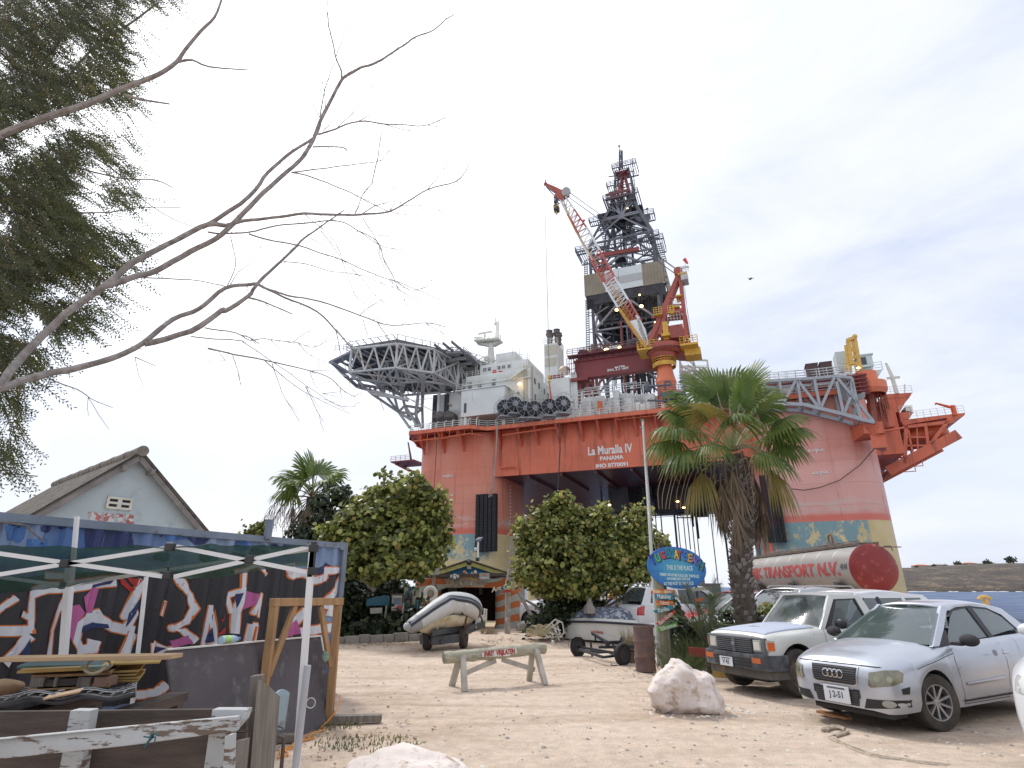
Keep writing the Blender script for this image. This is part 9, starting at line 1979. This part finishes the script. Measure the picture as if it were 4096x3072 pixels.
#fan palms
FG=LEAF('fan_green',[(.045,.085,.015),(.10,.155,.03),(.19,.23,.06)],.35,1.6);FY=LEAF('fan_yellowing',[(.14,.15,.03),(.28,.20,.06)],.35,1.5);FD=LEAF('fan_dead',[(.13,.095,.06),(.24,.18,.12)],.15,1.5)
def fan(parent,base,hub,r,droop,mat,seed,up=None,spread=250,nseg=34,petw=.018,fold=.5,petmat=None,nm='frond',side=0):
 """petiole from base to hub, then a pleated fan whose tips droop"""
 rr=random.Random(seed);base,hub=Vector(base),Vector(hub);d=(hub-base).normalized();mb=MB();mid=base.lerp(hub,.5)+V(0,0,.10*(hub-base).length)
 pp_=spline([base,mid,hub],5);mb.tube(pp_,[petw*(1.6-.8*i/len(pp_))for i in range(len(pp_))],5);mb.build('petiole',petmat or FY,parent)
 fwd=(hub-mid).normalized();sidev=fwd.cross(V(0,0,1))
 if sidev.length<.1:sidev=V(1,0,0)
 sidev.normalize();sidev=(sidev+V(0,0,side)).normalized();nrm=sidev.cross(fwd).normalized()
 mb=MB();half=radians(spread)/2
 for k in range(nseg):
  a0,a1=-half+2*half*k/nseg,-half+2*half*(k+1)/nseg;am=(a0+a1)/2;L_=r*(1-.22*abs(am/half)**2)*rr.uniform(.9,1.06)
  def pt(a,q,lift=0):
   v=fwd*cos(a)+sidev*sin(a);bend=droop*q**2.6*r;return hub+v*L_*q*(1-.12*droop*q)+nrm*(lift+.10*r*q*(1-q)*cos(a))+V(0,0,-bend)+nrm*(-.18*r*q*abs(sin(a)))
  mid_l=fold*.035*r
  A0,A1,Am=pt(a0,.55),pt(a1,.55),pt(am,.55,mid_l)
  B0,B1=pt(am-(am-a0)*.75,.80),pt(am+(a1-am)*.75,.80);tip_=pt(am+rr.uniform(-.03,.03),1.0);tip_+=V(0,0,-rr.uniform(0,.10)*r*(.4+droop));h0=hub
  mb.add([h0,A0,Am,A1,B0,B1,tip_],[(0,1,2),(0,2,3),(1,4,2),(2,4,5),(2,5,3),(4,6,5)])
 mb.build(nm,mat,parent)
def trunk_palm(parent,pts,r0,r1,seed,boots=True):
 P_=spline([Vector(p)for p in pts],6);n_=len(P_);rs=[lerp(r0,r1,i/(n_-1))+(.06 if i==0 else 0)for i in range(n_)];mb=MB();mb.tube(P_,rs,14);mb.build('trunk',M('palm_trunk',(.10,.08,.065),.95,var=.35,scale=6,bump=.8),parent,smooth=True)
 rr=random.Random(seed);mb=MB();H_=P_[-1].z
 if boots:
  z=.05;row=0
  while z<H_-.05:
   t_=z/H_*(n_-1);i=min(n_-2,int(t_));c=P_[i].lerp(P_[i+1],t_-i);rad_=lerp(r0,r1,z/H_);k_=9
   for j in range(k_):
    a=2*pi*(j+.5*(row%2))/k_+rr.uniform(-.1,.1)+row*.13;ou=V(cos(a),sin(a),0);ta=V(-sin(a),cos(a),0);s_=rr.uniform(.8,1.2);w_=.048*s_;l_=rr.uniform(.07,.13)*s_
    b0=c+ou*(rad_-.02);e_=c+ou*(rad_+l_*.62)+V(0,0,l_*.9)
    mb.cur=0 if rr.random()<.55 else 1
    mb.add([b0-ta*w_-V(0,0,.02),b0+ta*w_-V(0,0,.02),e_+ta*w_*.8,e_-ta*w_*.8,b0-ta*w_*.7+V(0,0,.06),b0+ta*w_*.7+V(0,0,.06)],[(0,1,2,3),(4,3,2,5),(0,3,4),(1,5,2)])
   z+=.072;row+=1
  mb.build('leaf_bases',[M('boot_brown',(.12,.095,.08),.9,var=.3),M('boot_grey',(.26,.235,.22),.9,var=.25)],parent)
YPm=14.0
def p5_(x,y,Y=YPm):return AY(2550+x/1.508,1400+y/1.508,Y)
bp=wthing('fan_palm','big fan palm with shaggy dead skirt and rough trunk, right of the oval sign','palm',V(p5_(660,1700).x,YPm,0))
base_=V(p5_(665,1690).x,YPm,0);trunk_palm(bp,[base_,V(p5_(655,1600).x,YPm,.55),p5_(628,1400),p5_(630,1200),p5_(640,1000),p5_(615,800),p5_(572,640)],.26,.19,3)
hubc=p5_(572,610)
fr=[(555,270,.3,.98,.0,FG,0),(620,320,-.3,.98,.05,FG,0),(465,395,-.8,.92,.25,FY,.3),(330,330,-.1,.95,.30,FG,.2),(250,470,-.3,.95,.42,FG,.1),(300,600,-.5,.90,.5,FG,0),(830,430,-.3,.95,.38,FG,-.1),(800,500,.3,.9,.45,FG,-.2),(390,250,.4,.95,.15,FG,.2),(720,360,-.6,.95,.25,FG,-.1),(640,240,.2,.95,.0,FG,0),(480,260,.3,.95,.02,FG,.1),(280,400,.5,.95,.35,FG,.1),(220,540,.1,.95,.55,FG,0),(870,480,-.1,.95,.4,FG,0),(600,420,-1.0,.8,.5,FG,0),(440,560,-.9,.75,.6,FG,0),(760,610,-.4,.85,.55,FG,0),(500,330,.7,.95,.1,FG,0),(690,300,.7,.95,.1,FG,0),(350,450,.7,.9,.4,FG,0),(740,420,.9,.9,.4,FG,0),(860,560,.1,.8,.6,FG,0)]
for k,(x,y,dY,r_,dr,mt,sd)in enumerate(fr):
 hub=p5_(x,y,YPm+dY);fan(bp,hubc+V((hub.x-hubc.x)*.06,(hub.y-YPm)*.06,.02*k%.1),hub,r_,dr,mt,100+k,side=sd,petmat=M('petiole_green',(.22,.24,.10),.5,var=.2))
for k,(x,y,dY,r_,dr)in enumerate(((385,735,-.3,.80,1.0),(795,715,-.2,.82,1.0))):
 hub=p5_(x,y,YPm+dY);fan(bp,hubc+V(0,0,-.1),hub,r_,dr,FY,130+k,spread=170,nseg=24,side=.0)
rr=random.Random(31)
for k in range(26):
 a=rr.uniform(.62*pi,1.45*pi)if k<20 else rr.uniform(-.3*pi,.5*pi);zt_=rr.uniform(0,1);s_=V(cos(a),sin(a)*.8,0);st0=hubc+s_*.15-V(0,0,.12+.75*zt_);hub=st0+s_*rr.uniform(.22,.50)-V(0,0,rr.uniform(.25,.75));mb=MB();mb.tube(spline([st0,st0.lerp(hub,.5)+s_*.16+V(0,0,.12),hub],4),.014,5)
 ta=V(-sin(a),cos(a),0)
 for j in range(26):
  b0=hub+V(0,0,rr.uniform(-.05,.05));L_=rr.uniform(.6,1.15);e_=b0+ta*rr.gauss(0,.17)-s_*rr.uniform(-.12,.2)-V(0,0,L_);m1=b0.lerp(e_,.45)+s_*.06+ta*rr.gauss(0,.03);w_=ta*.020+s_*rr.uniform(-.012,.012)
  mb.add([b0-w_*.4,b0+w_*.4,m1+w_,m1-w_,e_],[(0,1,2,3),(3,2,4)])
 mb.build('dead_frond',FD,bp)
for k in range(12):
 a=rr.uniform(0,2*pi);s_=V(cos(a),sin(a)*.6,0);b0=hubc+s_*.1;o_=rr.uniform(.3,1.0);mb=MB();mb.tube(spline([b0,b0+s_*o_*.5+V(0,0,.1),b0+s_*o_-V(0,0,.35),b0+s_*o_*1.1-V(0,0,rr.uniform(.9,1.4))],4),.011,4);mb.build('dead_petiole',M('dead_petiole',(.27,.20,.13),.9),bp)
for k in range(8):
 x=150+k*28;b0=p5_(x+90,650,YPm-.2);mb=MB();mb.tube(spline([b0,p5_(x+20,720,YPm-.3),p5_(x-25,840+20*(k%3),YPm-.3),p5_(x-20-8*k%30,960,YPm-.3)],4),.008,4);mb.build('hanging_string',M('string_dead',(.30,.22,.14),.9),bp)
def s4(x,y,Y=24):return AY(1050+x/2.0109,1750+y/2.0109,Y)
sp2=wthing('fan_palm','smaller distant fan palm with dead thatch behind the container end','palm',V(s4(390,900).x,24,0));hb=s4(400,480);trunk_palm(sp2,[V(s4(395,900).x,24,0),s4(390,700),hb],.30,.22,5,False)
for k,(x,y,dY,r_,dr,sd)in enumerate(((400,300,0,1.25,.05,0),(300,330,.2,1.2,.25,0),(240,350,-.3,1.15,.35,.2),(440,300,.5,1.2,.1,0),(520,340,0,1.2,.3,0),(560,400,-.3,1.0,.5,0),(330,380,-.6,1.0,.4,0),(470,380,-.5,1.05,.4,0),(350,290,-.2,1.2,.1,0),(230,420,.2,1.0,.6,0))):
 hub=s4(x,y,24+dY);fan(sp2,hb,hub,r_,dr,FG,200+k,nseg=26,side=sd)
for k in range(16):
 a=rr.uniform(0,2*pi);s_=V(cos(a),sin(a),0);hub=hb+s_*rr.uniform(.3,.9)-V(0,0,rr.uniform(.3,1.0));mb=MB();mb.tube([hb,hb.lerp(hub,.5)+s_*.1,hub],.02,4);ta=V(-sin(a),cos(a),0)
 for j in range(22):
  L_=rr.uniform(.6,1.1);e_=hub+ta*rr.gauss(0,.22)+s_*rr.uniform(-.1,.2)-V(0,0,L_);w_=ta*.025;m1=hub.lerp(e_,.5);mb.add([hub-w_*.4,hub+w_*.4,m1+w_,m1-w_,e_],[(0,1,2,3),(3,2,4)])
 mb.build('dead_frond',FD,sp2)
for k,(x,y)in enumerate(((60,560),(20,640),(110,620),(150,560),(190,640))):
 e_=s4(x,y,24);mb=MB();mid=s4(lerp(400,x,.6),480,24);P_=spline([hb,mid,e_],5);mb.tube(P_,.015,4)
 for i in range(10):b0=P_[-1-(i%5)];mb.tube([b0,b0+V(rr.gauss(-.08,.08),0,-.3),b0+V(rr.gauss(-.12,.12),0,-rr.uniform(.5,.9))],.010,3)
 mb.build('seed_stalk',M('seed_stalk',(.28,.22,.17),.9),sp2)
 #bare tree reaching in from the left
bt_=wthing('bare_tree','leafless tree whose pale forked branches reach across the sky from the left','tree',V(-7.6,6.0,0));rb=random.Random(12)
def dep(x,y):return 5.2+2.6*max(0,min(1,x/1850))+.4*mnoise.noise(V(x*.002,y*.002,0))
BRS=[([(-350,1780),(-150,1600),(0,1555),(104,1519),(208,1491),(312,1471),(416,1443),(520,1401),(575,1367),(693,1277),(797,1235),(901,1152),(1000,1138),(1027,1137),(1058,1150)],48,14),([(-40,1600),(0,1540),(69,1450),(173,1339),(298,1228),(416,1145),(527,1055),(596,1013),(693,965),(832,899),(900,903)],46,24),([(832,899),(1000,785),(1072,690),(1171,606),(1253,553),(1275,520),(1293,452),(1320,420)],24,7),([(416,1145),(527,1110),(624,1083),(762,1006),(887,937),(1000,826),(1076,750),(1153,683),(1207,633),(1253,561),(1280,488),(1348,353),(1366,321),(1388,303),(1442,271),(1510,249),(1565,212),(1623,176),(1669,145),(1732,122),(1786,77),(1818,57)],34,4),([(575,1374),(762,1325),(887,1242),(900,1245),(995,1182),(1014,1156),(1058,1106),(1134,1036),(1204,966),(1261,922),(1337,868),(1380,840)],34,4),([(1366,321),(1366,289),(1345,235),(1325,145),(1311,81),(1307,0)],11,5),([(1345,226),(1370,158),(1397,77),(1429,18)],5,2),([(1280,488),(1293,384),(1320,294),(1343,240)],8,3),([(1302,429),(1293,339),(1271,244)],5,2),([(1280,470),(1255,420),(1230,375)],5,2),([(1275,538),(1343,515),(1433,486),(1533,495),(1623,500),(1709,500),(1782,470)],11,4),([(1709,500),(1760,505),(1831,486)],4,2),([(1348,511),(1424,439),(1474,371),(1528,280)],5,1.5),([(1433,486),(1483,457)],6,3),([(1533,495),(1600,515),(1658,528)],5,3),([(1253,588),(1307,585),(1375,592),(1388,602)],9,5),([(1293,525),(1340,470)],5,2),([(1167,689),(1280,676),(1397,660),(1510,646),(1540,625),(1565,590)],8,2),([(1510,646),(1518,590),(1522,556),(1530,490)],6,2),([(1510,646),(1488,723),(1489,732),(1451,777),(1435,820),(1419,853)],6,4),([(1167,689),(1225,701),(1343,745),(1451,796),(1558,846),(1640,859),(1742,872)],9,2),([(900,903),(976,884),(1090,871),(1216,856),(1343,859),(1444,859),(1558,846),(1634,805),(1710,758),(1824,726),(1860,690),(1875,656)],20,3),([(1710,758),(1750,710),(1792,659)],5,2),([(1444,859),(1500,825),(1555,805)],7,4),([(1824,726),(1870,730),(1900,740)],3,1.5),([(1600,825),(1660,820),(1720,828),(1770,850)],4,2),([(1558,846),(1580,800),(1570,740)],5,2),([(1600,820),(1612,790)],4,2),([(1710,758),(1770,775),(1820,800)],3,1.5),([(832,930),(900,935),(995,928),(1109,903),(1216,894),(1292,884),(1368,887),(1432,922),(1508,966),(1533,1030),(1571,1106),(1600,1160),(1680,1200)],11,2.5),([(1432,922),(1514,979),(1596,998),(1659,1004)],5,2),([(1432,922),(1400,950)],4,2),([(1508,940),(1560,950),(1600,985)],4,2),([(995,935),(1071,960),(1185,979),(1280,1011),(1375,1042),(1470,1087),(1583,1125),(1659,1156),(1767,1201)],10,2.5),([(1280,922),(1320,970),(1368,1036),(1451,1118),(1500,1180),(1577,1245)],5,2),([(1368,1036),(1390,1100),(1420,1180),(1480,1235)],4,2),([(1216,856),(1270,900),(1330,960),(1370,1030)],5,3),([(1134,1046),(1220,1055),(1320,1085),(1420,1095),(1520,1130),(1600,1160)],6,2),([(1583,1125),(1640,1160),(1700,1150),(1728,1118)],4,2),([(1508,1000),(1560,1110),(1620,1150)],4,2),([(1450,870),(1500,950),(1520,1000)],5,3),([(1240,950),(1320,1000),(1360,1060)],4,2),([(1058,1150),(1153,1182),(1280,1207),(1438,1261),(1565,1302),(1704,1292),(1786,1308)],12,3),([(1058,1150),(1134,1188),(1267,1245),(1343,1321),(1394,1378),(1470,1460),(1584,1561),(1660,1606),(1742,1647)],13,3),([(1343,1321),(1368,1428),(1406,1530)],5,2),([(1495,1504),(1515,1580),(1533,1644)],4,2),([(1508,1289),(1545,1340),(1590,1400),(1640,1470)],5,2),([(1438,1261),(1475,1230),(1523,1203)],4,2),([(1490,1280),(1530,1265)],3,2),([(1700,1292),(1750,1320),(1780,1340)],3,2),([(1450,1275),(1472,1345)],4,2),([(1584,1560),(1650,1600),(1740,1590)],4,2),([(900,1160),(942,1062),(935,1000),(922,944)],6,3),([(915,1150),(950,1090),(1020,1040),(1048,960)],5,2),([(575,1110),(760,1120),(901,1145)],8,4),([(995,1190),(1060,1210),(1167,1258)],12,6),([(818,1311),(942,1332),(1000,1360),(1058,1356),(1172,1368),(1254,1390),(1300,1365),(1343,1352)],8,2),([(1172,1368),(1230,1330),(1290,1318)],4,2),([(1190,1370),(1240,1420),(1300,1445)],4,2),([(960,1340),(1000,1350),(1035,1375)],7,5),([(762,1346),(956,1363),(976,1371),(1090,1447),(1229,1542),(1343,1618),(1425,1628)],7,2),([(832,1394),(900,1409),(1058,1441),(1166,1466),(1305,1504),(1375,1561),(1425,1587)],11,3),([(1058,1441),(1150,1520),(1260,1590),(1400,1655)],6,2),([(1090,1454),(1128,1568),(1197,1685)],5,2),([(1223,1542),(1254,1618),(1292,1688)],5,2),([(1290,1575),(1360,1565)],4,2),([(930,1420),(950,1480),(963,1540)],5,2),([(208,1519),(312,1561),(367,1595),(450,1630)],8,3),([(540,1430),(625,1465)],6,3),([(900,1440),(870,1400)],4,2)]
for pts,w0,w1 in BRS:
 P_=[AY(x,y,dep(x,y))for x,y in pts]
 if len(pts)>2:
  P_=spline(P_,4)
 n_=len(P_);rs=[]
 for i,p in enumerate(P_):
  zc=p.y*ct+(p.z-H)*st;rs.append(max(.0026,.76*lerp(w0,w1,(i/(n_-1))**.8)/2/4*zc/F)*(1+.10*mnoise.noise(p*9)))
 P_=[p+V(mnoise.noise(p*5),mnoise.noise(p*5+V(9,0,0)),mnoise.noise(p*5+V(0,9,0)))*.012 for p in P_]
 mb=MB();mb.tube(P_,rs,8 if w0>15 else 5)
 if w0>3:
  for i in range(1,n_-1):
   if rb.random()<.5:
    d=(P_[i+1]-P_[i-1]).normalized();s_=(d.orthogonal()*rb.uniform(-1,1)+d.cross(d.orthogonal())*rb.uniform(-1,1)+d*.8).normalized();L_=rb.uniform(.015,.05);mb.tube([P_[i],P_[i]+s_*(rs[i]+L_)],[min(.006,rs[i]*.5),.002],4)
  if w0<40:
   for q in range(max(1,n_//5)):
    i=rb.randrange(n_//3,n_-1);d=(P_[i+1]-P_[i]).normalized();a1=rb.uniform(-1.1,1.1);s_=(d*cos(a1)+V(0,rb.uniform(-.2,.2),1).cross(d).cross(d)*sin(a1)).normalized();L_=rb.uniform(.12,.42);e1_=P_[i]+s_*L_*.5+V(0,0,-.02);e2_=e1_+(s_+V(.35,0,-.35)).normalized()*L_*.5;mb.tube([P_[i],e1_,e2_],[min(.0045,rs[i]*.6),.003,.0016],4)
 mb.build('branch',BARK,bt_,smooth=True)
P0_=AY(-350,1780,dep(-350,0));mb=MB();mb.tube(spline([V(P0_.x-.6,P0_.y+.2,0),V(P0_.x-.45,P0_.y+.1,1.6),P0_],6),[.17]*4+[.15]*4+[.12]*5,10);mb.tube(spline([V(P0_.x-.5,P0_.y+.1,1.4),V(P0_.x-.4,P0_.y,3.5),AY(-200,700,5.2),AY(0,542,5.2)],5),[.10,.10,.09,.09,.08,.08,.07,.07,.06,.06,.05,.05,.045,.045,.04,.035],8);mb.build('trunk',BARK,bt_,smooth=True)
lt_=wthing('leafy_tree','feathery green tree filling the upper left corner, its twigs drooping','tree',V(-8.5,7.5,0))
for pts,w0,w1 in[([(-200,640),(0,542),(113,497),(226,456),(339,420),(452,370),(542,334),(633,298),(705,249),(741,199),(805,122),(859,68),(886,0)],32,8),([(705,249),(768,240),(836,267),(995,280)],12,4),([(497,380),(565,398),(678,416)],14,6),([(72,430),(226,357),(316,253),(407,163),(520,95),(633,9)],10,7),([(130,310),(190,230),(290,90),(370,0)],12,8),([(60,690),(200,650),(380,690),(500,715),(620,720),(690,750)],8,4),([(300,290),(480,355)],6,4),([(80,760),(250,860),(400,960),(500,1050)],9,3),([(350,610),(480,700),(560,790),(700,880),(830,920)],6,2),([(500,380),(600,480),(620,490)],4,2),([(240,850),(430,850),(560,830),(720,830)],6,3)]:
 P_=spline([AY(x,y,6.6 if w0>12.5 or pts[0][0]>450 else 7.9)for x,y in pts],3);n_=len(P_);rs=[max(.003,lerp(w0,w1,i/(n_-1))/8*(p.y*ct+(p.z-H)*st)/F)for i,p in enumerate(P_)];mb=MB();mb.tube(P_,rs,7);mb.build('branch',BARK,lt_,smooth=True)
FL=[LEAF('feather_dark',[(.035,.048,.012),(.065,.085,.022)],.35,2),LEAF('feather_mid',[(.07,.10,.02),(.12,.15,.035)],.45,2),LEAF('feather_olive',[(.15,.15,.04),(.26,.22,.06)],.45,2)]
mb=MB();mbt=MB();rl_=random.Random(77)
def inside(x,y):
 """density of foliage at a photo pixel"""
 edge=sinterp([(-200,760),(0,740),(120,700),(260,640),(400,560),(560,500),(700,560),(900,560),(1100,480),(1250,440),(1330,260),(1400,200),(1500,140),(1650,110),(1750,95),(1900,60)],y)
 edge+=50*mnoise.noise(V(y*.011,x*.006,4));q=(edge-x)/330
 if y>1480:q=min(q,.30)
 gap=mnoise.noise(V(x*.0045,y*.0075,8));return max(0,min(1,q))*(1 if gap<.12 else .07)
cnt=0
while cnt<9500:
 x,y=rl_.uniform(-420,800),rl_.uniform(-300,1830)
 if rl_.random()>inside(x,y)*1.1:continue
 Y_=rl_.uniform(6.9,9.2);p=AY(x,y,Y_);sl2=radians(rl_.gauss(-32 if y<1300 else-50,16));L_=rl_.uniform(.30,.70);d=V(cos(sl2),rl_.uniform(-.4,.4),sin(sl2)).normalized();side_=d.cross(V(0,1,0)).normalized();P_=[]
 for i in range(7):t_=i/6;P_.append(p+d*L_*t_+V(0,0,-.16*L_*t_*t_)+side_*.02*sin(i*1.3))
 mbt.add([P_[0]-side_*.006,P_[0]+side_*.006,P_[3]+side_*.005,P_[3]-side_*.005,P_[6]],[(0,1,2,3),(3,2,4)])
 mb.cur=rl_.choices((0,1,2),(5,3.2,.8))[0]
 for i in range(22):
  t_=(i+.5)/22*6;j=min(5,int(t_));c=P_[j].lerp(P_[j+1],t_-j);s_=1 if i%2 else-1;ll=rl_.uniform(.032,.068);q=c+(side_*s_*.75+d*.6+V(0,rl_.uniform(-.6,.6),0)).normalized()*ll;w_=d*.0135;mb.add([c,c.lerp(q,.5)+w_,q,c.lerp(q,.5)-w_],[(0,1,2,3)])
 cnt+=1
mb.build('crown',FL,lt_);mbt.build('twigs',M('twig_dark',(.08,.06,.045),.9),lt_,kind='stuff')
mb=MB();mb.tube(spline([V(-9.4,8,0),V(-9.2,7.9,3),AY(-500,700,7.4),AY(-200,640,6.6)],5),[.26,.25,.25,.24,.24,.22,.2,.18,.17,.16,.14,.12,.10,.09,.08,.07],10);mb.build('trunk',BARK,lt_,smooth=True)
mb=MB();mb.tube([AY(-60,1886,11),AY(150,1905,12)],.012,4);tag(mb.build('utility_wire',DK),'thin wire running to the ridge of the blue house','wire')
mb=MB();mb.tube([cpt(-5.55,2.3,.05),AY(100,2100,6.05),AY(175,2168,6.2)],[.012,.011,.009],6);tag(mb.build('stick',WOOD_GREY),'bent stick lying across the top edge of the container','stick')
